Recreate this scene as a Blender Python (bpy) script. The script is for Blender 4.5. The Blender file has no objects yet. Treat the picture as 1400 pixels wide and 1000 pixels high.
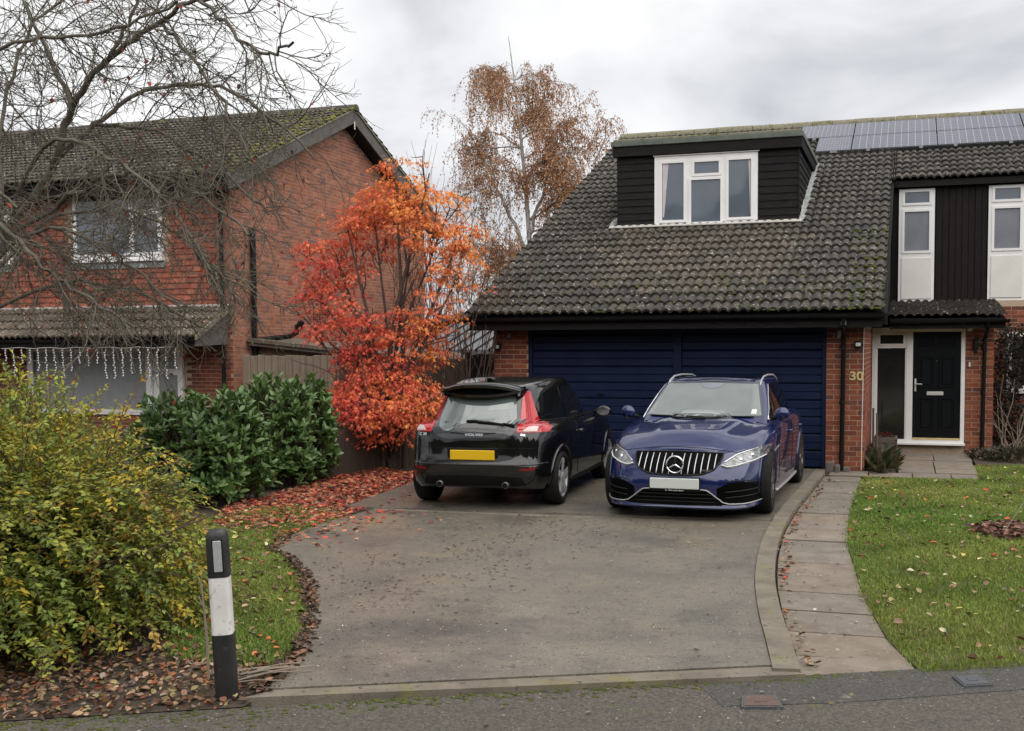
import bpy, bmesh, math, random
import numpy as np
from mathutils import Vector, Matrix
from mathutils.bvhtree import BVHTree

SC = bpy.context.scene
COL = SC.collection
rng = np.random.default_rng(30)
random.seed(30)

# ------------------------------------------------------------------ camera
# X runs along the house front, Y into the plot, Z up; the driveway is z = 0.
F_PX, CX, CY = 1520.0, 760.0, 560.0
YAW, ROLL, PITCH, EYE = math.radians(17.5), math.atan(-0.005), math.radians(3.306), 1.85
fw = Vector((-math.sin(YAW) * math.cos(PITCH), math.cos(YAW) * math.cos(PITCH), -math.sin(PITCH)))
rt0 = Vector((math.cos(YAW), math.sin(YAW), 0))
up0 = rt0.cross(fw)
rt = rt0 * math.cos(ROLL) + up0 * math.sin(ROLL)
up = up0 * math.cos(ROLL) - rt0 * math.sin(ROLL)
cd = bpy.data.cameras.new('camera')
cd.sensor_fit = 'HORIZONTAL'; cd.sensor_width = 36.0
cd.lens = F_PX / 1400 * 36
cd.shift_x = (700 - CX) / 1400
cd.shift_y = (CY - 500) / 1400
cd.clip_start = 0.05; cd.clip_end = 3000
cam = bpy.data.objects.new('camera', cd); COL.objects.link(cam)
cam.matrix_world = Matrix(((rt.x, up.x, -fw.x, 0), (rt.y, up.y, -fw.y, 0), (rt.z, up.z, -fw.z, EYE), (0, 0, 0, 1)))
SC.camera = cam
CAM = np.array([0, 0, EYE])

# ------------------------------------------------------------------ sky and sun (overcast)
SUN_EL, SUN_AZ = math.radians(52), math.radians(128)      # azimuth from +Y, clockwise
world = bpy.data.worlds.new('World'); SC.world = world; world.use_nodes = True
nt = world.node_tree; nt.nodes.clear()
def wn(t, **k):
    n = nt.nodes.new(t)
    for a, b in k.items(): setattr(n, a, b)
    return n
out = wn('ShaderNodeOutputWorld')
sky = wn('ShaderNodeTexSky', sky_type='NISHITA', sun_disc=False, sun_elevation=SUN_EL, sun_rotation=SUN_AZ)
bg1 = wn('ShaderNodeBackground'); bg1.inputs['Strength'].default_value = 0.07
nt.links.new(sky.outputs[0], bg1.inputs['Color'])
tc = wn('ShaderNodeTexCoord')
mp = wn('ShaderNodeMapping'); mp.inputs['Scale'].default_value = (1.0, 1.0, 1.9); mp.inputs['Location'].default_value = (5.3, 2.2, 0.7)
nt.links.new(tc.outputs['Generated'], mp.inputs['Vector'])
n1 = wn('ShaderNodeTexNoise'); n1.inputs['Scale'].default_value = 3.0; n1.inputs['Detail'].default_value = 5; n1.inputs['Roughness'].default_value = 0.5; n1.inputs['Distortion'].default_value = 0.35
nt.links.new(mp.outputs[0], n1.inputs['Vector'])
cr = wn('ShaderNodeValToRGB')
cr.color_ramp.elements[0].position = 0.36; cr.color_ramp.elements[0].color = (0.255, 0.26, 0.275, 1)
cr.color_ramp.elements[1].position = 0.62; cr.color_ramp.elements[1].color = (0.49, 0.49, 0.485, 1)
e = cr.color_ramp.elements.new(0.5); e.color = (0.405, 0.405, 0.415, 1)
nt.links.new(n1.outputs['Fac'], cr.inputs['Fac'])
bg2 = wn('ShaderNodeBackground'); bg2.inputs['Strength'].default_value = 1.0
nt.links.new(cr.outputs['Color'], bg2.inputs['Color'])
mx = wn('ShaderNodeMixShader'); mx.inputs['Fac'].default_value = 0.93
nt.links.new(bg1.outputs[0], mx.inputs[1]); nt.links.new(bg2.outputs[0], mx.inputs[2]); nt.links.new(mx.outputs[0], out.inputs['Surface'])
sl = bpy.data.lights.new('sun', 'SUN'); sl.energy = 1.5; sl.angle = math.radians(100); sl.color = (1.0, 0.96, 0.9)
sun = bpy.data.objects.new('sun', sl); COL.objects.link(sun)
sdir = Vector((math.sin(SUN_AZ) * math.cos(SUN_EL), math.cos(SUN_AZ) * math.cos(SUN_EL), math.sin(SUN_EL)))
sun.rotation_euler = sdir.to_track_quat('Z', 'Y').to_euler()
SC.view_settings.view_transform = 'Standard'; SC.view_settings.look = 'None'
SC.view_settings.exposure = 1.15; SC.view_settings.gamma = 1.0
SC.cycles.max_bounces = 6; SC.cycles.diffuse_bounces = 3; SC.cycles.glossy_bounces = 3
SC.cycles.transparent_max_bounces = 8; SC.cycles.caustics_reflective = False; SC.cycles.caustics_refractive = False
SC.cycles.use_denoising = True

# ------------------------------------------------------------------ materials
MATS = {}
def pm(name, c1, c2=None, scale=6.0, rough=0.7, bump=0.0, bscale=60.0, metal=0.0, coat=0.0, spec=0.5, vary=None,
       attr=None, trans=0.0, stretch=None, spots=None, emit=None, detail=6.0, bdist=0.01, rvar=0.0):
    """noise mix of two colours; vary = list of colours picked per piece; attr = colour attribute used as base"""
    m = bpy.data.materials.new(name); m.use_nodes = True; t = m.node_tree; b = t.nodes['Principled BSDF']
    N = lambda ty: t.nodes.new(ty); L = t.links.new
    b.inputs['Roughness'].default_value = rough; b.inputs['Metallic'].default_value = metal
    b.inputs['Coat Weight'].default_value = coat; b.inputs['Coat Roughness'].default_value = 0.05 if name == 'paint_black' else 0.04
    b.inputs['Specular IOR Level'].default_value = spec
    if name.startswith(('paint_', 'car_glass_screen')): b.inputs['Coat IOR'].default_value = 1.6
    co = N('ShaderNodeTexCoord'); vec = co.outputs['Object']
    geo = N('ShaderNodeNewGeometry'); vec = geo.outputs['Position']
    if stretch:
        mpn = N('ShaderNodeMapping'); mpn.inputs['Scale'].default_value = stretch; L(vec, mpn.inputs['Vector']); vec = mpn.outputs[0]
    ns = N('ShaderNodeTexNoise'); ns.inputs['Scale'].default_value = scale; ns.inputs['Detail'].default_value = detail; ns.inputs['Roughness'].default_value = 0.6
    L(vec, ns.inputs['Vector'])
    rp = N('ShaderNodeMapRange'); rp.inputs['From Min'].default_value = 0.32; rp.inputs['From Max'].default_value = 0.68; L(ns.outputs['Fac'], rp.inputs['Value'])
    if attr:
        at = N('ShaderNodeAttribute'); at.attribute_name = attr; base = at.outputs['Color']
    elif vary:
        oi = N('ShaderNodeObjectInfo'); at = N('ShaderNodeAttribute'); at.attribute_name = 'rnd'
        ad = N('ShaderNodeMath'); ad.operation = 'ADD'; L(oi.outputs['Random'], ad.inputs[0]); L(at.outputs['Fac'], ad.inputs[1])
        fr = N('ShaderNodeMath'); fr.operation = 'FRACT'; L(ad.outputs[0], fr.inputs[0])
        rm = N('ShaderNodeValToRGB'); rm.color_ramp.interpolation = 'LINEAR'
        for i, c in enumerate(vary):
            p = i / (len(vary) - 1)
            e = rm.color_ramp.elements[i] if i < 2 and False else (rm.color_ramp.elements[0] if i == 0 else rm.color_ramp.elements.new(min(p, 0.999)))
            e.color = (*c, 1)
            if i == 0: e.position = 0
        rm.color_ramp.elements[-1].color = (*vary[-1], 1)
        L(fr.outputs[0], rm.inputs['Fac']); base = rm.outputs['Color']
    else:
        rgb = N('ShaderNodeRGB'); rgb.outputs[0].default_value = (*c1, 1); base = rgb.outputs[0]
    col = base
    if c2 is not None:
        mxn = N('ShaderNodeMix'); mxn.data_type = 'RGBA'; L(rp.outputs[0], mxn.inputs['Factor']); L(base, mxn.inputs['A']); mxn.inputs['B'].default_value = (*c2, 1)
        if vary or attr: mxn.blend_type = 'MULTIPLY'
        col = mxn.outputs['Result']
    for sp in (spots or []):            # (colour, scale, threshold, softness[, stretch])
        n2 = N('ShaderNodeTexNoise'); n2.inputs['Scale'].default_value = sp[1]; n2.inputs['Detail'].default_value = 5; n2.inputs['Roughness'].default_value = 0.65
        if len(sp) > 4:
            mq = N('ShaderNodeMapping'); mq.inputs['Scale'].default_value = sp[4]; L(geo.outputs['Position'], mq.inputs['Vector']); L(mq.outputs[0], n2.inputs['Vector'])
        else: L(geo.outputs['Position'], n2.inputs['Vector'])
        mr = N('ShaderNodeMapRange'); mr.inputs['From Min'].default_value = sp[2]; mr.inputs['From Max'].default_value = sp[2] + sp[3]; L(n2.outputs['Fac'], mr.inputs['Value'])
        mz = N('ShaderNodeMix'); mz.data_type = 'RGBA'; L(mr.outputs[0], mz.inputs['Factor']); L(col, mz.inputs['A']); mz.inputs['B'].default_value = (*sp[0], 1)
        col = mz.outputs['Result']
    L(col, b.inputs['Base Color'])
    if rvar:
        rr = N('ShaderNodeMapRange'); rr.inputs['To Min'].default_value = rough - rvar; rr.inputs['To Max'].default_value = rough + rvar
        L(rp.outputs[0], rr.inputs['Value']); L(rr.outputs[0], b.inputs['Roughness'])
    if bump:
        nb = N('ShaderNodeTexNoise'); nb.inputs['Scale'].default_value = bscale; nb.inputs['Detail'].default_value = 4; L(vec, nb.inputs['Vector'])
        bp = N('ShaderNodeBump'); bp.inputs['Strength'].default_value = bump; bp.inputs['Distance'].default_value = bdist
        L(nb.outputs['Fac'], bp.inputs['Height']); L(bp.outputs[0], b.inputs['Normal'])
    if trans:
        tr = N('ShaderNodeBsdfTranslucent'); L(col, tr.inputs['Color']); ms = N('ShaderNodeMixShader'); ms.inputs['Fac'].default_value = trans
        o = t.nodes['Material Output']; L(b.outputs[0], ms.inputs[1]); L(tr.outputs[0], ms.inputs[2]); L(ms.outputs[0], o.inputs['Surface'])
    if emit:
        b.inputs['Emission Color'].default_value = (*emit[0], 1); b.inputs['Emission Strength'].default_value = emit[1]
    MATS[name] = m
    return m

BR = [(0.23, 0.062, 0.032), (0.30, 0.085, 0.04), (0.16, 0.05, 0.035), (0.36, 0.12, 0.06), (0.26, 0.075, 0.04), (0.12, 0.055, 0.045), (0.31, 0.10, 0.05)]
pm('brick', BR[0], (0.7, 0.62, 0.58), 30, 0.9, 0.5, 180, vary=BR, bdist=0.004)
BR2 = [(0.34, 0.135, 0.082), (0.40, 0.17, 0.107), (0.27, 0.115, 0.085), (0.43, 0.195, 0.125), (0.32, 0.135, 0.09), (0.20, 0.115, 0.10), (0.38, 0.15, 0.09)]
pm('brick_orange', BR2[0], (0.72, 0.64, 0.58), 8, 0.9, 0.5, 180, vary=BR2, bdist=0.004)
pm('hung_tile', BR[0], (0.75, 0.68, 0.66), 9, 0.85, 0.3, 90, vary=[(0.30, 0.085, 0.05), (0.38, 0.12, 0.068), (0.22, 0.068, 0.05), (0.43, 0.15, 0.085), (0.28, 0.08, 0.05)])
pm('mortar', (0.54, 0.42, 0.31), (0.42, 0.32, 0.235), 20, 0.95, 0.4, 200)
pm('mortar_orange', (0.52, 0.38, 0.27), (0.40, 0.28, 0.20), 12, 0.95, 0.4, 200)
LICH = ((0.36, 0.34, 0.285), 15.0, 0.605, 0.03)
RT = [(0.045, 0.040, 0.034), (0.062, 0.054, 0.044), (0.030, 0.027, 0.025), (0.080, 0.067, 0.053), (0.050, 0.044, 0.038), (0.035, 0.030, 0.026)]
pm('roof_tile', RT[0], (0.55, 0.53, 0.5), 5, 0.78, 0.6, 120, vary=RT, spots=[LICH, ((0.10, 0.105, 0.035), 7.0, 0.65, 0.06)], bdist=0.006)
RT2 = [(0.075, 0.068, 0.055), (0.10, 0.088, 0.066), (0.06, 0.055, 0.048), (0.115, 0.10, 0.078)]
pm('roof_tile_worn', RT[0], (0.55, 0.52, 0.48), 5, 0.78, 0.6, 120, vary=[(0.078, 0.063, 0.048), (0.10, 0.081, 0.061), (0.062, 0.052, 0.041), (0.09, 0.075, 0.058)], spots=[LICH], bdist=0.006)
pm('roof_tile_mossy', RT2[0], (0.55, 0.53, 0.5), 5, 0.85, 0.6, 120, vary=RT2, spots=[LICH, ((0.13, 0.135, 0.03), 3.2, 0.60, 0.10)], bdist=0.006)
pm('roof_tile_brown', RT2[0], (0.6, 0.56, 0.52), 5, 0.8, 0.6, 120, vary=[(0.12, 0.095, 0.07), (0.15, 0.118, 0.085), (0.09, 0.075, 0.06), (0.17, 0.14, 0.105)], spots=[LICH])
pm('moss', (0.13, 0.15, 0.02), (0.06, 0.075, 0.018), 40, 0.95, 1.0, 220)
pm('black_board', (0.009, 0.0078, 0.0083), (0.022, 0.0195, 0.019), 9, 0.65, 0.5, 55, stretch=(1, 1, 6), spec=0.14)
pm('black_board_upright', (0.009, 0.007, 0.0074), (0.022, 0.018, 0.017), 9, 0.65, 0.5, 55, stretch=(6, 6, 0.5), spec=0.14)
pm('black_paint', (0.012, 0.012, 0.013), (0.02, 0.02, 0.021), 12, 0.42, 0.15, 40)
pm('black_plastic', (0.007, 0.007, 0.0075), (0.012, 0.012, 0.012), 20, 0.35, spec=0.25)
pm('barge_grey', (0.075, 0.065, 0.062), (0.12, 0.11, 0.10), 6, 0.75, 0.2, 40)
pm('lead', (0.16, 0.18, 0.17), (0.30, 0.31, 0.30), 14, 0.6, 0.5, 40, spots=[((0.62, 0.62, 0.6), 20, 0.56, 0.06)])
pm('mortar_white', (0.62, 0.60, 0.56), (0.42, 0.41, 0.38), 14, 0.9, 0.5, 60)
pm('felt_green', (0.085, 0.105, 0.095), (0.14, 0.155, 0.13), 9, 0.85, 0.4, 60)
pm('gravel_felt', (0.17, 0.155, 0.10), (0.27, 0.25, 0.19), 45, 0.95, 0.9, 150, spots=[((0.10, 0.115, 0.03), 12, 0.55, 0.06)])
pm('upvc', (0.86, 0.85, 0.84), (0.80, 0.79, 0.78), 4, 0.32)
pm('upvc_cream', (0.80, 0.78, 0.74), (0.72, 0.70, 0.66), 3, 0.4)
pm('glass_dark', (0.012, 0.014, 0.016), None, rough=0.03, spec=0.9)
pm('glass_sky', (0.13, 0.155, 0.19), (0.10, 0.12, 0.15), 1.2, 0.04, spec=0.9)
pm('glass_front', (0.028, 0.027, 0.026), (0.018, 0.018, 0.018), 2, 0.05, spec=0.7)
pm('blind', (0.21, 0.22, 0.25), (0.17, 0.18, 0.21), 3, 0.5)
pm('curtain', (0.62, 0.55, 0.57), (0.5, 0.45, 0.48), 5, 0.9)
pm('net_curtain', (0.30, 0.31, 0.32), (0.24, 0.25, 0.26), 2.5, 0.25, stretch=(6, 6, 0.6))
pm('garage_blue', (0.006, 0.012, 0.040), (0.008, 0.016, 0.052), 3, 0.45, 0.12, 30, rvar=0.06, spec=0.22)
pm('door_black', (0.005, 0.0065, 0.009), None, rough=0.3, spec=0.25)
pm('gold', (0.78, 0.62, 0.30), (0.70, 0.54, 0.24), 10, 0.35, metal=0.25)
pm('plate_metal', (0.72, 0.72, 0.72), None, rough=0.3, metal=0.35)
pm('chrome', (0.75, 0.76, 0.78), None, rough=0.12, metal=1.0)
pm('steel_grey', (0.30, 0.31, 0.32), (0.24, 0.25, 0.26), 10, 0.4, metal=0.6)
pm('wood_pale', (0.26, 0.205, 0.15), (0.17, 0.13, 0.095), 5, 0.85, 0.4, 40, stretch=(5, 5, 0.5))
pm('wood_dark', (0.045, 0.033, 0.026), (0.075, 0.055, 0.042), 5, 0.85, 0.4, 40, stretch=(5, 5, 0.5))
pm('wood_grey', (0.16, 0.135, 0.11), (0.10, 0.082, 0.068), 7, 0.9, 0.5, 50, stretch=(0.6, 5, 5))
pm('concrete', (0.235, 0.204, 0.160), (0.122, 0.107, 0.088), 1.3, 0.34, 0.7, 55, bdist=0.008, rvar=0.14, detail=11,
   spots=[((0.085, 0.076, 0.067), 0.55, 0.51, 0.16), ((0.25, 0.205, 0.125), 0.8, 0.58, 0.14), ((0.095, 0.085, 0.072), 9, 0.58, 0.10), ((0.070, 0.060, 0.05), 34, 0.60, 0.05), ((0.36, 0.33, 0.28), 48, 0.63, 0.04), ((0.06, 0.05, 0.045), 4.5, 0.67, 0.04, (1, 0.35, 1))])
pm('concrete_edge', (0.225, 0.193, 0.148), (0.13, 0.108, 0.08), 4, 0.8, 0.5, 110, spots=[((0.19, 0.17, 0.07), 3, 0.57, 0.09), ((0.06, 0.05, 0.04), 18, 0.6, 0.07)])
pm('slab', (0.18, 0.15, 0.125), (0.7, 0.66, 0.62), 5, 0.75, 0.5, 110, vary=[(0.225, 0.195, 0.158), (0.25, 0.212, 0.168), (0.195, 0.174, 0.146), (0.245, 0.20, 0.153), (0.21, 0.19, 0.16)], spots=[((0.34, 0.31, 0.26), 30, 0.63, 0.04), ((0.08, 0.068, 0.055), 9, 0.60, 0.1)])
pm('asphalt', (0.135, 0.115, 0.094), (0.048, 0.041, 0.034), 48, 0.72, 1.0, 60, bdist=0.02, spots=[((0.20, 0.172, 0.145), 75, 0.60, 0.05), ((0.045, 0.04, 0.035), 60, 0.62, 0.05), ((0.10, 0.105, 0.035), 1.6, 0.60, 0.14)], detail=4)
pm('asphalt_dark', (0.098, 0.091, 0.081), (0.040, 0.037, 0.033), 50, 0.65, 1.0, 60, bdist=0.02, spots=[((0.16, 0.145, 0.125), 70, 0.61, 0.05), ((0.20, 0.185, 0.15), 9, 0.64, 0.05)], detail=4)
pm('soil', (0.050, 0.036, 0.026), (0.095, 0.07, 0.048), 14, 0.95, 1.0, 60, bdist=0.03)
pm('lawn_soil', (0.075, 0.10, 0.02), (0.075, 0.070, 0.022), 7, 0.95, 0.8, 90, bdist=0.02)
pm('ground_green', (0.06, 0.075, 0.03), (0.05, 0.06, 0.03), 3, 0.95)
pm('unseen_treeline', (0.030, 0.036, 0.016), (0.060, 0.050, 0.026), 1.5, 0.95, 1.0, 8, bdist=0.3)
pm('leafcol', (0, 0, 0), attr='col', rough=0.5, trans=0.35, spec=0.35)
pm('leafcol_gloss', (0, 0, 0), attr='col', rough=0.33, trans=0.12, spec=0.5)
pm('laurel_leaf', (0, 0, 0), (0.6, 0.6, 0.5), 9, 0.30, trans=0.10, vary=[(0.12, 0.22, 0.065), (0.16, 0.27, 0.085), (0.085, 0.165, 0.05), (0.20, 0.31, 0.105), (0.125, 0.22, 0.07)])
pm('grasscol', (0, 0, 0), attr='col', rough=0.6, trans=0.25, spec=0.25)
pm('littercol', (0, 0, 0), attr='col', rough=0.7, spec=0.3)
pm('bark_dark', (0.088, 0.072, 0.058), (0.155, 0.138, 0.105), 8, 0.9, 0.7, 60, spots=[((0.13, 0.14, 0.085), 11, 0.56, 0.08)])
pm('bark_maple', (0.050, 0.034, 0.028), (0.085, 0.065, 0.05), 12, 0.85, 0.5, 60)
pm('bark_birch', (0.50, 0.48, 0.46), (0.20, 0.17, 0.15), 4, 0.85, 0.4, 30, spots=[((0.06, 0.05, 0.045), 5, 0.60, 0.06, (1, 1, 3))])
pm('twig_brown', (0.085, 0.050, 0.038), (0.12, 0.08, 0.06), 10, 0.85)
pm('twig_pale', (0.30, 0.25, 0.19), (0.20, 0.16, 0.12), 12, 0.85)
pm('bollard_black', (0.012, 0.0125, 0.014), (0.024, 0.024, 0.024), 8, 0.55, 0.15, 60, spots=[((0.07, 0.065, 0.055), 14, 0.60, 0.10), ((0.13, 0.12, 0.11), 40, 0.67, 0.03)])
pm('bollard_white', (0.78, 0.77, 0.75), (0.66, 0.64, 0.61), 7, 0.5, 0.1, 60, spots=[((0.42, 0.39, 0.33), 16, 0.60, 0.10), ((0.25, 0.22, 0.18), 45, 0.66, 0.03)])
pm('reflector', (0.42, 0.43, 0.44), (0.34, 0.35, 0.36), 60, 0.25, spec=0.8)
pm('light_string', (0.72, 0.72, 0.72), None, rough=0.5)
pm('iron_red', (0.17, 0.105, 0.085), (0.11, 0.075, 0.065), 30, 0.7, 0.6, 160, metal=0.2)
pm('iron_grey', (0.115, 0.125, 0.135), (0.085, 0.09, 0.095), 30, 0.6, 0.6, 160, metal=0.3)
pm('stone_block', (0.10, 0.08, 0.075), (0.15, 0.125, 0.115), 12, 0.85, 0.5, 70)
pm('far_roof', (0.13, 0.105, 0.09), (0.09, 0.075, 0.065), 6, 0.9)
pm('paint_black', (0.003, 0.0031, 0.0034), (0.004, 0.004, 0.004), 3, 0.30, coat=1.0, spec=0.08)
pm('paint_blue', (0.003, 0.0115, 0.088), (0.0025, 0.009, 0.07), 500, 0.35, coat=1.0, spec=0.2, metal=0.2)
pm('trim_black', (0.005, 0.005, 0.0053), (0.009, 0.009, 0.009), 30, 0.5, spec=0.18)
pm('tyre', (0.009, 0.009, 0.0088), (0.016, 0.0155, 0.015), 20, 0.8, spec=0.2)
pm('rim_silver', (0.46, 0.46, 0.465), (0.36, 0.355, 0.35), 20, 0.38, metal=0.35)
pm('rim_dark', (0.16, 0.16, 0.165), (0.10, 0.10, 0.10), 20, 0.35, metal=0.8)
pm('lamp_red', (0.50, 0.006, 0.010), (0.40, 0.005, 0.008), 14, 0.12, coat=1.0, emit=None)
pm('lamp_red_dark', (0.16, 0.006, 0.008), None, rough=0.2)
pm('lamp_clear', (0.62, 0.50, 0.47), (0.48, 0.36, 0.34), 60, 0.15, coat=1.0)
pm('plate_yellow', (0.72, 0.45, 0.012), None, rough=0.35)
pm('plate_white', (0.58, 0.62, 0.59), None, rough=0.35)
pm('car_glass_rear', (0.125, 0.155, 0.148), (0.10, 0.125, 0.12), 3, 0.03, spec=1.0, coat=1.0)
pm('car_glass_screen', (0.16, 0.19, 0.175), (0.12, 0.145, 0.135), 2.4, 0.03, spec=1.0, coat=1.0)
pm('car_glass_side', (0.006, 0.007, 0.008), None, rough=0.03, spec=0.6)
pm('frit', (0.035, 0.037, 0.039), None, rough=0.08, coat=0.6)
pm('grille_black', (0.002, 0.002, 0.002), None, rough=0.6, spec=0.05)
pm('headlamp', (0.035, 0.037, 0.04), (0.34, 0.35, 0.355), 22, 0.10, coat=1.0, metal=0.35, stretch=(1, 1, 1.6))
pm('white_sticker', (0.75, 0.78, 0.76), None, rough=0.5)
pm('red_leaf', (0.35, 0.02, 0.02), (0.25, 0.015, 0.02), 20, 0.6)
def solar_mat():
    m = bpy.data.materials.new('solar_cell'); m.use_nodes = True; t = m.node_tree; b = t.nodes['Principled BSDF']
    L = t.links.new
    b.inputs['Roughness'].default_value = 0.25; b.inputs['Specular IOR Level'].default_value = 0.4; b.inputs['Coat Weight'].default_value = 0.25; b.inputs['Coat Roughness'].default_value = 0.05
    uv = t.nodes.new('ShaderNodeUVMap'); sp = t.nodes.new('ShaderNodeSeparateXYZ'); L(uv.outputs[0], sp.inputs[0])
    prev = None
    for ax, n, w in (('X', 12, 0.035), ('Y', 6, 0.02)):
        mu = t.nodes.new('ShaderNodeMath'); mu.operation = 'MULTIPLY'; mu.inputs[1].default_value = n; L(sp.outputs[ax], mu.inputs[0])
        fr = t.nodes.new('ShaderNodeMath'); fr.operation = 'FRACT'; L(mu.outputs[0], fr.inputs[0])
        ab = t.nodes.new('ShaderNodeMath'); ab.operation = 'SUBTRACT'; ab.inputs[1].default_value = 0.5; L(fr.outputs[0], ab.inputs[0])
        aa = t.nodes.new('ShaderNodeMath'); aa.operation = 'ABSOLUTE'; L(ab.outputs[0], aa.inputs[0])
        gt = t.nodes.new('ShaderNodeMath'); gt.operation = 'GREATER_THAN'; gt.inputs[1].default_value = 0.5 - w; L(aa.outputs[0], gt.inputs[0])
        if prev is None: prev = gt
        else:
            mxm = t.nodes.new('ShaderNodeMath'); mxm.operation = 'MAXIMUM'; L(prev.outputs[0], mxm.inputs[0]); L(gt.outputs[0], mxm.inputs[1]); prev = mxm
    mz = t.nodes.new('ShaderNodeMix'); mz.data_type = 'RGBA'; L(prev.outputs[0], mz.inputs['Factor'])
    mz.inputs['A'].default_value = (0.055, 0.058, 0.088, 1); mz.inputs['B'].default_value = (0.30, 0.31, 0.34, 1); L(mz.outputs['Result'], b.inputs['Base Color'])
    MATS['solar_cell'] = m
solar_mat()

# ------------------------------------------------------------------ building helpers
def tag(o, label=None, cat=None, group=None, kind=None):
    if label: o['label'] = label
    if cat: o['category'] = cat
    if group: o['group'] = group
    if kind: o['kind'] = kind
    return o
def thing(name, label, cat, loc=(0, 0, 0), group=None, rotz=0.0):
    o = bpy.data.objects.new(name, None); COL.objects.link(o); o.empty_display_size = 0.1
    o.location = loc; o.rotation_euler = (0, 0, rotz); tag(o, label, cat, group); return o
def world_of(p):
    w = p.matrix_parent_inverse @ p.matrix_basis
    return world_of(p.parent) @ w if p.parent else p.matrix_basis.copy()
def put(o, parent, local=False):
    """parent o; when not local the geometry is in world coordinates and stays there"""
    if parent is not None:
        o.parent = parent
        if not local: o.matrix_parent_inverse = world_of(parent).inverted()
    return o
def mesh_obj(name, V, F, mat, parent=None, smooth=False, local=False, sharp=None):
    me = bpy.data.meshes.new(name); me.from_pydata([tuple(map(float, v)) for v in V], [], [tuple(int(i) for i in f) for f in F])
    for m in (mat if isinstance(mat, (list, tuple)) else [mat]): me.materials.append(MATS[m])
    me.validate(); me.update()
    if smooth:
        me.polygons.foreach_set('use_smooth', [True] * len(me.polygons))
        if sharp: me.set_sharp_from_angle(angle=math.radians(sharp))
    o = bpy.data.objects.new(name, me); COL.objects.link(o); put(o, parent, local); return o
def big_obj(name, V, F, mat, parent=None, col=None, rnd=None, smooth=False, local=False):
    """V (n,3), F (m,k) numpy; col (n,3) colours; rnd (n,) floats"""
    V = np.asarray(V, np.float32); F = np.asarray(F, np.int32); me = bpy.data.meshes.new(name)
    me.vertices.add(len(V)); me.vertices.foreach_set('co', V.ravel())
    m, k = F.shape
    me.loops.add(m * k); me.loops.foreach_set('vertex_index', F.ravel())
    me.polygons.add(m); me.polygons.foreach_set('loop_start', np.arange(m, dtype=np.int32) * k)
    me.update(calc_edges=True)
    if col is not None:
        a = me.color_attributes.new('col', 'FLOAT_COLOR', 'POINT'); a.data.foreach_set('color', np.c_[col, np.ones(len(col))].astype(np.float32).ravel())
    if rnd is not None:
        a = me.attributes.new('rnd', 'FLOAT', 'POINT'); a.data.foreach_set('value', np.asarray(rnd, np.float32))
    me.polygons.foreach_set('use_smooth', np.full(m, bool(smooth)))
    me.materials.append(MATS[mat])
    o = bpy.data.objects.new(name, me); COL.objects.link(o); put(o, parent, local); return o
def apply_mods(o):
    dg = bpy.context.evaluated_depsgraph_get(); ev = o.evaluated_get(dg); me = bpy.data.meshes.new_from_object(ev); o.modifiers.clear(); o.data = me; return o
BOXF = [(0, 3, 2, 1), (4, 5, 6, 7), (0, 1, 5, 4), (1, 2, 6, 5), (2, 3, 7, 6), (3, 0, 4, 7)]
class MB:
    def __init__(s): s.V = []; s.F = []
    def add(s, V, F):
        n = len(s.V); s.V += [tuple(v) for v in V]; s.F += [tuple(i + n for i in f) for f in F]; return s
    def box(s, x0, x1, y0, y1, z0, z1):
        return s.add([(x0, y0, z0), (x1, y0, z0), (x1, y1, z0), (x0, y1, z0), (x0, y0, z1), (x1, y0, z1), (x1, y1, z1), (x0, y1, z1)], BOXF)
    def bevel_box(s, x0, x1, y0, y1, z0, z1, b=0.01):
        bm = bmesh.new(); bmesh.ops.create_cube(bm, size=1)
        bmesh.ops.scale(bm, vec=(x1 - x0, y1 - y0, z1 - z0), verts=bm.verts); bmesh.ops.translate(bm, vec=((x0 + x1) / 2, (y0 + y1) / 2, (z0 + z1) / 2), verts=bm.verts)
        bmesh.ops.bevel(bm, geom=bm.edges[:], offset=b, segments=1, affect='EDGES', profile=0.5); bm.verts.index_update()
        s.add([v.co[:] for v in bm.verts], [[v.index for v in f.verts] for f in bm.faces]); bm.free(); return s
    def prism(s, poly, axis, a, b):
        """extrude a 2D polygon along axis (0,1,2) from a to b; poly gives the other two coordinates in order"""
        def P(p, c): return [(c, p[0], p[1]), (p[0], c, p[1]), (p[0], p[1], c)][axis]
        n = len(poly); V = [P(p, a) for p in poly] + [P(p, b) for p in poly]
        F = [tuple(range(n))[::-1], tuple(range(n, 2 * n))] + [(i, (i + 1) % n, n + (i + 1) % n, n + i) for i in range(n)]
        return s.add(V, F)
    def tube(s, pts, r, k=6, cap=True):
        pts = [Vector(p) for p in pts]; n = len(pts); rr = r if hasattr(r, '__len__') else [r] * n
        V = []; F = []
        ref = None
        for i, p in enumerate(pts):
            d = (pts[min(i + 1, n - 1)] - pts[max(i - 1, 0)]).normalized()
            if ref is None: ref = d.orthogonal().normalized()
            ref = (ref - d * ref.dot(d)).normalized(); q = d.cross(ref)
            for j in range(k):
                a = 2 * math.pi * j / k; V.append(p + (ref * math.cos(a) + q * math.sin(a)) * rr[i])
        for i in range(n - 1):
            for j in range(k): F.append((i * k + j, i * k + (j + 1) % k, (i + 1) * k + (j + 1) % k, (i + 1) * k + j))
        if cap: F += [tuple(range(k))[::-1], tuple(range((n - 1) * k, n * k))]
        return s.add(V, F)
    def obj(s, name, mat, parent=None, smooth=False, local=False, sharp=None): return mesh_obj(name, s.V, s.F, mat, parent, smooth, local, sharp)
def boxo(name, mat, parent, *b, bev=0.0, local=False):
    m = MB(); (m.bevel_box(*b, b=bev) if bev else m.box(*b)); return m.obj(name, mat, parent, local=local)
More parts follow.
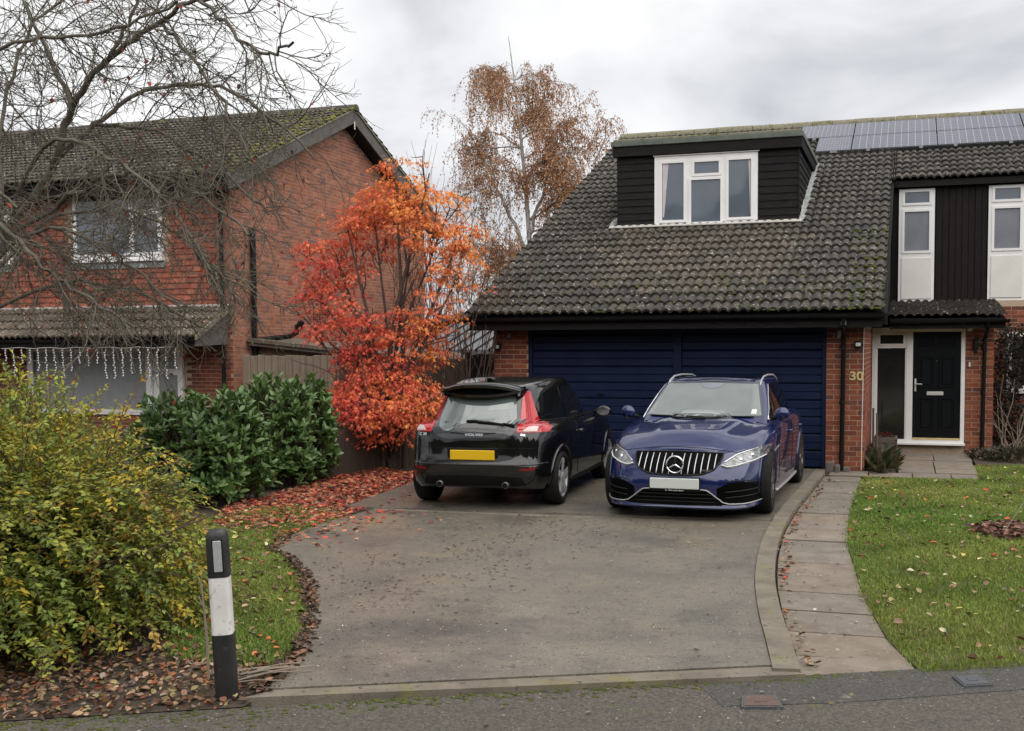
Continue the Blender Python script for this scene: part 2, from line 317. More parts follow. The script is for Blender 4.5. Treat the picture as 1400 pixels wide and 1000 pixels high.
def pieces(name, proto, mats4, mat, parent, limit=300, mass_name=None, smooth=False, local=False, order=None):
    """many alike pieces: nearest `limit` as objects sharing one mesh, the rest as one mesh (stuff)"""
    PV, PF = proto; M = np.asarray(mats4, float)
    if len(M) == 0: return
    d = np.linalg.norm(M[:, :3, 3] - CAM, axis=1) if order is None else order
    idx = np.argsort(d, kind='stable')
    me = bpy.data.meshes.new(name); me.from_pydata([tuple(v) for v in PV], [], [tuple(f) for f in PF]); me.materials.append(MATS[mat])
    if smooth: me.polygons.foreach_set('use_smooth', [True] * len(me.polygons)); me.set_sharp_from_angle(angle=math.radians(35))
    for i in idx[:limit]:
        o = bpy.data.objects.new(name, me); COL.objects.link(o); put(o, parent, local); o.matrix_basis = Matrix(M[i].tolist())
    rest = idx[limit:]
    if len(rest):
        PVh = np.c_[np.asarray(PV, float), np.ones(len(PV))]
        V = np.einsum('nij,vj->nvi', M[rest], PVh)[:, :, :3].reshape(-1, 3)
        tri = []
        for f in PF:
            f = list(f); tri += [(f[0], f[i], f[i + 1]) for i in range(1, len(f) - 1)]
        tri = np.array(tri); Fa = (tri[None] + (np.arange(len(rest)) * len(PV))[:, None, None]).reshape(-1, 3)
        o = big_obj(mass_name or name + 's', V, Fa, mat, parent, rnd=np.repeat(rng.random(len(rest)), len(PV)), local=local, smooth=smooth)
        if smooth: o.data.set_sharp_from_angle(angle=math.radians(35))
        o['kind'] = 'stuff'
def T4(loc, R=None, s=(1, 1, 1)):
    M = np.eye(4); M[:3, :3] = (np.eye(3) if R is None else R) * np.array(s)[None, :]; M[:3, 3] = loc; return M
def RX(a): c, s = math.cos(a), math.sin(a); return np.array([[1, 0, 0], [0, c, -s], [0, s, c]])
def RY(a): c, s = math.cos(a), math.sin(a); return np.array([[c, 0, s], [0, 1, 0], [-s, 0, c]])
def RZ(a): c, s = math.cos(a), math.sin(a); return np.array([[c, -s, 0], [s, c, 0], [0, 0, 1]])
def in_poly(P, poly):
    x, y = P[:, 0], P[:, 1]; r = np.zeros(len(P), bool); n = len(poly)
    for i in range(n):
        x1, y1 = poly[i]; x2, y2 = poly[(i + 1) % n]
        c = ((y1 > y) != (y2 > y)) & (x < (x2 - x1) * (y - y1) / ((y2 - y1) if y2 != y1 else 1e-9) + x1); r ^= c
    return r
def smoothline(pts, n=8, closed=False):
    P = [Vector(p) for p in pts]; out = []; m = len(P)
    for i in range(m if closed else m - 1):
        g = (lambda k: P[k % m]) if closed else (lambda k: P[max(0, min(m - 1, k))])
        p0, p1, p2, p3 = g(i - 1), g(i), g(i + 1), g(i + 2)
        for j in range(n):
            t = j / n
            out.append(0.5 * ((2 * p1) + (p2 - p0) * t + (2 * p0 - 5 * p1 + 4 * p2 - p3) * t * t + (3 * p1 - p0 - 3 * p2 + p3) * t ** 3))
    if not closed: out.append(P[-1])
    return out
BRICK = MB().box(-0.1075, 0.1075, 0, 0.06, 0, 0.065)
BRICK = (BRICK.V, BRICK.F)
def brick_face(parent, mat, mortar, o, u, length, height, inside=None, limit=300, skip=None, wall_t=0.10, corner=True):
    """a brick skin on a vertical plane: origin o, unit direction u along the wall, outward normal = u x z... pieces proud 9 mm"""
    u = np.array([u[0], u[1], 0.0]); nrm = np.array([u[1], -u[0], 0.0]); R = np.c_[u, -nrm, [0, 0, 1]]
    M = []; rows = int(height / 0.075)
    for r in range(rows):
        z = r * 0.075 + 0.005; off = 0.0 if r % 2 else -0.1125
        k = 0
        while True:
            a0 = off + k * 0.225; a1 = a0 + 0.215; k += 1
            if a0 > length: break
            b0, b1 = max(a0, 0.0), min(a1, length)
            if b1 - b0 < 0.045: continue
            c = (b0 + b1) / 2
            if inside is not None and not inside(c, z + 0.03, (b1 - b0) / 2): continue
            p = np.array(o) + u * c + nrm * (0.005 + rng.normal(0, 0.001)) + np.array([0, 0, z])
            M.append(T4(p, R @ RZ(rng.normal(0, 0.004)), ((b1 - b0) / 0.215, 1, 1)))
    pieces('brick', BRICK, M, mat, parent, limit, 'bricks')
# ================================================================== GROUND
def struct(o, label=None): o['kind'] = 'structure'; return o
g = MB().add([(-400, -200, -0.12), (400, -200, -0.12), (400, 900, -0.12), (-400, 900, -0.12)], [(0, 1, 2, 3)]).obj('ground', 'ground_green'); struct(g)
EDGE_D = np.array([0.8895, 0.457]); EDGE_N = np.array([EDGE_D[1], -EDGE_D[0]])       # along the road edge / towards the camera
E0 = np.array([-3.2, 5.0])
def rd(a, b): p = E0 + EDGE_D * a + EDGE_N * b; return (p[0], p[1])
# the roadway falls a little below the drive
rv = [(*rd(-30, 0.0), -0.035), (*rd(40, 0.0), -0.035), (*rd(40, 12), -0.035), (*rd(-30, 12), -0.035)]
road = mesh_obj('road', rv, [(0, 3, 2, 1)], 'asphalt'); struct(road)
pv = [rd(2.35, 0.02), rd(6.9, 0.02), rd(6.9, 0.46), rd(5.2, 0.50), rd(4.1, 0.47), rd(3.0, 0.50), rd(2.37, 0.44)]
mesh_obj('asphalt_patch', [(*p, -0.0325) for p in pv], [tuple(range(len(pv)))[::-1]], 'asphalt_dark', road)
# unseen belt of trees, added behind the viewer to darken reflections in paint and glass
na, nz_ = 150, 16; V = []; F = []
for i in range(na):
    a = -60 + 120 * i / (na - 1); hh = 9.5 + 1.6 * math.sin(a * 0.31) + 1.1 * math.sin(a * 0.83 + 1) + rng.normal(0, 0.35)
    for j in range(nz_):
        t = j / (nz_ - 1); b = 18.5 + 0.9 * math.sin(a * 1.7 + t * 5) * math.sin(t * 3.1) + 2.5 * t ** 3 + rng.normal(0, 0.25); p = rd(a + rng.normal(0, 0.15), b); V.append((p[0], p[1], -0.2 + hh * math.sin(t * math.pi / 2)))
for i in range(na - 1):
    for j in range(nz_ - 1): F.append((i * nz_ + j, i * nz_ + j + 1, (i + 1) * nz_ + j + 1, (i + 1) * nz_ + j))
tl_ = mesh_obj('unseen_treeline', V, F, 'unseen_treeline'); tag(tl_, 'unseen belt of dark trees added behind the viewpoint to darken reflections', 'trees', kind='stuff')
# soil and lawn sheets (left bed, left grass, right lawn)
soil = mesh_obj('soil', [(*rd(-30, 0.03), -0.03), (*rd(-0.1, 0.0), -0.03), (-3.1, 12, -0.03), (-6.0, 22, -0.03), (-30, 30, -0.03)], [(0, 1, 2, 3, 4)], 'soil'); struct(soil)

def flat(name, poly, z0, z1, mat, parent=None):
    n = len(poly); V = [(*p, z1) for p in poly] + [(*p, z0) for p in poly]
    F = [tuple(range(n))] + [(i, n + i, n + (i + 1) % n, (i + 1) % n) for i in range(n)]
    o = mesh_obj(name, V, F, mat, parent); bm = bmesh.new(); bm.from_mesh(o.data); bmesh.ops.recalc_face_normals(bm, faces=bm.faces); bm.to_mesh(o.data); bm.free(); return o
def offs(line, d):
    """offset a polyline sideways by d (to its left)"""
    L = [np.array(p[:2], float) for p in line]; o = []
    for i, p in enumerate(L):
        t = L[min(i + 1, len(L) - 1)] - L[max(i - 1, 0)]; t /= np.linalg.norm(t); o.append(tuple(p + np.array([-t[1], t[0]]) * d))
    return o
LEFT = smoothline([(-3.30, 5.13), (-3.40, 5.6), (-3.63, 6.21), (-4.01, 6.93), (-4.57, 7.81), (-5.16, 8.53), (-5.56, 8.95), (-5.80, 9.95), (-5.79, 10.85), (-5.75, 11.42)], 5) if False else \
       [tuple(p[:2]) for p in smoothline([(-3.30, 5.13, 0), (-3.40, 5.6, 0), (-3.63, 6.21, 0), (-4.01, 6.93, 0), (-4.57, 7.81, 0), (-5.16, 8.53, 0), (-5.56, 8.95, 0), (-5.80, 9.95, 0), (-5.79, 10.85, 0), (-5.75, 11.40, 0)], 5)]
RIGHT = [tuple(p[:2]) for p in smoothline([(-0.55, 6.33, 0), (-0.67, 6.99, 0), (-0.83, 7.86, 0), (-0.99, 8.99, 0), (-1.12, 10.52, 0), (-1.17, 12.41, 0), (-1.11, 16.0, 0), (-1.10, 16.70, 0)], 6)]
RIN = offs(RIGHT, 0.159); 
cut = [i for i, p in enumerate(RIN) if p[1] < 11.70]
front_l, front_r = (-3.25, 5.20), (-0.70, 6.42)
poly = [front_l, front_r] + [RIN[i] for i in cut if RIN[i][1] > 6.5] + [(-1.335, 11.70), (-5.75, 11.40)] + LEFT[::-1][1:-1]
drive = flat('driveway', poly, -0.12, 0.0, 'concrete'); struct(drive)
rear = [(-6.15, 11.42), (-1.34, 11.722)] + [p for p in RIN if 11.75 < p[1]] + [(-1.26, 16.74), (-6.4, 16.74), (-6.35, 13.4)]
flat('slab', rear, -0.12, 0.006, 'concrete', drive)
flat('joint_strip', [(-5.75, 11.30), (-4.3, 11.335), (-3.2, 11.36), (-3.2, 11.43), (-5.75, 11.395)], -0.1, 0.004, 'concrete_edge', drive)
flat('edging', [RIGHT[i] for i in range(len(RIGHT))] + [p for p in offs(RIGHT, 0.155)][::-1], -0.12, 0.012, 'concrete_edge', drive)
fe0, fe1 = np.array((-3.33, 5.02)), np.array((-0.52, 6.30))
flat('edging', [tuple(fe0), tuple(fe1), (-0.70, 6.40), (-3.25, 5.185)], -0.12, -0.006, 'concrete_edge', drive)
# path of slabs beside the drive, then across to the door
PR = [(0.10, 6.60), (-0.09, 7.26), (-0.29, 8.5), (-0.51, 10.69), (-0.58, 12.57), (-0.58, 14.49), (-0.56, 16.0)]
def at_y(L, y): ys = [p[1] for p in L]; return float(np.interp(y, ys, [p[0] for p in L]))
path = flat('path', [(-1.08, 6.9), (0.0, 7.0), (-0.45, 10.6), (-0.5, 16.6), (-1.05, 16.6)], -0.12, -0.065, 'soil'); struct(path)
joints = [6.43, 6.80, 7.37, 7.95, 8.55, 9.15, 9.72, 10.22, 10.82, 11.4, 12.0, 12.6, 13.2, 13.8, 14.4, 15.0, 15.6, 16.15]
for a, b in zip(joints[:-1], joints[1:]):
    l0, l1, r0, r1 = at_y(RIGHT, a) + 0.02, at_y(RIGHT, b) + 0.02, at_y(PR, a), at_y(PR, b)
    dz = rng.normal(0, 0.004)
    s0 = 0.10 if a < 6.5 else 0.0
    o = flat('slab', [(l0, a + 0.008 - s0 * 0.6), (r0, a + 0.008 + s0), (r1, b - 0.008 + s0 * 0.3), (l1, b - 0.008)], -0.10, -0.035 + dz, 'slab', path)
for i, y0 in enumerate([16.16, 16.77, 17.38, 17.99, 18.60, 19.21]):
    xs = [-0.10, 0.42, 1.0] if i else [-1.04, -0.5, 0.10, 0.62, 0.98]
    if i >= 4: xs = [-0.14, 0.44, 1.02]
    for a, b in zip(xs[:-1], xs[1:]):
        flat('slab', [(a + 0.008, y0 + 0.008), (b - 0.008, y0 + 0.008), (b - 0.008, y0 + 0.602), (a + 0.008, y0 + 0.602)], -0.10, -0.012 + rng.normal(0, 0.004), 'slab', path)
# lawns
LAWN_R = [(0.105, 6.62), (-0.085, 7.26), (-0.285, 8.5), (-0.505, 10.69), (-0.575, 12.57), (-0.575, 14.49), (-0.555, 16.10), (0.985, 16.155), (1.02, 18.0), (1.6, 18.2), (6.5, 19.5), (6.5, 9.9)]
lawn = flat('lawn', LAWN_R, -0.12, -0.03, 'lawn_soil'); struct(lawn)
LAWN_L = [(-3.48, 5.62), (-3.70, 6.21), (-4.08, 6.93), (-4.64, 7.81), (-5.23, 8.53), (-5.63, 8.95), (-5.87, 9.95), (-5.87, 10.9), (-6.6, 11.6), (-7.2, 11.0), (-7.2, 9.5), (-6.2, 8.2), (-5.0, 6.6), (-4.2, 5.6)]
verge = flat('grass_verge', LAWN_L, -0.12, -0.02, 'lawn_soil'); struct(verge)

# ================================================================== HOUSE WITH THE GARAGE
GY, EY, EZ = 16.75, 16.25, 2.30
PT = math.tan(math.radians(24)); PA = math.radians(24)
def roof_z(y): return EZ + (y - EY) * PT
RIDGE_Y = 26.25
house = thing('house', 'house with blue garage doors, long dark tiled roof and black boarded dormer', 'house', (-2.5, 20.0, 0))
# wall cores (mortar face behind the bricks)
boxo('wall', 'mortar', house, -1.12, -0.579, 16.759, 16.95, -0.1, 2.16)             # pier right of the doors
boxo('wall', 'mortar', house, -6.32, -5.75, 16.759, 16.95, -0.1, 2.16)
boxo('wall', 'mortar', house, -0.75, -0.579, 16.951, 20.1, -0.1, 2.16)               # return wall beside the porch
boxo('wall', 'mortar', house, -6.32, -6.15, 16.951, 26.0, -0.1, 2.25)
boxo('wall', 'mortar', house, 0.955, 1.391, 20.009, 20.2, -0.1, 2.16)                # right of the front door
boxo('wall', 'mortar', house, 1.225, 1.391, 20.201, 22.25, -0.1, 2.16)
boxo('wall', 'mortar', house, 1.392, 9.0, 22.25, 22.45, -0.1, 2.64)                  # set back, behind the climber
boxo('wall', 'trim_black', house, -6.1, 9.0, 25.9, 26.1, -0.1, 6.4)
brick_face(house, 'brick', 'mortar', (-1.12, 16.759, -0.02), (1, 0), 0.55, 2.17)
brick_face(house, 'brick', 'mortar', (-6.32, 16.759, -0.02), (1, 0), 0.57, 2.17)
brick_face(house, 'brick', 'mortar', (-0.579, 16.76, -0.02), (0, 1), 3.24, 2.17, limit=0)
brick_face(house, 'brick', 'mortar', (0.955, 20.009, -0.02), (1, 0), 0.445, 2.17, limit=200)
brick_face(house, 'brick', 'mortar', (1.40, 22.25, -0.02), (1, 0), 6.0, 2.6, limit=0)
# garage: two up-and-over doors made of boards
boxo('lintel', 'black_board', house, -6.33, -0.55, 16.70, 16.95, 2.085, 2.16)
for (x0, x1) in ((-5.75, -3.345), (-3.345, -1.12)):
    fr = MB(); fr.box(x0, x0 + 0.06, 16.80, 16.90, -0.02, 2.085); fr.box(x1 - 0.06, x1, 16.80, 16.90, -0.02, 2.085); fr.box(x0 + 0.06, x1 - 0.06, 16.80, 16.90, 2.02, 2.085)
    d = fr.obj('garage_door', 'garage_blue', house)
    n = 8; h = 2.0 / n
    for i in range(n):
        z0 = 0.015 + i * h; m = MB()
        m.prism([(16.845, z0), (16.83, z0 + 0.02), (16.83, z0 + h * 0.47), (16.842, z0 + h * 0.5), (16.83, z0 + h * 0.53), (16.83, z0 + h - 0.025), (16.845, z0 + h - 0.008), (16.87, z0 + h - 0.008), (16.87, z0)], 0, x0 + 0.065, x1 - 0.065)
        m.obj('board', 'garage_blue', d)
    boxo('backing', 'trim_black', d, x0 + 0.05, x1 - 0.05, 16.872, 16.88, 0.0, 2.04)
    hd = MB(); cx = x0 + 0.22 if x0 < -5 else x1 - 0.18
    if x0 < -5: cx = -4.55
    zz = 1.08 if x0 < -5 else 0.30
    hd.tube([(cx, 16.83, zz), (cx, 16.79, zz)], 0.012); hd.tube([(cx - 0.05, 16.785, zz), (cx + 0.05, 16.785, zz)], 0.011); hd.obj('handle', 'black_plastic', d)
# eaves: fascia, soffit, gutter
fas = MB(); fas.box(-6.56, -0.33, 16.30, 16.325, 2.085, 2.262); fas.obj('fascia', 'black_board', house)
boxo('soffit', 'black_board', house, -6.55, -0.34, 16.326, 16.76, 2.165, 2.185)
def gutter(x0, x1, y, z, r=0.055):
    m = MB(); k = 10; V = []; F = []
    for x in (x0, x1):
        for rr in (r, r - 0.006):
            for j in range(k + 1): a = math.pi + math.pi * j / k; V.append((x, y + rr * math.cos(a), z + rr * math.sin(a)))
    n = k + 1
    for j in range(k):
        F += [(j, j + 1, 2 * n + j + 1, 2 * n + j), (n + j, 3 * n + j, 3 * n + j + 1, n + j + 1), (j, n + j, n + j + 1, j + 1), (2 * n + j, 2 * n + j + 1, 3 * n + j + 1, 3 * n + j)]
    F += [(0, 2 * n, 3 * n, n), (k, n + k, 3 * n + k, 2 * n + k)]
    for x in np.arange(x0 + 0.3, x1, 0.9): m.box(x, x + 0.03, y - r - 0.004, y + r, z - 0.02, z + 0.004)
    return m.add(V, F)
gutter(-6.55, -0.30, 16.235, 2.262).obj('gutter', 'black_plastic', house, True, sharp=40)
def downpipe(pts, parent, r=0.034, mat='black_plastic'):
    m = MB(); m.tube(pts, r, 10); p = Vector(pts[-1])
    zs = np.linspace(pts[-1][2] + 0.2, pts[-2][2] - 0.1, 3)
    for z in zs: m.tube([(p.x, p.y, z - 0.02), (p.x, p.y, z + 0.02)], r + 0.008, 10)
    return m.obj('downpipe', mat, parent, True, sharp=40)
downpipe([(-0.855, 16.25, 2.22), (-0.86, 16.28, 2.10), (-0.87, 16.66, 1.98), (-0.875, 16.70, 1.90), (-0.89, 16.70, 0.0)], house)
boxo('pipe_clip', 'steel_grey', house, -0.89, -0.82, 16.255, 16.30, 2.12, 2.185)
# roof tiles
W_T, G_T = 0.286, 0.335
def tile_proto(w=W_T, g=G_T, amp=0.027, th=0.038, lap=0.07):
    n = 10; V = []; F = []
    xs = [i / n for i in range(n + 1)]
    def wave(u): return amp * (0.75 * math.sin(4 * math.pi * u - 0.6) + 0.25 * math.sin(8 * math.pi * u + 0.5)) + amp
    for v, zz in ((0.0, 0.050), (g + lap, 0.004)):
        for u in xs: V.append((u * w, v, wave(u) + zz))
    for u in xs: V.append((u * w, 0.0, wave(u) + 0.050 - th))
    m = n + 1
    for i in range(n): F += [(i, i + 1, m + i + 1, m + i), (2 * m + i, 2 * m + i + 1, i + 1, i)]
    return V, F
TILE = tile_proto()
ROT = RX(PA)
def tile_field(parent, mat, x0, x1, y0, y1, z0, pitch, ok=None, limit=300, proto=TILE, w=W_T, g=G_T, name='roof_tile'):
    R = RX(pitch); M = []; n = int(math.ceil((y1 - y0) / math.cos(pitch) / g))
    for r in range(n):
        d = r * g; y = y0 + d * math.cos(pitch); z = z0 + d * math.sin(pitch)
        c = 0
        while x0 + c * w < x1 - 0.02:
            x = x0 + c * w; c += 1
            if ok is not None and not ok(x + w / 2, y, y + g * math.cos(pitch)): continue
            sx = min(1.0, (x1 - x) / w)
            M.append(T4((x, y, z) + rng.normal(0, 0.0025, 3), R @ RZ(rng.normal(0, 0.006)) @ RX(rng.normal(0, 0.006)), (sx, 1, 1)))
    pieces(name, proto, M, mat, parent, limit, name + 's', smooth=True); return M
DX0, DX1, DY = -5.09, -1.83, 19.95            # dormer
UY = 22.12                                     # upper eaves over the bay
def ok_main(x, ya, yb):
    if x > -0.24 and yb < UY + 0.2: return False
    if DX0 + 0.05 < x < DX1 - 0.05 and DY - 0.02 < ya and yb < 23.5: return False
    if DX0 + 0.05 < x < DX1 - 0.05 and yb > DY + 0.25 and ya < 23.4: return False
    if x > -1.5 and ya > 24.1 and yb < 25.5: return False
    return True
def worn(x, ya): return -5.0 + 0.25 * math.sin(ya * 7) < x < -1.75 + 0.2 * math.sin(ya * 5 + 1) and 16.9 + 0.35 * math.sin(x * 2.3) + 0.2 * math.sin(x * 7) < ya < 19.9
main_tiles = tile_field(house, 'roof_tile', -6.60, -0.24, EY - 0.03, RIDGE_Y, EZ, PA, lambda x, a, b: ok_main(x, a, b) and not worn(x, a), limit=200)
main_tiles += tile_field(house, 'roof_tile_worn', -6.60, -0.24, EY - 0.03, RIDGE_Y, EZ, PA, lambda x, a, b: ok_main(x, a, b) and worn(x, a), limit=100)
def ok_up(x, ya, yb): return not (ya > 24.1 and yb < 25.5)
tile_field(house, 'roof_tile', -0.24, 9.0, UY, RIDGE_Y, roof_z(UY), PA, ok_up, limit=120)
# roof deck under the tiles
def slope_sheet(name, x0, x1, ya, yb, mat, parent, dz=-0.03):
    return mesh_obj(name, [(x0, ya, roof_z(ya) + dz), (x1, ya, roof_z(ya) + dz), (x1, yb, roof_z(yb) + dz), (x0, yb, roof_z(yb) + dz),
                           (x0, ya, roof_z(ya) + dz - .05), (x1, ya, roof_z(ya) + dz - .05), (x1, yb, roof_z(yb) + dz - .05), (x0, yb, roof_z(yb) + dz - .05)],
                    [(0, 1, 2, 3), (7, 6, 5, 4), (0, 4, 5, 1), (1, 5, 6, 2), (2, 6, 7, 3), (3, 7, 4, 0)], mat, parent)
slope_sheet('roof_deck', -6.52, -0.30, EY + 0.05, RIDGE_Y, 'trim_black', house)
slope_sheet('roof_deck', -0.29, 9.0, UY + 0.05, RIDGE_Y, 'trim_black', house)
mesh_obj('roof_deck', [(-6.5, RIDGE_Y, roof_z(RIDGE_Y)), (9, RIDGE_Y, roof_z(RIDGE_Y)), (9, 33, 3.8), (-6.5, 33, 3.8)], [(0, 1, 2, 3)], 'roof_tile', house)
# verge undercloak and boards at the gable edge
m = MB(); m.prism([(EY + 0.0, EZ - 0.02), (RIDGE_Y, roof_z(RIDGE_Y) - 0.02), (RIDGE_Y, roof_z(RIDGE_Y) - 0.2), (EY + 0.05, EZ - 0.2)], 0, -6.555, -6.525); m.obj('barge_board', 'black_board', house)
m = MB(); m.prism([(EY + 0.1, EZ - 0.02), (UY + 0.1, roof_z(UY + 0.1) - 0.02), (UY + 0.1, roof_z(UY + 0.1) - 0.2), (EY + 0.1, EZ - 0.18)], 0, -0.30, -0.27); m.obj('barge_board', 'black_board', house)
# black boarded cheek under the right verge
m = MB(); m.prism([(16.9, 2.16), (22.3, 2.16), (22.3, roof_z(22.3) - 0.1), (16.9, roof_z(16.9) - 0.1)], 0, -0.40, -0.31); m.obj('cheek', 'black_board_upright', house)
# ridge tiles
m = MB(); prof = [(math.cos(a) * 0.14, math.sin(a) * 0.13) for a in np.linspace(-0.1, math.pi + 0.1, 8)]
RPV = [(x, p[0], p[1]) for x in (0, 0.44) for p in prof]; RPF = [(i, i + 1, 9 + i, 8 + i) for i in range(7)] + [tuple(range(8)), tuple(range(15, 7, -1))]
pieces('ridge_tile', (RPV, RPF), [T4((x, RIDGE_Y, roof_z(RIDGE_Y) + 0.02 + rng.normal(0, .006)), RX(rng.normal(0, .03))) for x in np.arange(-6.6, 9, 0.45)], 'gravel_felt', house, 300, smooth=True)
# moss cushions on the tiles
def moss(parent, tiles, n, size, mat='moss', low=True):
    bm = bmesh.new(); bmesh.ops.create_icosphere(bm, subdivisions=1, radius=1); V0 = np.array([v.co[:] for v in bm.verts]); bm.verts.index_update(); F0 = np.array([[v.index for v in f.verts] for f in bm.faces]); bm.free()
    V = []; F = []; k = 0
    for i in range(n):
        M = tiles[rng.integers(len(tiles))]; u = rng.random() * 0.28; v = rng.random() ** 2 * 0.2
        p = M[:3, :3] @ np.array([u, v, 0.045]) + M[:3, 3]
        for q in range(3):
            s = size * (0.5 + rng.random()); V.append(V0 * np.array([s, s * 0.8, s * 0.45]) * (1 + rng.normal(0, .15, (12, 1)) if len(V0) == 12 else 1) * (1 + rng.normal(0, .18, (len(V0), 1))) + p + rng.normal(0, size * 0.7, 3) * [1, 0.7, 0.3]); F.append(F0 + k); k += len(V0)
    o = big_obj('moss', np.concatenate(V), np.concatenate(F), mat, parent, smooth=True); o['kind'] = 'stuff'
moss(house, [M for M in main_tiles if M[1, 3] < 17.6], 380, 0.024)
moss(house, [M for M in main_tiles if -1.0 < M[0, 3] < -0.3 and M[1, 3] < 19.5], 200, 0.026)
moss(house, [M for M in main_tiles if M[1, 3] > 24.5 or rng.random() < 0.2], 60, 0.018)
# ------------------------------------------------------------------ dormer (part of the house)
dor = MB(); dor.prism([(DY + 0.03, 3.9), (23.4, 5.42), (DY + 0.03, 5.42)], 0, DX0 + 0.02, DX1 - 0.02); dor = dor.obj('dormer', 'trim_black', house)
WX0, WX1, WZ0, WZ1 = -4.385, -2.535, 3.965, 5.232
bh = 0.128
for i in range(11):
    z0 = 3.985 + i * bh; z1 = min(z0 + bh + 0.018, 5.30)
    for (a, b) in (((DX0, WX0), (WX1, DX1 - 0.01)) if z0 < 5.20 else ((DX0, DX1 - 0.01),)):
        m = MB(); j = rng.normal(0, 0.003); m.prism([(DY - 0.022, z0), (DY - 0.004, z1), (DY + 0.03, z1), (DY + 0.03, z0)], 0, a, b); m.obj('board', 'black_board', dor)
    yb = EY + (z0 - 0.02 - EZ) / PT
    if yb > DY + 0.06:
        m = MB(); m.prism([(DX1 + 0.012, z0), (DX1 - 0.006, z1), (DX1 - 0.03, z1), (DX1 - 0.03, z0)], 1, DY + 0.0, yb)
        m.V = [(v[0], v[1], v[2]) for v in m.V]; m.obj('board', 'black_board', dor)
boxo('corner_post', 'black_board', dor, DX1 - 0.012, DX1 + 0.016, DY - 0.028, DY - 0.001, 3.99, 5.27)
boxo('fascia', 'black_board', dor, DX0 - 0.06, DX1 + 0.06, DY - 0.11, DY - 0.085, 5.262, 5.435)
boxo('soffit', 'black_board', dor, DX0 - 0.05, DX1 + 0.05, DY - 0.084, DY + 0.02, 5.262, 5.28)
boxo('fascia', 'black_board', dor, DX1 + 0.035, DX1 + 0.059, DY - 0.084, 23.3, 5.262, 5.434)
boxo('flat_roof', 'felt_green', dor, DX0 - 0.085, DX1 + 0.085, DY - 0.14, 23.9, 5.437, 5.53, bev=0.008)
boxo('roof_chippings', 'gravel_felt', dor, DX0 - 0.05, DX1 + 0.05, DY - 0.09, 24.3, 5.531, 5.575, bev=0.012)
boxo('flue_cap', 'wood_grey', dor, -4.85, -4.25, 20.6, 20.9, 5.576, 5.66, bev=0.015)
m = MB(); m.prism([(DY - 0.17, roof_z(DY - 0.17) + 0.115), (DY - 0.001, 4.04), (DY - 0.001, 3.9), (DY - 0.17, roof_z(DY - 0.17) + 0.10)], 0, DX0 - 0.12, DX1 + 0.05); m.obj('flashing', 'mortar_white', dor)
for xs in (DX1 + 0.03, DX0 - 0.11):
    V = []; F = []
    ys = np.linspace(DY - 0.1, 23.3, 26)
    for i, y in enumerate(ys):
        jl = rng.normal(0, 0.012, 2)
        V += [(xs - 0.02 + jl[0], y, roof_z(y) + 0.10 + rng.normal(0, .008)), (xs + 0.06, y, roof_z(y) + 0.075 + rng.normal(0, .01)), (xs + 0.15 + jl[1], y, roof_z(y) + 0.06 + rng.normal(0, .006))]
    for i in range(25):
        for j in range(2): F.append((i * 3 + j, i * 3 + j + 1, i * 3 + j + 4, i * 3 + j + 3))
    mesh_obj('flashing', V, F, 'lead', dor)
def window(parent, x0, x1, z0, z1, y, panes, mat='upvc', glass='glass_sky', name='window', depth=0.06, mull=None, sash=0.045):
    """white frame with openings cut out: panes = list of (x0,x1,z0,z1); frame built as bars round each pane"""
    fr = MB(); fr.bevel_box(x0, x1, y - 0.0, y + depth, z0, z0 + 0.05, b=0.006)
    fr = MB()
    xs = sorted({x0, x1, *[p[0] for p in panes], *[p[1] for p in panes]}); zs = sorted({z0, z1, *[p[2] for p in panes], *[p[3] for p in panes]})
    for i in range(len(xs) - 1):
        for j in range(len(zs) - 1):
            cx, cz = (xs[i] + xs[i + 1]) / 2, (zs[j] + zs[j + 1]) / 2
            if any(p[0] < cx < p[1] and p[2] < cz < p[3] for p in panes): continue
            fr.box(xs[i], xs[i + 1], y, y + depth, zs[j], zs[j + 1])
    w = fr.obj(name, mat, parent)
    bm = bmesh.new(); bm.from_mesh(w.data); bmesh.ops.remove_doubles(bm, verts=bm.verts, dist=1e-5)
    seen = {}
    for f in bm.faces:
        k = tuple(sorted(v.index for v in f.verts)); seen.setdefault(k, []).append(f)
    bmesh.ops.delete(bm, geom=[f for L in seen.values() if len(L) > 1 for f in L], context='FACES'); bm.to_mesh(w.data); bm.free()
    for p in panes:
        s = MB(); a = sash                                    # sash bead round each pane, proud of the frame
        X0, X1, Z0, Z1 = p[0] - a, p[1] + a, p[2] - a, p[3] + a; yy = y - 0.016
        s.box(X0, X1, yy, y - 0.001, Z0, p[2]); s.box(X0, X1, yy, y - 0.001, p[3], Z1); s.box(X0, p[0], yy, y - 0.001, p[2], p[3]); s.box(p[1], X1, yy, y - 0.001, p[2], p[3])
        s.obj('sash', mat, w)
        boxo('pane', glass, w, p[0] - 0.005, p[1] + 0.005, y + 0.012, y + 0.02, p[2] - 0.005, p[3] + 0.005)
    return w
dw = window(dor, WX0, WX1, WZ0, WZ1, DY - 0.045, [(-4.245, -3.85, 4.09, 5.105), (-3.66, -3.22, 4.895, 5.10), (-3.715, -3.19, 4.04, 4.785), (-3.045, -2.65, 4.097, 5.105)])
boxo('sill', 'upvc', dw, WX0 - 0.03, WX1 + 0.02, DY - 0.10, DY - 0.046, 3.935, 3.962)
boxo('head_trim', 'upvc', dw, WX0 - 0.02, WX1 + 0.03, DY - 0.075, DY - 0.046, 5.234, 5.25)
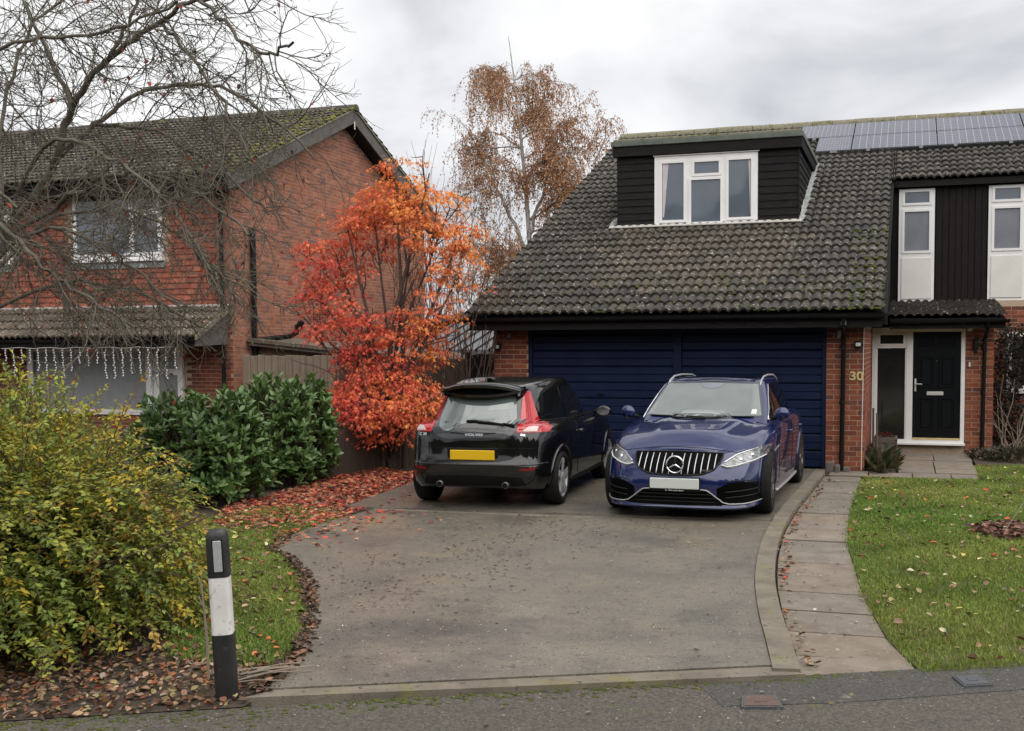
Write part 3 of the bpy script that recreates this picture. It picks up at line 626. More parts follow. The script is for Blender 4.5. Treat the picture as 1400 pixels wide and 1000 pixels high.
# curtains inside (seen through the outer panes)
for (a, b, c) in ((-4.235, -4.13, -4.21), (-2.66, -2.70, -2.665)):
    m = MB(); m.add([(a, DY - 0.0345, 5.10), (b, DY - 0.0345, 5.10), (c, DY - 0.0345, 4.15), (a, DY - 0.0345, 4.15)], [(0, 1, 2, 3)]); m.add([(a, DY - 0.0355, 5.10), (b, DY - 0.0355, 5.10), (c, DY - 0.0355, 4.15), (a, DY - 0.0355, 4.15)], [(3, 2, 1, 0)]); m.obj('curtain', 'curtain', dw)
# ------------------------------------------------------------------ solar panels
sol = thing('solar_array', 'two rows of blue-grey solar panels on the dark roof below its ridge', 'solar panels', (2.0, 24.9, roof_z(24.9)))
xs = [-2.80, -1.14, 0.545, 2.23, 3.92, 5.60, 7.28]
for r, (ya, yb) in enumerate(((23.86, 24.893), (24.905, 25.92))):
    for a, b in zip(xs[:-1], xs[1:]):
        a += 0.004; b -= 0.004; za, zb = roof_z(ya) + 0.14, roof_z(yb) + 0.14
        if r == 0 and a < -1.9: a = -1.86
        if r == 1 and a < -2.4: a = -2.30
        nx, nz = -math.sin(PA), math.cos(PA)
        V = [(a, ya, za), (b, ya, za), (b, yb, zb), (a, yb, zb)]; V += [(x, y + nx * -0.035, z - nz * 0.035) for x, y, z in V]
        p = mesh_obj('panel', V, [(7, 6, 5, 4), (0, 4, 5, 1), (1, 5, 6, 2), (2, 6, 7, 3), (3, 7, 4, 0)], 'steel_grey', sol)
        cv = [(a + .012, ya + .01, za + .01 * PT + .003), (b - .012, ya + .01, za + .01 * PT + .003), (b - .012, yb - .01, zb - .01 * PT + .003), (a + .012, yb - .01, zb - .01 * PT + .003)]
        c = mesh_obj('cells', cv, [(0, 1, 2, 3)], 'solar_cell', p); uv = c.data.uv_layers.new(name='UVMap')
        for li, t in enumerate(((0, 0), (1, 0), (1, 1), (0, 1))): uv.data[li].uv = t
        rail = MB(); rail.box(a, b, ya + 0.0, ya + 0.04, roof_z(ya) + 0.05, za - 0.02); rail.obj('rail', 'trim_black', sol)
        for xx in (a + 0.3, b - 0.35): boxo('clamp', 'steel_grey', sol, xx, xx + 0.07, ya - 0.03, ya + 0.01, za - 0.05, za + 0.006)
# ------------------------------------------------------------------ upper bay with two tall windows
BY = 22.3
boxo('wall', 'trim_black', house, -0.30, 9.0, BY + 0.06, BY + 0.2, 2.4, 4.95)
for i, x in enumerate(np.arange(0.50, 1.39, 0.115)):
    m = MB(); m.bevel_box(x, min(x + 0.112, 1.40), BY - 0.005 + rng.normal(0, .002), BY + 0.05, 2.62, 4.80, b=0.006); m.obj('board', 'black_board_upright', house)
for x in np.arange(2.07, 6.0, 0.115):
    m = MB(); m.bevel_box(x, x + 0.112, BY - 0.005 + rng.normal(0, .002), BY + 0.05, 2.62, 4.80, b=0.006); m.obj('board', 'black_board_upright', house)
for x0 in (-0.17, 1.42):
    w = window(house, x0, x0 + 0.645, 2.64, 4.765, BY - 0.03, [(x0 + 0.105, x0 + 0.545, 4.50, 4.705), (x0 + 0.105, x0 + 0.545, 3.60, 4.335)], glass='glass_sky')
    boxo('infill_panel', 'upvc_cream', w, x0 + 0.05, x0 + 0.60, BY - 0.046, BY - 0.031, 2.69, 3.47, bev=0.006)
    boxo('blind', 'blind', w, x0 + 0.11, x0 + 0.54, BY - 0.0195, BY - 0.0185, 3.60, 4.335)
    for k in range(16): boxo('blind_slat', 'blind', w, x0 + 0.11, x0 + 0.54, BY - 0.021, BY - 0.0197, 3.61 + k * 0.045, 3.635 + k * 0.045)
boxo('fascia', 'black_board', house, -0.26, 9.0, UY + 0.04, UY + 0.065, 4.79, roof_z(UY) - 0.01)
boxo('soffit', 'black_board', house, -0.28, 9.0, UY + 0.066, BY + 0.05, 4.805, 4.825)
# ------------------------------------------------------------------ porch roof and entrance
PY, PZ = 19.55, 2.285; PP = math.atan2(2.62 - PZ, BY - PY)
tile_field(house, 'roof_tile', -0.30, 1.56, PY - 0.02, BY - 0.12, PZ, PP, limit=60)
m = MB(); m.prism([(PY, PZ - 0.02), (BY, 2.60), (BY, 2.52), (PY, PZ - 0.06)], 0, -0.28, 1.53); m.obj('porch_roof', 'trim_black', house)
boxo('fascia', 'black_board', house, -0.28, 1.54, PY + 0.04, PY + 0.065, 2.09, PZ - 0.015)
boxo('soffit', 'black_board', house, -0.28, 1.54, PY + 0.066, 20.2, 2.165, 2.185)
gutter(-0.26, 1.60, PY - 0.02, 2.235).obj('gutter', 'black_plastic', house, True, sharp=40)
downpipe([(1.27, PY - 0.01, 2.2), (1.27, PY + 0.05, 2.08), (1.26, 19.93, 1.98), (1.25, 19.955, 1.90), (1.23, 19.955, 0.05)], house)
DYD = 19.97
ent = MB()
for b in ((-0.565, -0.50, 0.14, 2.12), (0.88, 0.945, 0.14, 2.12), (0.0, 0.105, 0.205, 2.045), (-0.50, 0.88, 2.045, 2.12), (-0.50, 0.88, 0.14, 0.205)): ent.box(b[0], b[1], DYD, DYD + 0.09, b[2], b[3])
ent = ent.obj('entrance_frame', 'upvc', house)
boxo('sill', 'upvc', ent, -0.56, 0.96, DYD - 0.07, DYD + 0.0, 0.115, 0.155, bev=0.006)
sw = window(ent, -0.498, -0.002, 1.77, 2.043, DYD + 0.015, [(-0.435, -0.055, 1.845, 1.995)], glass='glass_front', sash=0.03, name='top_light')
boxo('pane', 'glass_front', ent, -0.50, -0.0, DYD + 0.045, DYD + 0.055, 0.206, 1.768)
boxo('glazing_bead', 'upvc', ent, -0.50, -0.475, DYD + 0.012, DYD + 0.044, 0.206, 1.76); boxo('glazing_bead', 'upvc', ent, -0.022, -0.0, DYD + 0.012, DYD + 0.044, 0.206, 1.76)
boxo('plinth', 'mortar', house, -0.57, 0.955, 20.02, 20.2, -0.1, 0.12)
boxo('wall', 'trim_black', house, -0.57, 0.955, 20.1, 20.2, 2.122, 2.16)
boxo('backing', 'trim_black', house, -0.57, 0.955, 20.14, 20.2, 0.12, 2.12)
fd = boxo('front_door', 'door_black', house, 0.108, 0.877, DYD + 0.03, DYD + 0.075, 0.235, 2.042)
pw = 0.26
for (xa) in (0.19, 0.53):
    for (za, zb) in ((1.80, 1.94), (1.10, 1.62), (0.36, 0.92)):
        m = MB()
        for b in ((xa, xa + pw, zb - 0.022, zb), (xa, xa + pw, za, za + 0.022), (xa, xa + 0.022, za + 0.022, zb - 0.022), (xa + pw - 0.022, xa + pw, za + 0.022, zb - 0.022)): m.bevel_box(b[0], b[1], DYD + 0.012, DYD + 0.029, b[2], b[3], b=0.006)
        m.bevel_box(xa + 0.05, xa + pw - 0.05, DYD + 0.016, DYD + 0.029, za + 0.05, zb - 0.05, b=0.010); m.obj('panel', 'door_black', fd)
boxo('letter_plate', 'plate_metal', fd, 0.335, 0.605, DYD + 0.01, DYD + 0.029, 0.965, 1.03, bev=0.006)
m = MB(); m.bevel_box(0.135, 0.165, DYD + 0.012, DYD + 0.029, 1.03, 1.25, b=0.004); m.tube([(0.15, DYD + 0.02, 1.16), (0.15, DYD - 0.03, 1.16), (0.26, DYD - 0.03, 1.155)], 0.011, 8); m.obj('handle', 'plate_metal', fd, True, sharp=40)
m = MB(); m.tube([(0.49, DYD + 0.029, 1.55), (0.49, DYD + 0.015, 1.55)], 0.012, 8); m.obj('peephole', 'chrome', fd)
boxo('threshold', 'gold', ent, 0.108, 0.877, DYD - 0.01, DYD + 0.029, 0.206, 0.236, bev=0.004)
# fittings on the house
def text(name, body, size, loc, rot, mat, parent, extrude=0.004, sx=1.0, local=False, bold=0.0):
    cu = bpy.data.curves.new(name, 'FONT'); cu.body = body; cu.size = size; cu.extrude = extrude; cu.align_x = 'CENTER'; cu.align_y = 'CENTER'; cu.offset = bold
    t = bpy.data.objects.new(name, cu); COL.objects.link(t); dg = bpy.context.evaluated_depsgraph_get(); me = bpy.data.meshes.new_from_object(t.evaluated_get(dg))
    bpy.data.objects.remove(t); me.materials.clear(); me.materials.append(MATS[mat]); o = bpy.data.objects.new(name, me); COL.objects.link(o); put(o, parent, local)
    o.matrix_basis = Matrix.Translation(loc) @ rot.to_4x4() @ Matrix.Diagonal((sx, 1, 1, 1)); return o
FACE = Matrix(((1, 0, 0), (0, 0, -1), (0, 1, 0)))           # text facing -Y
text('house_number', '30', 0.175, (-0.69, 16.742, 1.375), FACE, 'gold', house, 0.005, 1.15, bold=0.004)
def wall_lamp(x, z, y, parent, mat='black_plastic'):
    m = MB(); m.bevel_box(x - 0.05, x + 0.05, y - 0.09, y - 0.001, z - 0.05, z + 0.06, b=0.015); o = m.obj('wall_lamp', mat, parent)
    n = MB(); n.bevel_box(x - 0.035, x + 0.035, y - 0.115, y - 0.091, z - 0.02, z + 0.035, b=0.01); n.obj('lens', 'white_sticker', o)
wall_lamp(-0.67, 1.83, 16.75, house); wall_lamp(-6.23, 1.82, 16.75, house)
boxo('junction_box', 'steel_grey', house, -0.965, -0.915, 16.69, 16.75, 1.93, 2.05, bev=0.006)
boxo('junction_box', 'steel_grey', house, -6.09, -6.01, 16.69, 16.75, 1.97, 2.05, bev=0.006)
m = MB(); m.tube([(-0.592, 16.744, 2.08), (-0.60, 16.742, 1.2), (-0.612, 16.744, 0.0)], 0.006, 5); m.obj('cable', 'upvc_cream', house)
m = MB(); m.bevel_box(1.06, 1.15, 19.90, 19.998, 1.74, 1.93, b=0.02); m.bevel_box(1.07, 1.14, 19.86, 19.90, 1.68, 1.75, b=0.015); m.obj('wall_lantern', 'black_plastic', house)
boxo('door_bell', 'white_sticker', house, 1.0, 1.03, 19.975, 19.999, 1.45, 1.53, bev=0.005)
boxo('alarm_box', 'upvc', house, 0.965, 1.055, 19.96, 19.999, 2.05, 2.13, bev=0.012)
w = window(house, 1.78, 3.2, 0.98, 2.05, 22.19, [(1.86, 2.42, 1.06, 1.97), (2.52, 3.12, 1.06, 1.97)], glass='glass_front')
boxo('sill', 'upvc', w, 1.72, 3.26, 22.10, 22.189, 0.92, 0.975)
# ================================================================== NEIGHBOURING HOUSE (left)
HX, HY = -12.45, 18.7                    # gable plane and front plane
GB, AY, AZ, EZ2 = 27.75, 23.22, 7.28, 5.12
P2 = math.atan2(AZ - EZ2, AY - 18.2)
nh = thing('house', 'red brick house with mossy roof and broad brick gable behind the red maple', 'house', (-17, 22, 0))
m = MB(); m.prism([(HY + 0.009, -0.1), (GB, -0.1), (GB, 5.1), (AY, AZ - 0.18), (HY + 0.009, 5.1)], 0, -26, HX - 0.009); core = m.obj('wall', 'mortar_orange', nh)
def inside_gable(c, z, hw):
    y = HY + c; zt = 5.1 + (AZ - 0.2 - 5.1) * (1 - abs(y - AY) / (AY - HY))
    return z < zt - 0.12
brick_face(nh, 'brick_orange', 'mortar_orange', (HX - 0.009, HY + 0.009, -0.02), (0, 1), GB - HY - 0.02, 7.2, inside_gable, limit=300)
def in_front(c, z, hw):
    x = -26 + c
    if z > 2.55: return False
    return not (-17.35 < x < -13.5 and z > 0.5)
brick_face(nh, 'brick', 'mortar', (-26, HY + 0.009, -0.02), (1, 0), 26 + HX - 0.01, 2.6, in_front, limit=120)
# tile hanging on the upper storey
HT = MB().prism([(-0.004, 0.0), (-0.030, 0.0), (-0.006, 0.125), (0.006, 0.125)], 0, -0.0795, 0.0795); HT = (HT.V, HT.F)
M = []
for r in range(22):
    z = 2.66 + r * 0.112; off = 0.0825 * (r % 2)
    for x in np.arange(-25.9 + off, HX - 0.3, 0.165):
        if z > 3.36 and (-16.25 < x < -13.85 or -20.2 < x < -17.55): continue
        M.append(T4((x, HY - 0.012 + rng.normal(0, .0015), z + rng.normal(0, .003)), RY(rng.normal(0, 0.01))))
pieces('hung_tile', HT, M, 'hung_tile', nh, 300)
m = MB(); m.box(HX - 0.30, HX, HY - 0.03, HY + 0.0, 2.66, 5.05); m.obj('corner_brickwork', 'brick_orange', nh)
# upper windows
for (x0, x1) in ((-16.10, -13.98), (-20.1, -17.66)):
    w3 = (x1 - x0) / 3
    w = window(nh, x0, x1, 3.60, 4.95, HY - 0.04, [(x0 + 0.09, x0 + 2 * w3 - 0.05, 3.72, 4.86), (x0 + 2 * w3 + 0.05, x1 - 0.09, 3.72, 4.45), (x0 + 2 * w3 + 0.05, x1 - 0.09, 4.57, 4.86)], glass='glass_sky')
    boxo('sill', 'upvc', w, x0 - 0.05, x1 + 0.05, HY - 0.12, HY - 0.041, 3.55, 3.598); boxo('apron', 'lead', w, x0 - 0.06, x1 + 0.06, HY - 0.06, HY - 0.031, 3.42, 3.548)
# main roof
TILE2 = tile_proto(0.25, 0.29, 0.022, 0.03, 0.06)
lt = tile_field(nh, 'roof_tile_mossy', -26, -12.10, 18.16, AY - 0.06, EZ2 - 0.03, P2, limit=300, proto=TILE2, w=0.25, g=0.29)
m = MB(); m.prism([(18.2, EZ2 - 0.02), (AY, AZ - 0.06), (28.2, EZ2 - 0.02), (28.2, EZ2 - 0.08), (AY, AZ - 0.12), (18.2, EZ2 - 0.08)], 0, -26, -12.13); m.obj('roof_deck', 'trim_black', nh)
bt = []
for r in range(17):
    y = AY + 0.08 + r * 0.29 * math.cos(P2); z = AZ - 0.02 - r * 0.29 * math.sin(P2); bt.append(T4((-12.11, y + 0.27, z - 0.11), RZ(math.pi) @ RX(P2)))
    bt.append(T4((-12.36, y + 0.27, z - 0.11), RZ(math.pi) @ RX(P2)))
pieces('roof_tile', TILE2, bt, 'roof_tile_mossy', nh, 40, smooth=True)
pieces('ridge_tile', (RPV, RPF), [T4((x, AY, AZ - 0.04 + rng.normal(0, .006)), RX(rng.normal(0, .03))) for x in np.arange(-26, -12.4, 0.45)], 'roof_tile_mossy', nh, 60, smooth=True)
MC = pm('moss_yellow', (0.30, 0.29, 0.035), (0.17, 0.175, 0.028), 30, 0.95, 1.0, 200)
moss(nh, [M_ for M_ in lt if M_[0, 3] > -13.9 and (M_[0, 3] > -12.9 or rng.random() < 0.35)], 430, 0.032, 'moss_yellow')
moss(nh, [M_ for M_ in lt if M_[0, 3] > -20], 220, 0.024, 'moss')
# barge boards on the gable
for sgn, yo in ((1, 18.12), (-1, 28.32)):
    m = MB(); m.prism([(yo, EZ2 - 0.06), (AY, AZ - 0.03), (AY, AZ - 0.33), (yo + sgn * 0.1, EZ2 - 0.32)], 0, -12.16, -12.125); m.obj('barge_board', 'barge_grey', nh)
    m = MB(); m.prism([(yo, EZ2 - 0.025), (AY, AZ + 0.005), (AY, AZ - 0.035), (yo, EZ2 - 0.065)], 0, -12.17, -12.095); m.obj('verge_mortar', 'gravel_felt', nh)
    m = MB(); m.prism([(yo + sgn * 0.1, EZ2 - 0.31), (AY, AZ - 0.32), (AY, AZ - 0.35), (yo + sgn * 0.1, EZ2 - 0.34)], 0, HX + 0.01, -12.161); m.obj('soffit', 'black_board', nh)
boxo('finial', 'upvc_cream', nh, -12.124, -12.11, AY - 0.012, AY + 0.012, AZ - 0.48, AZ - 0.3)
boxo('fascia', 'black_board', nh, -26, -12.17, 18.25, 18.28, 4.84, 5.08); boxo('soffit', 'black_board', nh, -26, -12.17, 18.281, HY - 0.02, 4.86, 4.88)
gutter(-26, -12.12, 18.19, 5.06).obj('gutter', 'black_plastic', nh, True, sharp=40)
# lower lean-to roof with its wall, window and string lights
LZ0, LZ1, LY = 2.03, 2.62, 17.6
LP = math.atan2(LZ1 - LZ0, HY - LY)
tile_field(nh, 'roof_tile_brown', -26, -12.52, LY - 0.02, HY - 0.05, LZ0 - 0.02, LP, limit=150)
m = MB(); m.prism([(LY, LZ0 - 0.03), (HY, LZ1 - 0.03), (HY, LZ1 - 0.08), (LY, LZ0 - 0.09)], 0, -26, -12.54); m.obj('roof_deck', 'trim_black', nh)
m = MB(); m.prism([(LY - 0.02, LZ0 + 0.03), (HY, LZ1 + 0.05), (HY, LZ1 - 0.06), (LY - 0.02, LZ0 - 0.05)], 0, -12.515, -12.47); m.obj('verge_mortar', 'gravel_felt', nh)
m = MB(); m.box(-26, -12.5, HY - 0.05, HY - 0.012, LZ1 + 0.0, LZ1 + 0.055); m.obj('flashing', 'mortar_white', nh)
m = MB(); m.prism([(LY + 0.05, LZ0 - 0.06), (HY - 0.01, LZ1 - 0.09), (HY - 0.01, 1.90), (LY + 0.05, 1.86)], 0, -12.58, -12.55); m.obj('cheek', 'barge_grey', nh)
boxo('fascia', 'black_board', nh, -26, -12.58, LY + 0.04, LY + 0.07, 1.84, LZ0 - 0.03); boxo('soffit', 'black_board', nh, -26, -12.58, LY + 0.071, HY - 0.01, 1.855, 1.875)
gutter(-26, -12.6, LY - 0.01, LZ0 - 0.03).obj('gutter', 'black_plastic', nh, True, sharp=40)
w = window(nh, -17.30, -13.58, 0.5, 1.852, HY - 0.05, [(-17.18, -14.42, 0.6, 1.76), (-14.12, -13.68, 0.6, 1.30), (-14.12, -13.68, 1.42, 1.76)], glass='net_curtain')
boxo('window_post', 'upvc', w, -17.30, -17.16, HY - 0.09, HY - 0.067, 0.5, 1.85); boxo('window_post', 'upvc', w, -14.40, -14.26, HY - 0.09, HY - 0.067, 0.5, 1.85)
downpipe([(HX - 0.16, HY - 0.09, 4.95), (HX - 0.16, HY - 0.09, 0.0)], nh, 0.04)
downpipe([(HX + 0.07, 19.36, 4.2), (HX + 0.07, 19.36, 0.0)], nh, 0.055)
m = MB(); m.tube([(HX + 0.07, 19.36, 1.98), (HX + 0.20, 19.5, 2.0), (HX + 0.75, 19.55, 2.05), (HX + 0.9, 19.55, 2.12), (HX + 0.92, 19.55, 2.28)], 0.05, 10); m.tube([(HX + 0.92, 19.55, 2.18), (HX + 1.02, 19.55, 2.36)], 0.066, 10); m.obj('waste_pipe', 'black_plastic', nh, True, sharp=40)
# icicle lights hung from the gutter board
sl_ = thing('string_lights', 'white icicle string lights hanging along the neighbouring window gutter', 'string lights', (-15, LY + 0.02, 1.9))
m = MB(); xs_ = np.arange(-17.0, -12.85, 0.16)
m.tube([(x, LY + 0.03, 1.845 + 0.012 * math.sin(x * 9)) for x in xs_], 0.006, 5); m.obj('cable', 'light_string', sl_)
for i, x in enumerate(np.arange(-16.9, -12.95, 0.196)):
    n = int(rng.integers(5, 13)); z = 1.845; p = [(x, LY + 0.03, z)]; m = MB()
    for k in range(n):
        z -= 0.048; xx = x + rng.normal(0, 0.012) + 0.02 * (k / n); p.append((xx, LY + 0.03 + rng.normal(0, .006), z)); m.bevel_box(xx - 0.016, xx + 0.016, LY + 0.012, LY + 0.026, z - 0.012, z + 0.012, b=0.004)
    m.tube(p, 0.0045, 4); m.obj('light_strand', 'light_string', sl_)
# ================================================================== between the two houses
lean = thing('lean_to', 'low timber lean-to with dark sloping roof against the brick gable', 'lean-to', (-10.5, 20, 0))
m = MB(); m.prism([(HX + 0.02, 2.02), (-8.35, 1.60), (-8.35, 1.53), (HX + 0.02, 1.95)], 1, 19.15, 22.5); m.obj('roof', 'roof_tile_brown', lean)
m = MB(); m.prism([(HX + 0.02, 1.94), (-8.45, 1.52), (-8.45, -0.1), (HX + 0.02, -0.1)], 1, 19.45, 19.55); m.obj('wall', 'wood_pale', lean)
m = MB(); m.prism([(HX + 0.02, 1.945), (-8.35, 1.525), (-8.35, 1.46), (HX + 0.02, 1.88)], 1, 19.2, 19.23); m.obj('fascia', 'wood_grey', lean)
def fence(name, label, p0, p1, h, mat, w=0.145, rail=True, zb=-0.05, cap=False):
    p0, p1 = np.array(p0), np.array(p1); d = p1 - p0; L = np.linalg.norm(d); d /= L
    f = thing(name, label, 'fence', (*((p0 + p1) / 2), 0)); R = np.c_[[d[0], d[1], 0], [-d[1], d[0], 0], [0, 0, 1]]
    B = MB().bevel_box(0, w - 0.006, -0.009, 0.009, 0, 1, b=0.004); M = []
    for i in range(int(L / w)):
        q = p0 + d * i * w; M.append(T4((q[0], q[1], zb), R @ RZ(rng.normal(0, 0.03)) , (1, 1, h - zb + rng.normal(0, .006))))
    pieces('board', (B.V, B.F), M, mat, f, 300)
    for s in np.arange(0, L + 0.1, 1.83):
        q = p0 + d * min(s, L); m = MB(); m.box(-0.045, 0.045, 0.012, 0.10, zb, h + 0.04); V = [tuple(R @ np.array(v) + [q[0], q[1], 0]) for v in m.V]; mesh_obj('post', V, m.F, mat, f)
    for z in (0.3, h - 0.25):
        m = MB(); m.box(0, L, 0.011, 0.05, z, z + 0.07); V = [tuple(R @ np.array(v) + [p0[0], p0[1], 0]) for v in m.V]; mesh_obj('rail', V, m.F, mat, f)
    return f
fence('fence', 'pale vertical board fence beside the brick gable, above the laurel', (-11.75, 18.0), (-9.75, 18.0), 1.68, 'wood_pale')
fence('fence', 'dark weathered fence behind the lower maple branches', (-9.75, 18.0), (-6.95, 18.0), 1.62, 'wood_dark')
fence('fence', 'low dark fence under the maple, left of the black hatchback', (-7.9, 13.2), (-7.3, 17.6), 0.75, 'wood_dark')
gate = fence('side_gate', 'black side gate left of the garage pier', (-6.97, 17.2), (-6.34, 17.2), 1.70, 'black_board_upright', 0.1); gate['category'] = 'gate'
# things beyond
far = thing('conservatory', 'low glazed conservatory roof seen beyond the maple', 'conservatory', (-9.5, 27, 0))
m = MB(); m.prism([(25.6, 1.75), (28.5, 2.45), (28.5, 2.35), (25.6, 1.65)], 0, -12.0, -7.4); m.obj('roof', 'steel_grey', far)
m = MB()
for x in np.arange(-11.9, -7.4, 0.35): m.prism([(25.58, 1.77), (28.5, 2.48), (28.5, 2.42), (25.58, 1.71)], 0, x, x + 0.05)
m.obj('glazing_bars', 'trim_black', far); boxo('wall', 'upvc_cream', far, -11.8, -7.5, 25.8, 25.9, -0.1, 1.7)
fr_ = thing('bungalow', 'distant bungalow with brown pitched roof between the two houses', 'bungalow', (-13, 40, 0))
m = MB(); m.prism([(-20, 2.0), (-14.2, 3.1), (-11.6, 1.6), (-11.8, 1.45), (-14.2, 2.9), (-20, 1.9)], 1, 36, 42); m.obj('roof', 'far_roof', fr_)
m = MB(); m.prism([(-14.22, 3.16), (-11.5, 1.58), (-11.5, 1.44), (-14.22, 3.0)], 1, 35.85, 35.97); m.obj('barge_board', 'upvc', fr_); boxo('wall', 'brick_orange', fr_, -19.8, -12.2, 36.2, 41.8, -0.1, 1.9)
# ================================================================== CARS
def pchip(xs, ys, x):
    xs = np.array(xs, float); ys = np.array(ys, float); x = np.clip(np.asarray(x, float), xs[0], xs[-1])
    h = np.diff(xs); d = np.diff(ys) / h; m = np.zeros(len(xs)); m[0], m[-1] = d[0], d[-1]
    for i in range(1, len(xs) - 1):
        if d[i - 1] * d[i] > 0: w1, w2 = 2 * h[i] + h[i - 1], h[i] + 2 * h[i - 1]; m[i] = (w1 + w2) / (w1 / d[i - 1] + w2 / d[i])
    i = np.clip(np.searchsorted(xs, x) - 1, 0, len(h) - 1); t = (x - xs[i]) / h[i]
    return (2 * t**3 - 3 * t**2 + 1) * ys[i] + (t**3 - 2 * t**2 + t) * h[i] * m[i] + (-2 * t**3 + 3 * t**2) * ys[i + 1] + (t**3 - t**2) * h[i] * m[i + 1]
def half_outline(W, yf, yr, nf, nr, ym, n=64):
    th = np.linspace(0, math.pi, 4000); c, s = np.cos(th), np.sin(th)
    e = np.where(c >= 0, nf, nr); x = W * np.abs(s) ** (2 / e); y = np.where(c >= 0, ym + (yf - ym) * np.abs(c) ** (2 / e), ym + (yr - ym) * np.abs(c) ** (2 / e))
    L = np.r_[0, np.cumsum(np.hypot(np.diff(x), np.diff(y)))]; t = np.linspace(0, L[-1], n); return np.interp(t, L, x), np.interp(t, L, y)
def shell(levels, ztop, zbot, ntop=7, crown=None, n=72, plan=None, zmod=None, taper=None):
    """closed shell: levels = list of (frac, W, yf, yr, nf, nr, ym); z = zbot(y)+frac*(ztop(y)-zbot(y)); then rings drawn in to the centre line"""
    rings = []
    for (f, W, yf, yr, nf, nr, ym) in levels:
        x, y = half_outline(W, yf, yr, nf, nr, ym, n)
        if taper is not None: x = x * taper(y, f)
        zt, zb = ztop(y), zbot(y); rings.append(np.c_[x, y, zb + f * (zt - zb)])
    last = rings[-1]
    for k in range(1, ntop + 1):
        q = k / ntop; s = math.cos(q * math.pi / 2) if False else 1 - q
        x = last[:, 0] * s; y = last[:, 1]; c = crown(y) if crown is not None else 0.03
        z = last[:, 2] + c * (1 - s * s) * np.clip(last[:, 0] / (0.8 * last[:, 0].max()), 0, 1) ** 1.3; rings.append(np.c_[x, y, z])
    if zmod is not None:
        for k in range(len(levels), len(rings)): rings[k][:, 2] += zmod(rings[k][:, 0], rings[k][:, 1])
    first = rings[0]; bot = np.c_[first[:, 0] * 0, first[:, 1], first[:, 2]]
    rings = [bot] + rings
    V = []; K = len(rings); F = []
    for r in rings: V += list(map(tuple, r))
    for r in rings: V += [(-a, b, c) for a, b, c in r]
    off = K * n
    for k in range(K - 1):
        for j in range(n - 1):
            a, b, c, d = k * n + j, k * n + j + 1, (k + 1) * n + j + 1, (k + 1) * n + j
            F.append((a, d, c, b)); F.append((off + a, off + b, off + c, off + d))
    bm = bmesh.new(); vs = [bm.verts.new(v) for v in V]
    for f in F:
        try: bm.faces.new([vs[i] for i in f])
        except ValueError: pass
    bmesh.ops.remove_doubles(bm, verts=bm.verts, dist=0.0008); bmesh.ops.dissolve_degenerate(bm, dist=0.0005, edges=bm.edges); bmesh.ops.recalc_face_normals(bm, faces=bm.faces)
    return bm
def bm_to_obj(bm, name, mats, parent, sharp=38):
    me = bpy.data.meshes.new(name); bm.to_mesh(me); bm.free()
    for m in mats: me.materials.append(MATS[m])
    me.polygons.foreach_set('use_smooth', [True] * len(me.polygons)); me.set_sharp_from_angle(angle=math.radians(sharp))
    o = bpy.data.objects.new(name, me); COL.objects.link(o); o.parent = parent; return o
def cut_arches(o, arches, half_w, depth=0.30):
    for (y, z, r) in arches:
        for s in (-1, 1):
            bm = bmesh.new(); bmesh.ops.create_cone(bm, cap_ends=True, segments=40, radius1=r, radius2=r, depth=depth + 0.4)
            bmesh.ops.rotate(bm, verts=bm.verts, matrix=Matrix.Rotation(math.pi / 2, 3, 'Y')); bmesh.ops.translate(bm, verts=bm.verts, vec=(s * (half_w + 0.2 - depth / 2 + 0.0), y, z))
            me = bpy.data.meshes.new('cutter'); bm.to_mesh(me); bm.free()
            for m in o.data.materials: me.materials.append(m)
            me.polygons.foreach_set('material_index', [1] * len(me.polygons))
            c = bpy.data.objects.new('cutter', me); COL.objects.link(c)
            md = o.modifiers.new('cut', 'BOOLEAN'); md.operation = 'DIFFERENCE'; md.object = c; md.solver = 'EXACT'
            bpy.context.view_layer.update(); apply_mods(o); bpy.data.objects.remove(c)
    o.data.polygons.foreach_set('use_smooth', [True] * len(o.data.polygons)); o.data.set_sharp_from_angle(angle=math.radians(38))
def bvh_of(objs):
    V = []; P = []
    for o in objs:
        n = len(V); V += [v.co[:] for v in o.data.vertices]; P += [tuple(i + n for i in p.vertices) for p in o.data.polygons]
    return BVHTree.FromPolygons(V, P)
VIEWS = {'rear': (lambda a, b: (a, -6, b), (0, 1, 0)), 'front': (lambda a, b: (a, 6, b), (0, -1, 0)), 'right': (lambda a, b: (4, a, b), (-1, 0, 0)), 'left': (lambda a, b: (-4, a, b), (1, 0, 0)), 'top': (lambda a, b: (a, b, 4), (0, 0, -1))}
def hit(bvh, view, a, b):
    f, d = VIEWS[view]; p = Vector(f(a, b)); h = bvh.ray_cast(p, Vector(d))
    if h[0] is None:
        h = bvh.find_nearest(p + Vector(d) * (6 - 1.5)); 
    n = h[1].normalized(); 
    if n.dot(Vector(d)) > 0: n = -n
    return h[0], n
def resample(L, n):
    P = np.array(L, float); s = np.r_[0, np.cumsum(np.linalg.norm(np.diff(P, axis=0), axis=1))]; t = np.linspace(0, s[-1], n)
    return np.c_[[np.interp(t, s, P[:, k]) for k in range(P.shape[1])]].T
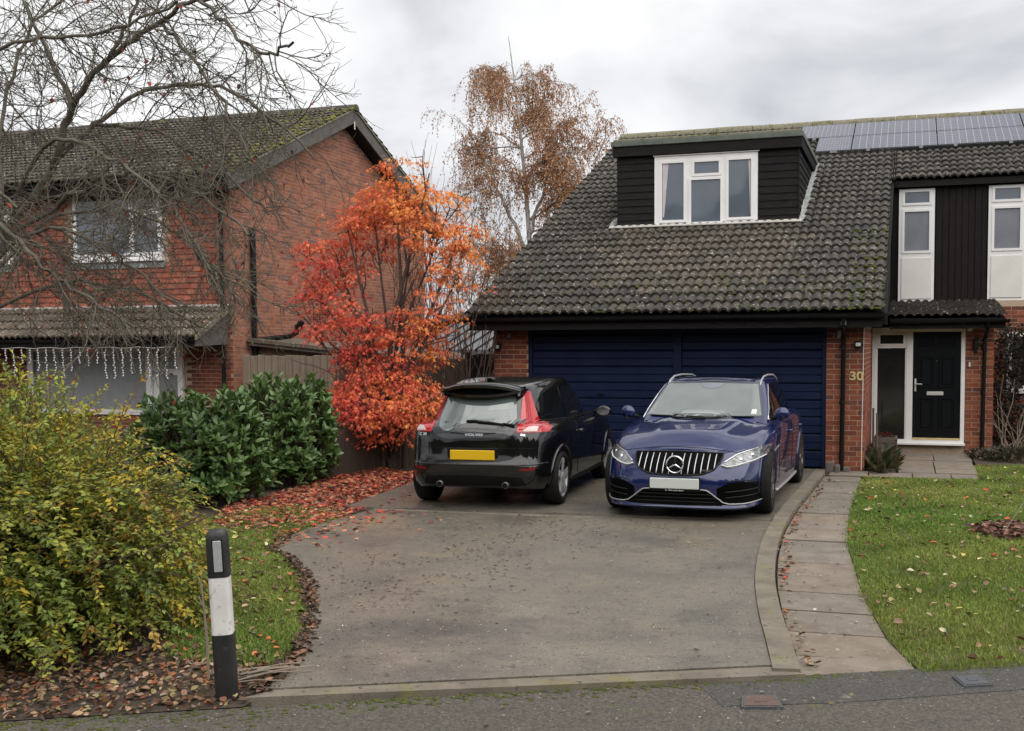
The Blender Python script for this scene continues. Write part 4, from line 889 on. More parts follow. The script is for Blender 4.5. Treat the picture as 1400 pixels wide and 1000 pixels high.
def patch(bvh, view, A, B, off, name, mat, parent, n=14, m=6, skirt=0.012, smooth_edge=True):
    """skin patch ruled between 2D polylines A (lower) and B (upper), laid onto the body `off` proud of it"""
    a, b = resample(A, n), resample(B, n); V = []; F = []; NR = []
    for j in range(m):
        t = j / (m - 1)
        for i in range(n):
            q = a[i] * (1 - t) + b[i] * t; p, nn = hit(bvh, view, q[0], q[1]); NR.append(nn); V.append(p + nn * off)
    for j in range(m - 1):
        for i in range(n - 1): F.append((j * n + i, j * n + i + 1, (j + 1) * n + i + 1, (j + 1) * n + i))
    rim = [i for i in range(n)] + [j * n + n - 1 for j in range(1, m)] + [(m - 1) * n + i for i in range(n - 2, -1, -1)] + [j * n for j in range(m - 2, 0, -1)]
    base = len(V)
    for r in rim: V.append(V[r] - NR[r] * (off + skirt))
    for k in range(len(rim)): k2 = (k + 1) % len(rim); F.append((rim[k], base + k, base + k2, rim[k2]))
    o = mesh_obj(name, V, F, mat, parent, True, local=True); bm = bmesh.new(); bm.from_mesh(o.data); bmesh.ops.recalc_face_normals(bm, faces=bm.faces)
    c = sum((f.normal * f.calc_area() for f in bm.faces if max(v.index for v in f.verts) < base), Vector())
    if c.dot(Vector(VIEWS[view][1])) > 0: bmesh.ops.reverse_faces(bm, faces=bm.faces)
    bm.to_mesh(o.data); bm.free(); o.data.polygons.foreach_set('use_smooth', [True] * len(o.data.polygons)); o.data.set_sharp_from_angle(angle=math.radians(50)); return o
def strip(bvh, view, L, width, off, name, mat, parent, n=24, r=None):
    """a moulding laid along a 2D polyline on the body"""
    P = resample(L, n); pts = []
    for q in P:
        p, nn = hit(bvh, view, q[0], q[1]); pts.append(p + nn * off)
    m = MB(); m.tube(pts, width / 2, 6); return m.obj(name, mat, parent, True, local=True)
def lathe(prof, axis_y, n=40):
    """profile [(r, x)] spun about the X axis"""
    V = []; F = []; k = len(prof)
    for i in range(n):
        a = 2 * math.pi * i / n
        for r, x in prof: V.append((x, r * math.cos(a), r * math.sin(a)))
    for i in range(n):
        for j in range(k - 1): F.append((i * k + j, i * k + j + 1, ((i + 1) % n) * k + j + 1, ((i + 1) % n) * k + j))
    return V, F
def wheel(parent, x, y, r, rim_r, side, width, spokes, rim_mat, steer=0.0, split=False):
    w = bpy.data.objects.new('wheel', None); COL.objects.link(w); w.parent = parent; w.empty_display_size = 0.1; w.location = (x, y, r); w.rotation_euler = (0, 0, steer)
    h = width / 2; s = side
    prof = [(rim_r - 0.005, -h * 0.9), (rim_r + 0.02, -h), (r - 0.035, -h * 1.02), (r - 0.008, -h * 0.86), (r, -h * 0.6), (r, h * 0.6), (r - 0.008, h * 0.86), (r - 0.035, h * 1.02), (rim_r + 0.02, h), (rim_r - 0.005, h * 0.9)]
    V, F = lathe(prof, 0); mesh_obj('tyre', V, F, 'tyre', w, True, True, 45)
    prof = [(rim_r - 0.005, h * 0.92), (rim_r - 0.018, h * 0.93), (rim_r - 0.028, h * 0.75), (rim_r - 0.05, h * 0.1), (rim_r - 0.05, -h * 0.9)]
    V, F = lathe([(a, b * s) for a, b in prof], 0); rim = mesh_obj('rim', V, F, rim_mat, w, True, True, 45)
    V, F = lathe([(rim_r - 0.05, -h * 0.25 * s), (0.02, -h * 0.25 * s)], 0); mesh_obj('brake_disc', V, F, 'trim_black', rim, False, True)
    m = MB(); xf, xb = s * h * 1.0, s * h * 0.5
    for i in range(spokes):
        for dd in ((-0.14, 0.14) if split else (0,)):
            a = 2 * math.pi * i / spokes + 0.3 + dd; ca, sa = math.cos(a), math.sin(a); ta = np.array([-sa, ca]); ra = np.array([ca, sa])
            w0, w1 = (0.030, 0.020) if split else (0.05, 0.034)
            q = [ra * 0.05 - ta * w0, ra * 0.05 + ta * w0, ra * (rim_r - 0.02) + ta * w1, ra * (rim_r - 0.02) - ta * w1]
            m.add([(xf * 0.86, *q[0]), (xf * 0.86, *q[1]), (xf, *q[2]), (xf, *q[3]), (xb, *q[0]), (xb, *q[1]), (xb, *q[2]), (xb, *q[3])], BOXF)
    m.obj('spokes', rim_mat, rim, False, True)
    V, F = lathe([(0.001, xf * 0.93), (0.05, xf * 0.92), (0.062, xf * 0.8), (0.062, xb)], 0, 20); mesh_obj('hub_cap', V, F, rim_mat, rim, True, True, 45); return w
def arch_lip(bvh, side, y, z, r, mat, parent, t=0.022, a0=-0.15, a1=math.pi + 0.15):
    pts = []
    for a in np.linspace(a0, a1, 26):
        p, nn = hit(bvh, side, y + (r + 0.012) * math.cos(a), z + (r + 0.012) * math.sin(a)); pts.append(p + nn * 0.001)
    m = MB(); m.tube(pts, t / 2, 6); return m.obj('wheel_arch', mat, parent, True, local=True)

# ------------------------------------------------------------------ black three-door hatchback, seen from behind
car = thing('hatchback', 'black three-door hatchback with tall red tail lamps and yellow number plate', 'car', (-4.74, 13.62, 0.006), rotz=math.radians(3.4))
RA, FA = -1.384, 1.256
zt_ = lambda y: pchip([-2.13, -1.9, -1.4, -0.6, 0.4, 0.95, 1.5, 1.9, 2.13], [0.925, 0.955, 0.955, 0.935, 0.915, 0.93, 0.86, 0.77, 0.70], y)
zb_ = lambda y: pchip([-2.13, -1.9, -0.9, 1.0, 1.9, 2.13], [0.27, 0.235, 0.20, 0.20, 0.22, 0.24], y)
lv = [(0.0, 0.82, 2.02, -2.02, 5, 8, 0.1), (0.10, 0.86, 2.07, -2.075, 5, 8, 0.1), (0.26, 0.880, 2.12, -2.118, 5, 7.6, 0.1), (0.36, 0.885, 2.126, -2.126, 5, 7.4, 0.1), (0.40, 0.885, 2.126, -2.105, 5, 7.4, 0.1), (0.55, 0.890, 2.11, -2.085, 5, 7.2, 0.1),
      (0.72, 0.892, 2.07, -2.072, 5, 7.0, 0.1), (0.86, 0.886, 2.0, -2.06, 4.6, 7.0, 0.1), (0.93, 0.874, 1.95, -2.045, 4.4, 6.8, 0.1), (0.975, 0.852, 1.90, -2.02, 4.3, 6.5, 0.1), (1.0, 0.815, 1.84, -1.98, 4.2, 6.0, 0.1)]
bm = shell(lv, zt_, zb_, 8, lambda y: 0.05 + 0 * y, taper=lambda y, f: 1 - 0.06 * np.clip((-y - 0.9) / 1.2, 0, 1) ** 1.8)
body = bm_to_obj(bm, 'body', ['paint_black', 'trim_black'], car)
cut_arches(body, [(RA, 0.325, 0.355), (FA, 0.325, 0.355)], 0.88)
zr = lambda y: pchip([-2.05, -1.75, -1.2, -0.4, 0.2, 0.6, 1.05], [1.29, 1.335, 1.395, 1.435, 1.43, 1.40, 1.35], y)
zq = lambda y: 0.86 + 0 * y
gl = [(0.0, 0.735, 1.10, -2.02, 4, 4.2, -0.3), (0.15, 0.728, 1.01, -2.0, 4, 4.2, -0.3), (0.35, 0.71, 0.86, -1.945, 4, 4.2, -0.3), (0.6, 0.665, 0.63, -1.86, 4, 4.0, -0.3), (0.8, 0.625, 0.44, -1.79, 4, 4.0, -0.3), (0.93, 0.59, 0.30, -1.735, 3.8, 3.8, -0.3), (1.0, 0.545, 0.20, -1.69, 3.6, 3.6, -0.3)]
bm = shell(gl, zr, zq, 7, lambda y: 0.022 + 0 * y, taper=lambda y, f: 1 - (0.075 + 0.035 * f) * np.clip((-y - 0.35) / 1.6, 0, 1) ** 1.25)
cabin = bm_to_obj(bm, 'cabin', ['paint_black'], car)
B_ = bvh_of([body, cabin])
# rear glass hatch: black border then glass
patch(B_, 'rear', [(-0.545, 0.97), (-0.47, 0.86), (-0.36, 0.805), (-0.2, 0.785), (0, 0.78), (0.2, 0.785), (0.36, 0.805), (0.47, 0.86), (0.545, 0.97)], [(-0.43, 1.30), (-0.2, 1.305), (0, 1.31), (0.2, 1.305), (0.43, 1.30)], 0.006, 'tailgate', 'frit', car, 26, 12)
patch(B_, 'rear', [(-0.455, 1.0), (-0.42, 0.93), (-0.35, 0.885), (-0.27, 0.89), (-0.20, 0.935), (0.05, 0.95), (0.28, 0.935), (0.40, 0.955), (0.45, 1.02)], [(-0.385, 1.285), (-0.2, 1.29), (0, 1.295), (0.2, 1.29), (0.385, 1.285)], 0.009, 'rear_window', 'car_glass_rear', car, 26, 10)
for s in (-1, 1):
    f = lambda L: [(s * a, b) for a, b in L]
    tl = patch(B_, 'rear', f([(0.50, 0.875), (0.62, 0.872), (0.74, 0.872), (0.805, 0.874)]), f([(0.56, 0.965), (0.66, 0.968), (0.74, 0.958), (0.803, 0.925)]), 0.010, 'tail_lamp', 'lamp_red', car, 12, 8)
    patch(B_, 'rear', f([(0.50, 0.877), (0.555, 0.945), (0.635, 0.965)]), f([(0.44, 1.31), (0.468, 1.312), (0.498, 1.303)]), 0.011, 'tail_lamp_upright', 'lamp_red', car, 8, 14)
    patch(B_, 'rear', f([(0.565, 0.884), (0.63, 0.883), (0.70, 0.883)]), f([(0.615, 0.93), (0.665, 0.936), (0.705, 0.93)]), 0.016, 'reversing_lens', 'lamp_clear', tl, 8, 5)
    for t_ in (0.25, 0.5, 0.75):
        strip(B_, 'rear', f([(0.53 + 0.07 * t_, 0.955), (0.445 + 0.045 * t_, 1.30)]), 0.004, 0.0125, 'lamp_rib', 'lamp_red_dark', tl, 14)
    strip(B_, 'rear', f([(0.52, 0.905), (0.56, 0.905)]), 0.006, 0.014, 'lamp_rib', 'lamp_red_dark', tl, 6)
    strip(B_, 'rear', f([(0.715, 0.885), (0.73, 0.94)]), 0.006, 0.013, 'lamp_rib', 'lamp_red_dark', tl, 8)
    sd = 'right' if s > 0 else 'left'
    patch(B_, sd, [(-1.97, 0.875), (-1.93, 0.876), (-1.87, 0.88)], [(-1.96, 0.925), (-1.93, 0.945), (-1.88, 0.925)], 0.009, 'tail_lamp_side', 'lamp_red', car, 8, 5)
    patch(B_, 'rear', f([(0.55, 0.455), (0.70, 0.46)]), f([(0.55, 0.475), (0.71, 0.495)]), 0.006, 'rear_reflector', 'lamp_red_dark', car, 8, 4)
    # exhaust
    V, F = lathe([(0.028, 0.0), (0.039, 0.004), (0.041, 0.02), (0.038, 0.10)], 0, 24); R = np.array([[0, 1, 0], [1, 0, 0], [0, 0, -1]])
    ex = mesh_obj('exhaust_pipe', [tuple(R @ np.array(v) + [s * 0.385, -2.125, 0.292]) for v in V], F, 'rim_dark', car, True, True)
    V, F = lathe([(0.001, 0.010), (0.034, 0.010)], 0, 20); mesh_obj('exhaust_mouth', [tuple(R @ np.array(v) + [s * 0.385, -2.125, 0.292]) for v in V], F, 'trim_black', ex, False, True)
    # side glass: long side window behind door window
    patch(B_, sd, [(-1.50, 0.985), (-1.2, 0.972), (-0.72, 0.958)], [(-1.50, 1.14), (-1.30, 1.265), (-1.02, 1.315), (-0.72, 1.335)], 0.006, 'side_window', 'car_glass_side', car, 14, 8)
    patch(B_, sd, [(-0.64, 0.955), (0.1, 0.945), (0.80, 0.945)], [(-0.62, 1.335), (-0.3, 1.345), (0.05, 1.32), (0.45, 1.17), (0.78, 0.955)], 0.006, 'door_window', 'car_glass_side', car, 18, 8)
    strip(B_, sd, [(-1.53, 0.985), (-1.2, 0.965), (-0.7, 0.948), (0.1, 0.937), (0.85, 0.938)], 0.020, 0.004, 'window_trim', 'trim_black', car)
    strip(B_, sd, [(-0.68, 0.95), (-0.70, 0.7), (-0.68, 0.42), (-0.62, 0.30)], 0.008, 0.0005, 'door_gap', 'trim_black', car)
    strip(B_, sd, [(0.86, 0.93), (0.86, 0.6), (0.80, 0.32)], 0.008, 0.0005, 'door_gap', 'trim_black', car)
    strip(B_, sd, [(-0.95, 0.245), (0, 0.235), (0.85, 0.245)], 0.05, 0.004, 'sill_trim', 'trim_black', car)
    p, nn = hit(B_, sd, -0.52, 0.80); m = MB(); m.bevel_box(p.x - 0.02, p.x + 0.035 * s + 0.01, -0.64, -0.40, 0.785, 0.82, b=0.012); m.obj('door_handle', 'paint_black', car, True, True, 50)
    arch_lip(B_, sd, RA, 0.325, 0.355, 'paint_black', car, 0.035); arch_lip(B_, sd, FA, 0.325, 0.355, 'paint_black', car, 0.03)
    # mirror
    bmm = bmesh.new(); bmesh.ops.create_uvsphere(bmm, u_segments=16, v_segments=10, radius=1); bmesh.ops.scale(bmm, vec=(0.105, 0.075, 0.075), verts=bmm.verts); bmesh.ops.translate(bmm, vec=(s * 0.94, 0.63, 0.965), verts=bmm.verts)
    mi = bm_to_obj(bmm, 'mirror', ['paint_black'], car)
    V, F = lathe([(0.001, 0), (0.06, 0)], 0, 20); mesh_obj('mirror_glass', [(s * 0.945 + v[1] * 1.4, 0.553 + 0.0 * v[0], 0.965 + v[2] * 0.9) for v in V], F, 'chrome', mi, False, True)
    m = MB(); m.tube([(s * 0.80, 0.66, 0.955), (s * 0.89, 0.65, 0.955)], 0.025, 8); m.obj('mirror_arm', 'trim_black', mi, True, True)
    for y in (RA, FA): wheel(car, s * 0.775, y, 0.316, 0.235, s, 0.205, 5, 'rim_silver', steer=(-0.08 if y == FA else 0))
    # brake of the shoulder line
    strip(B_, sd, [(-1.88, 0.862), (-1.2, 0.858), (-0.3, 0.842), (0.8, 0.835)], 0.010, 0.001, 'shoulder_line', 'paint_black', car)
# bumper band, plate, badges, wiper, spoiler, aerial
strip(B_, 'rear', [(-0.80, 0.525), (-0.5, 0.515), (0, 0.512), (0.5, 0.515), (0.80, 0.525)], 0.022, 0.002, 'bumper_moulding', 'paint_black', car, 30)
patch(B_, 'rear', [(-0.60, 0.285), (0, 0.275), (0.60, 0.285)], [(-0.56, 0.375), (-0.2, 0.39), (0.2, 0.39), (0.56, 0.375)], 0.004, 'rear_valance', 'trim_black', car, 20, 5)
strip(B_, 'rear', [(-0.70, 0.70), (-0.4, 0.70), (0.4, 0.70), (0.70, 0.70)], 0.006, 0.0005, 'tailgate_gap', 'trim_black', car, 30)
p, nn = hit(B_, 'rear', 0, 0.622); pl = boxo('number_plate', 'plate_yellow', car, -0.26, 0.26, p.y - 0.030, p.y - 0.008, 0.567, 0.677, bev=0.006, local=True); boxo('plate_recess', 'trim_black', car, -0.30, 0.30, p.y - 0.0075, p.y + 0.02, 0.55, 0.70, bev=0.008, local=True)
def badge(body_, x, z, size, view='rear', mat='chrome', sx=1.2, off=0.012, bold=0.004, par=None, bv=None):
    p, nn = hit(bv or B_, view, x, z); zc = nn; xr = Vector((1 if view == 'rear' else -1, 0, 0)); xr = (xr - zc * xr.dot(zc)).normalized(); yr = zc.cross(xr)
    R = Matrix((xr, yr, zc)).transposed(); return text('badge', body_, size, p + nn * off, R, mat, par or car, 0.002, sx, True, bold)
badge('VOLVO', 0.01, 0.842, 0.036, sx=1.75, bold=0.001); badge('C 30', -0.60, 0.845, 0.042, sx=1.3, bold=0.001); badge('D5', 0.57, 0.845, 0.034, sx=1.3, bold=0.001)
strip(B_, 'rear', [(-0.26, 0.868), (-0.1, 0.852), (0.1, 0.852), (0.26, 0.868)], 0.012, 0.008, 'tailgate_handle', 'trim_black', car)
strip(B_, 'rear', [(-0.10, 0.985), (0.2, 0.965), (0.46, 0.935)], 0.030, 0.02, 'rear_wiper', 'trim_black', car)
patch(B_, 'rear', [(0.12, 1.10), (0.36, 1.115)], [(0.14, 1.165), (0.34, 1.18)], 0.0105, 'window_sticker', 'car_glass_screen', car, 8, 4)
# spoiler: a wing above the glass with a slot
V = []; F = []; nX = 22
for i in range(nX + 1):
    u = i / nX * 2 - 1; x = 0.475 * u; yb = -1.93 + 0.17 * abs(u) ** 2.6; zc_ = 1.392 - 0.075 * abs(u) ** 2.6; drop = 0.026
    for (dy, dz) in ((0.34, 0.022), (0.14, 0.034), (0.02, 0.024), (0.0, 0.008), (0.015, -drop), (0.10, -drop + 0.004), (0.34, -0.03)): V.append((x, yb + dy, zc_ + dz))
k = 7
for i in range(nX):
    for j in range(k): F.append((i * k + j, i * k + (j + 1) % k, (i + 1) * k + (j + 1) % k, (i + 1) * k + j))
F += [tuple(range(k)), tuple(range(nX * k, nX * k + k))[::-1]]
mesh_obj('spoiler', V, F, 'paint_black', car, True, True, 45)
V = []; F = []
for i in range(nX + 1):
    u = i / nX * 2 - 1; x = 0.47 * u; yb = -1.895 + 0.15 * abs(u) ** 2.6; z0 = 1.255 + 0.055 * abs(u) ** 2.6
    for (dy, dz) in ((0.0, 0.0), (-0.012, 0.03), (0.02, 0.048), (0.10, 0.04), (0.10, 0.0)): V.append((x, yb + dy, z0 + dz))
for i in range(nX):
    for j in range(5): F.append((i * 5 + j, i * 5 + (j + 1) % 5, (i + 1) * 5 + (j + 1) % 5, (i + 1) * 5 + j))
F += [tuple(range(5)), tuple(range(nX * 5, nX * 5 + 5))[::-1]]
mesh_obj('spoiler_blade', V, F, 'paint_black', car, True, True, 45)
for s in (-1, 1):
    m = MB(); m.prism([(-1.78, 1.27), (-1.74, 1.36), (-1.52, 1.37), (-1.56, 1.26)], 0, s * 0.44 if s > 0 else -0.468, s * 0.468 if s > 0 else -0.44); m.obj('spoiler_end', 'paint_black', car, local=True)
patch(B_, 'rear', [(-0.36, 1.305), (0, 1.315), (0.36, 1.305)], [(-0.37, 1.332), (0, 1.345), (0.37, 1.332)], 0.011, 'upper_glass', 'car_glass_rear', car, 16, 4)
m = MB(); m.prism([(-1.46, 1.392), (-1.28, 1.42), (-1.42, 1.46), (-1.47, 1.465)], 0, -0.02, 0.02); m.obj('aerial_fin', 'paint_black', car, local=True)

# ------------------------------------------------------------------ dark blue estate car, seen from the front
est = thing('estate_car', 'dark blue estate car with upright-slat chrome grille and white number plate', 'car', (-2.26, 13.79, 0.006), rotz=math.radians(178.9))
FA2, RA2 = 1.545, -1.295                              # nose at y = +2.365
zt2 = lambda y: pchip([-2.35, -2.0, -1.2, 0.2, 0.92, 1.4, 1.8, 2.1, 2.27, 2.37], [0.95, 0.965, 0.965, 0.945, 0.905, 0.848, 0.785, 0.712, 0.678, 0.66], y)
zb2 = lambda y: pchip([-2.35, -1.9, -0.9, 1.0, 2.0, 2.37], [0.28, 0.20, 0.14, 0.125, 0.112, 0.11], y)
lv = [(0.0, 0.84, 2.27, -2.22, 5.5, 5, 0), (0.03, 0.87, 2.345, -2.25, 5.5, 5, 0), (0.06, 0.885, 2.36, -2.28, 5.4, 5, 0), (0.09, 0.885, 2.35, -2.30, 5.2, 5, 0), (0.22, 0.895, 2.335, -2.34, 5, 5, 0), (0.40, 0.905, 2.35, -2.36, 4.8, 5, 0), (0.52, 0.912, 2.362, -2.355, 4.6, 5, 0), (0.68, 0.915, 2.335, -2.34, 4.4, 5, 0),
      (0.80, 0.912, 2.285, -2.32, 4.2, 5, 0), (0.90, 0.902, 2.21, -2.30, 4.1, 4.8, 0), (0.96, 0.885, 2.15, -2.27, 4.0, 4.7, 0), (1.0, 0.855, 2.08, -2.22, 3.9, 4.6, 0)]
def hood(x, y):
    w = np.clip((y - 0.75) / 0.35, 0, 1) * np.clip((2.2 - y) / 0.7, 0, 1); xc = 0.36 + 0.14 * np.clip((1.9 - y) / 1.0, 0, 1.2)
    a = np.abs(x); dome = 1 / (1 + np.exp((a - xc) / 0.022)); cen = 1 / (1 + np.exp(-(a - 0.16 - 0.05 * np.clip((1.9 - y), 0, 1)) / 0.03))
    return w * (0.022 * dome + 0.0 * cen * dome)
bm = shell(lv, zt2, zb2, 26, lambda y: 0.045 + 0.052 * np.clip((y - 0.3) / 0.6, 0, 1) * np.clip((2.25 - y) / 0.5, 0, 1), n=84, zmod=hood, taper=lambda y, f: 1 - 0.03 * np.clip((-y - 1.0) / 1.4, 0, 1) ** 1.5)
body2 = bm_to_obj(bm, 'body', ['paint_blue', 'trim_black'], est, 30)
cut_arches(body2, [(FA2, 0.335, 0.375), (RA2, 0.335, 0.375)], 0.91)
zr2 = lambda y: pchip([-2.2, -1.9, -1.2, -0.4, 0.1, 0.5, 0.9], [1.335, 1.37, 1.405, 1.42, 1.415, 1.385, 1.34], y)
zq2 = lambda y: 0.90 + 0 * y
gl = [(0.0, 0.785, 1.06, -2.22, 7.5, 4.2, -0.5), (0.12, 0.776, 0.97, -2.2, 7.5, 4.2, -0.5), (0.35, 0.748, 0.76, -2.14, 7.5, 4.2, -0.5), (0.6, 0.698, 0.51, -2.05, 7.5, 4.2, -0.5), (0.8, 0.652, 0.30, -1.98, 7.5, 4.2, -0.5), (0.93, 0.615, 0.155, -1.93, 7, 4, -0.5), (1.0, 0.57, 0.06, -1.88, 6, 4, -0.5)]
bm = shell(gl, zr2, zq2, 7, lambda y: 0.018 + 0 * y, n=84, taper=lambda y, f: 1 - 0.09 * np.clip((-y - 0.2) / 2.0, 0, 1) ** 1.4)
cabin2 = bm_to_obj(bm, 'cabin', ['paint_blue'], est)
B2 = bvh_of([body2, cabin2])
# windscreen with black border, mirror pod and sticker
patch(B2, 'front', [(-0.70, 1.0), (-0.35, 0.995), (0, 0.99), (0.35, 0.995), (0.70, 1.0)], [(-0.565, 1.372), (0, 1.385), (0.565, 1.372)], 0.004, 'windscreen_border', 'frit', est, 30, 10)
patch(B2, 'front', [(-0.675, 1.012), (-0.35, 1.007), (0, 1.002), (0.35, 1.007), (0.675, 1.012)], [(-0.548, 1.355), (0, 1.368), (0.548, 1.355)], 0.007, 'windscreen', 'car_glass_screen', est, 30, 10)
patch(B2, 'front', [(-0.13, 1.345), (-0.10, 1.31), (0, 1.302), (0.10, 1.31), (0.13, 1.345)], [(-0.15, 1.362), (0, 1.366), (0.15, 1.362)], 0.010, 'mirror_pod', 'blind', est, 12, 5)
patch(B2, 'front', [(-0.615, 1.03), (-0.56, 1.03)], [(-0.61, 1.075), (-0.56, 1.075)], 0.010, 'windscreen_sticker', 'white_sticker', est, 6, 4)
patch(B2, 'top', [(-0.47, -1.3), (0.47, -1.3)], [(-0.50, 0.10), (0, 0.125), (0.50, 0.10)], 0.004, 'glass_roof', 'car_glass_side', est, 16, 12)
strip(B2, 'front', [(-0.60, 0.995), (-0.2, 1.0), (0.15, 1.005)], 0.016, 0.012, 'wiper', 'trim_black', est); strip(B2, 'front', [(-0.1, 0.992), (0.3, 0.995), (0.62, 1.0)], 0.016, 0.012, 'wiper', 'trim_black', est)
# grille: dark opening, surround, upright slats, star
GA = [(-0.475, 0.668), (-0.452, 0.60), (-0.40, 0.535), (-0.30, 0.490), (-0.15, 0.478), (0, 0.475), (0.15, 0.478), (0.30, 0.490), (0.40, 0.535), (0.452, 0.60), (0.475, 0.668)]
GB_ = [(-0.470, 0.690), (-0.25, 0.698), (0, 0.702), (0.25, 0.698), (0.470, 0.690)]
grille = patch(B2, 'front', GA, GB_, 0.004, 'grille', 'grille_black', est, 30, 10)
strip(B2, 'front', [GB_[0]] + GA + [GB_[-1]], 0.018, 0.006, 'surround', 'black_plastic', grille, 40); strip(B2, 'front', GB_, 0.016, 0.006, 'surround', 'black_plastic', grille, 30)
for x in np.linspace(-0.405, 0.405, 13):
    if abs(x) < 0.03: continue
    zl = np.interp(abs(x), [0, 0.15, 0.30, 0.40, 0.452], [0.49, 0.492, 0.505, 0.545, 0.61]); m = MB(); pts = []
    for z in np.linspace(zl, 0.688, 6): p, nn = hit(B2, 'front', x, z); pts.append(p + Vector((0, 0.012, 0)))
    m.tube(pts, 0.0050, 6); m.obj('slat', 'plate_metal', grille, True, True)
sp, sn = hit(B2, 'front', 0, 0.588)
em = MB(); r0 = 0.088; cpt = Vector((0, max(hit(B2, 'front', x_, z_)[0].y for x_ in (-0.06, 0, 0.06) for z_ in (0.51, 0.55, 0.588, 0.63, 0.67)) + 0.022, 0.588))
em.tube([cpt + Vector((math.cos(a) * r0, 0, math.sin(a) * r0)) for a in np.linspace(0, 2 * math.pi, 33)], 0.0085, 8, cap=False)
for k in range(3):
    a = math.pi / 2 + k * 2 * math.pi / 3; d = Vector((math.cos(a), 0, math.sin(a))); q = Vector((-math.sin(a), 0, math.cos(a)))
    b_ = cpt; em.add([b_ - q * 0.0 + d * r0, b_ + q * 0.011 + d * 0.010, b_ + Vector((0, 0.014, 0)), b_ - q * 0.011 + d * 0.010, b_ - Vector((0, 0.006, 0))], [(0, 1, 2), (0, 2, 3), (0, 4, 1), (0, 3, 4)])
V, F = lathe([(0.001, 0.0), (0.083, 0.0)], 0, 28); mesh_obj('emblem_disc', [(v[1], cpt.y - 0.010, cpt.z + v[2]) for v in V], F, 'trim_black', grille, False, True)
em.obj('emblem', 'chrome', grille, True, True, 40)
p, nn = hit(B2, 'front', -0.33, 0.53); text('badge', 'AMG', 0.03, p + Vector((0, 0.022, 0)), Matrix(((-1, 0, 0), (0, 0, 1), (0, 1, 0))), 'chrome', grille, 0.001, 1.6, True)
hp = B2.ray_cast(Vector((0, 2.19, 2)), Vector((0, 0, -1))); V, F = lathe([(0.001, 0.004), (0.026, 0.003), (0.03, 0.0)], 0, 20)
mesh_obj('bonnet_badge', [(v[1], hp[0].y + v[2] * 0.95, hp[0].z + 0.002 + v[0] - v[2] * 0.3) for v in V], F, 'chrome', est, True, True)
# bonnet shut line above the grille
strip(B2, 'front', [(-0.80, 0.745), (-0.60, 0.70), (-0.50, 0.715), (-0.25, 0.742), (0, 0.75), (0.25, 0.742), (0.50, 0.715), (0.60, 0.70), (0.80, 0.745)], 0.007, 0.0006, 'bonnet_gap', 'trim_black', est, 50)
# number plate
p, nn = hit(B2, 'front', 0, 0.385); boxo('number_plate', 'plate_white', est, -0.262, 0.262, p.y + 0.004, p.y + 0.022, 0.335, 0.446, bev=0.006, local=True)
boxo('plate_holder', 'trim_black', est, -0.275, 0.275, p.y - 0.03, p.y + 0.0035, 0.305, 0.452, bev=0.006, local=True)
text('plate_text', 'St. Mercedes-Benz', 0.024, (0, p.y + 0.006, 0.319), Matrix(((-1, 0, 0), (0, 0, 1), (0, 1, 0))), 'white_sticker', est, 0.001, 1.1, True)
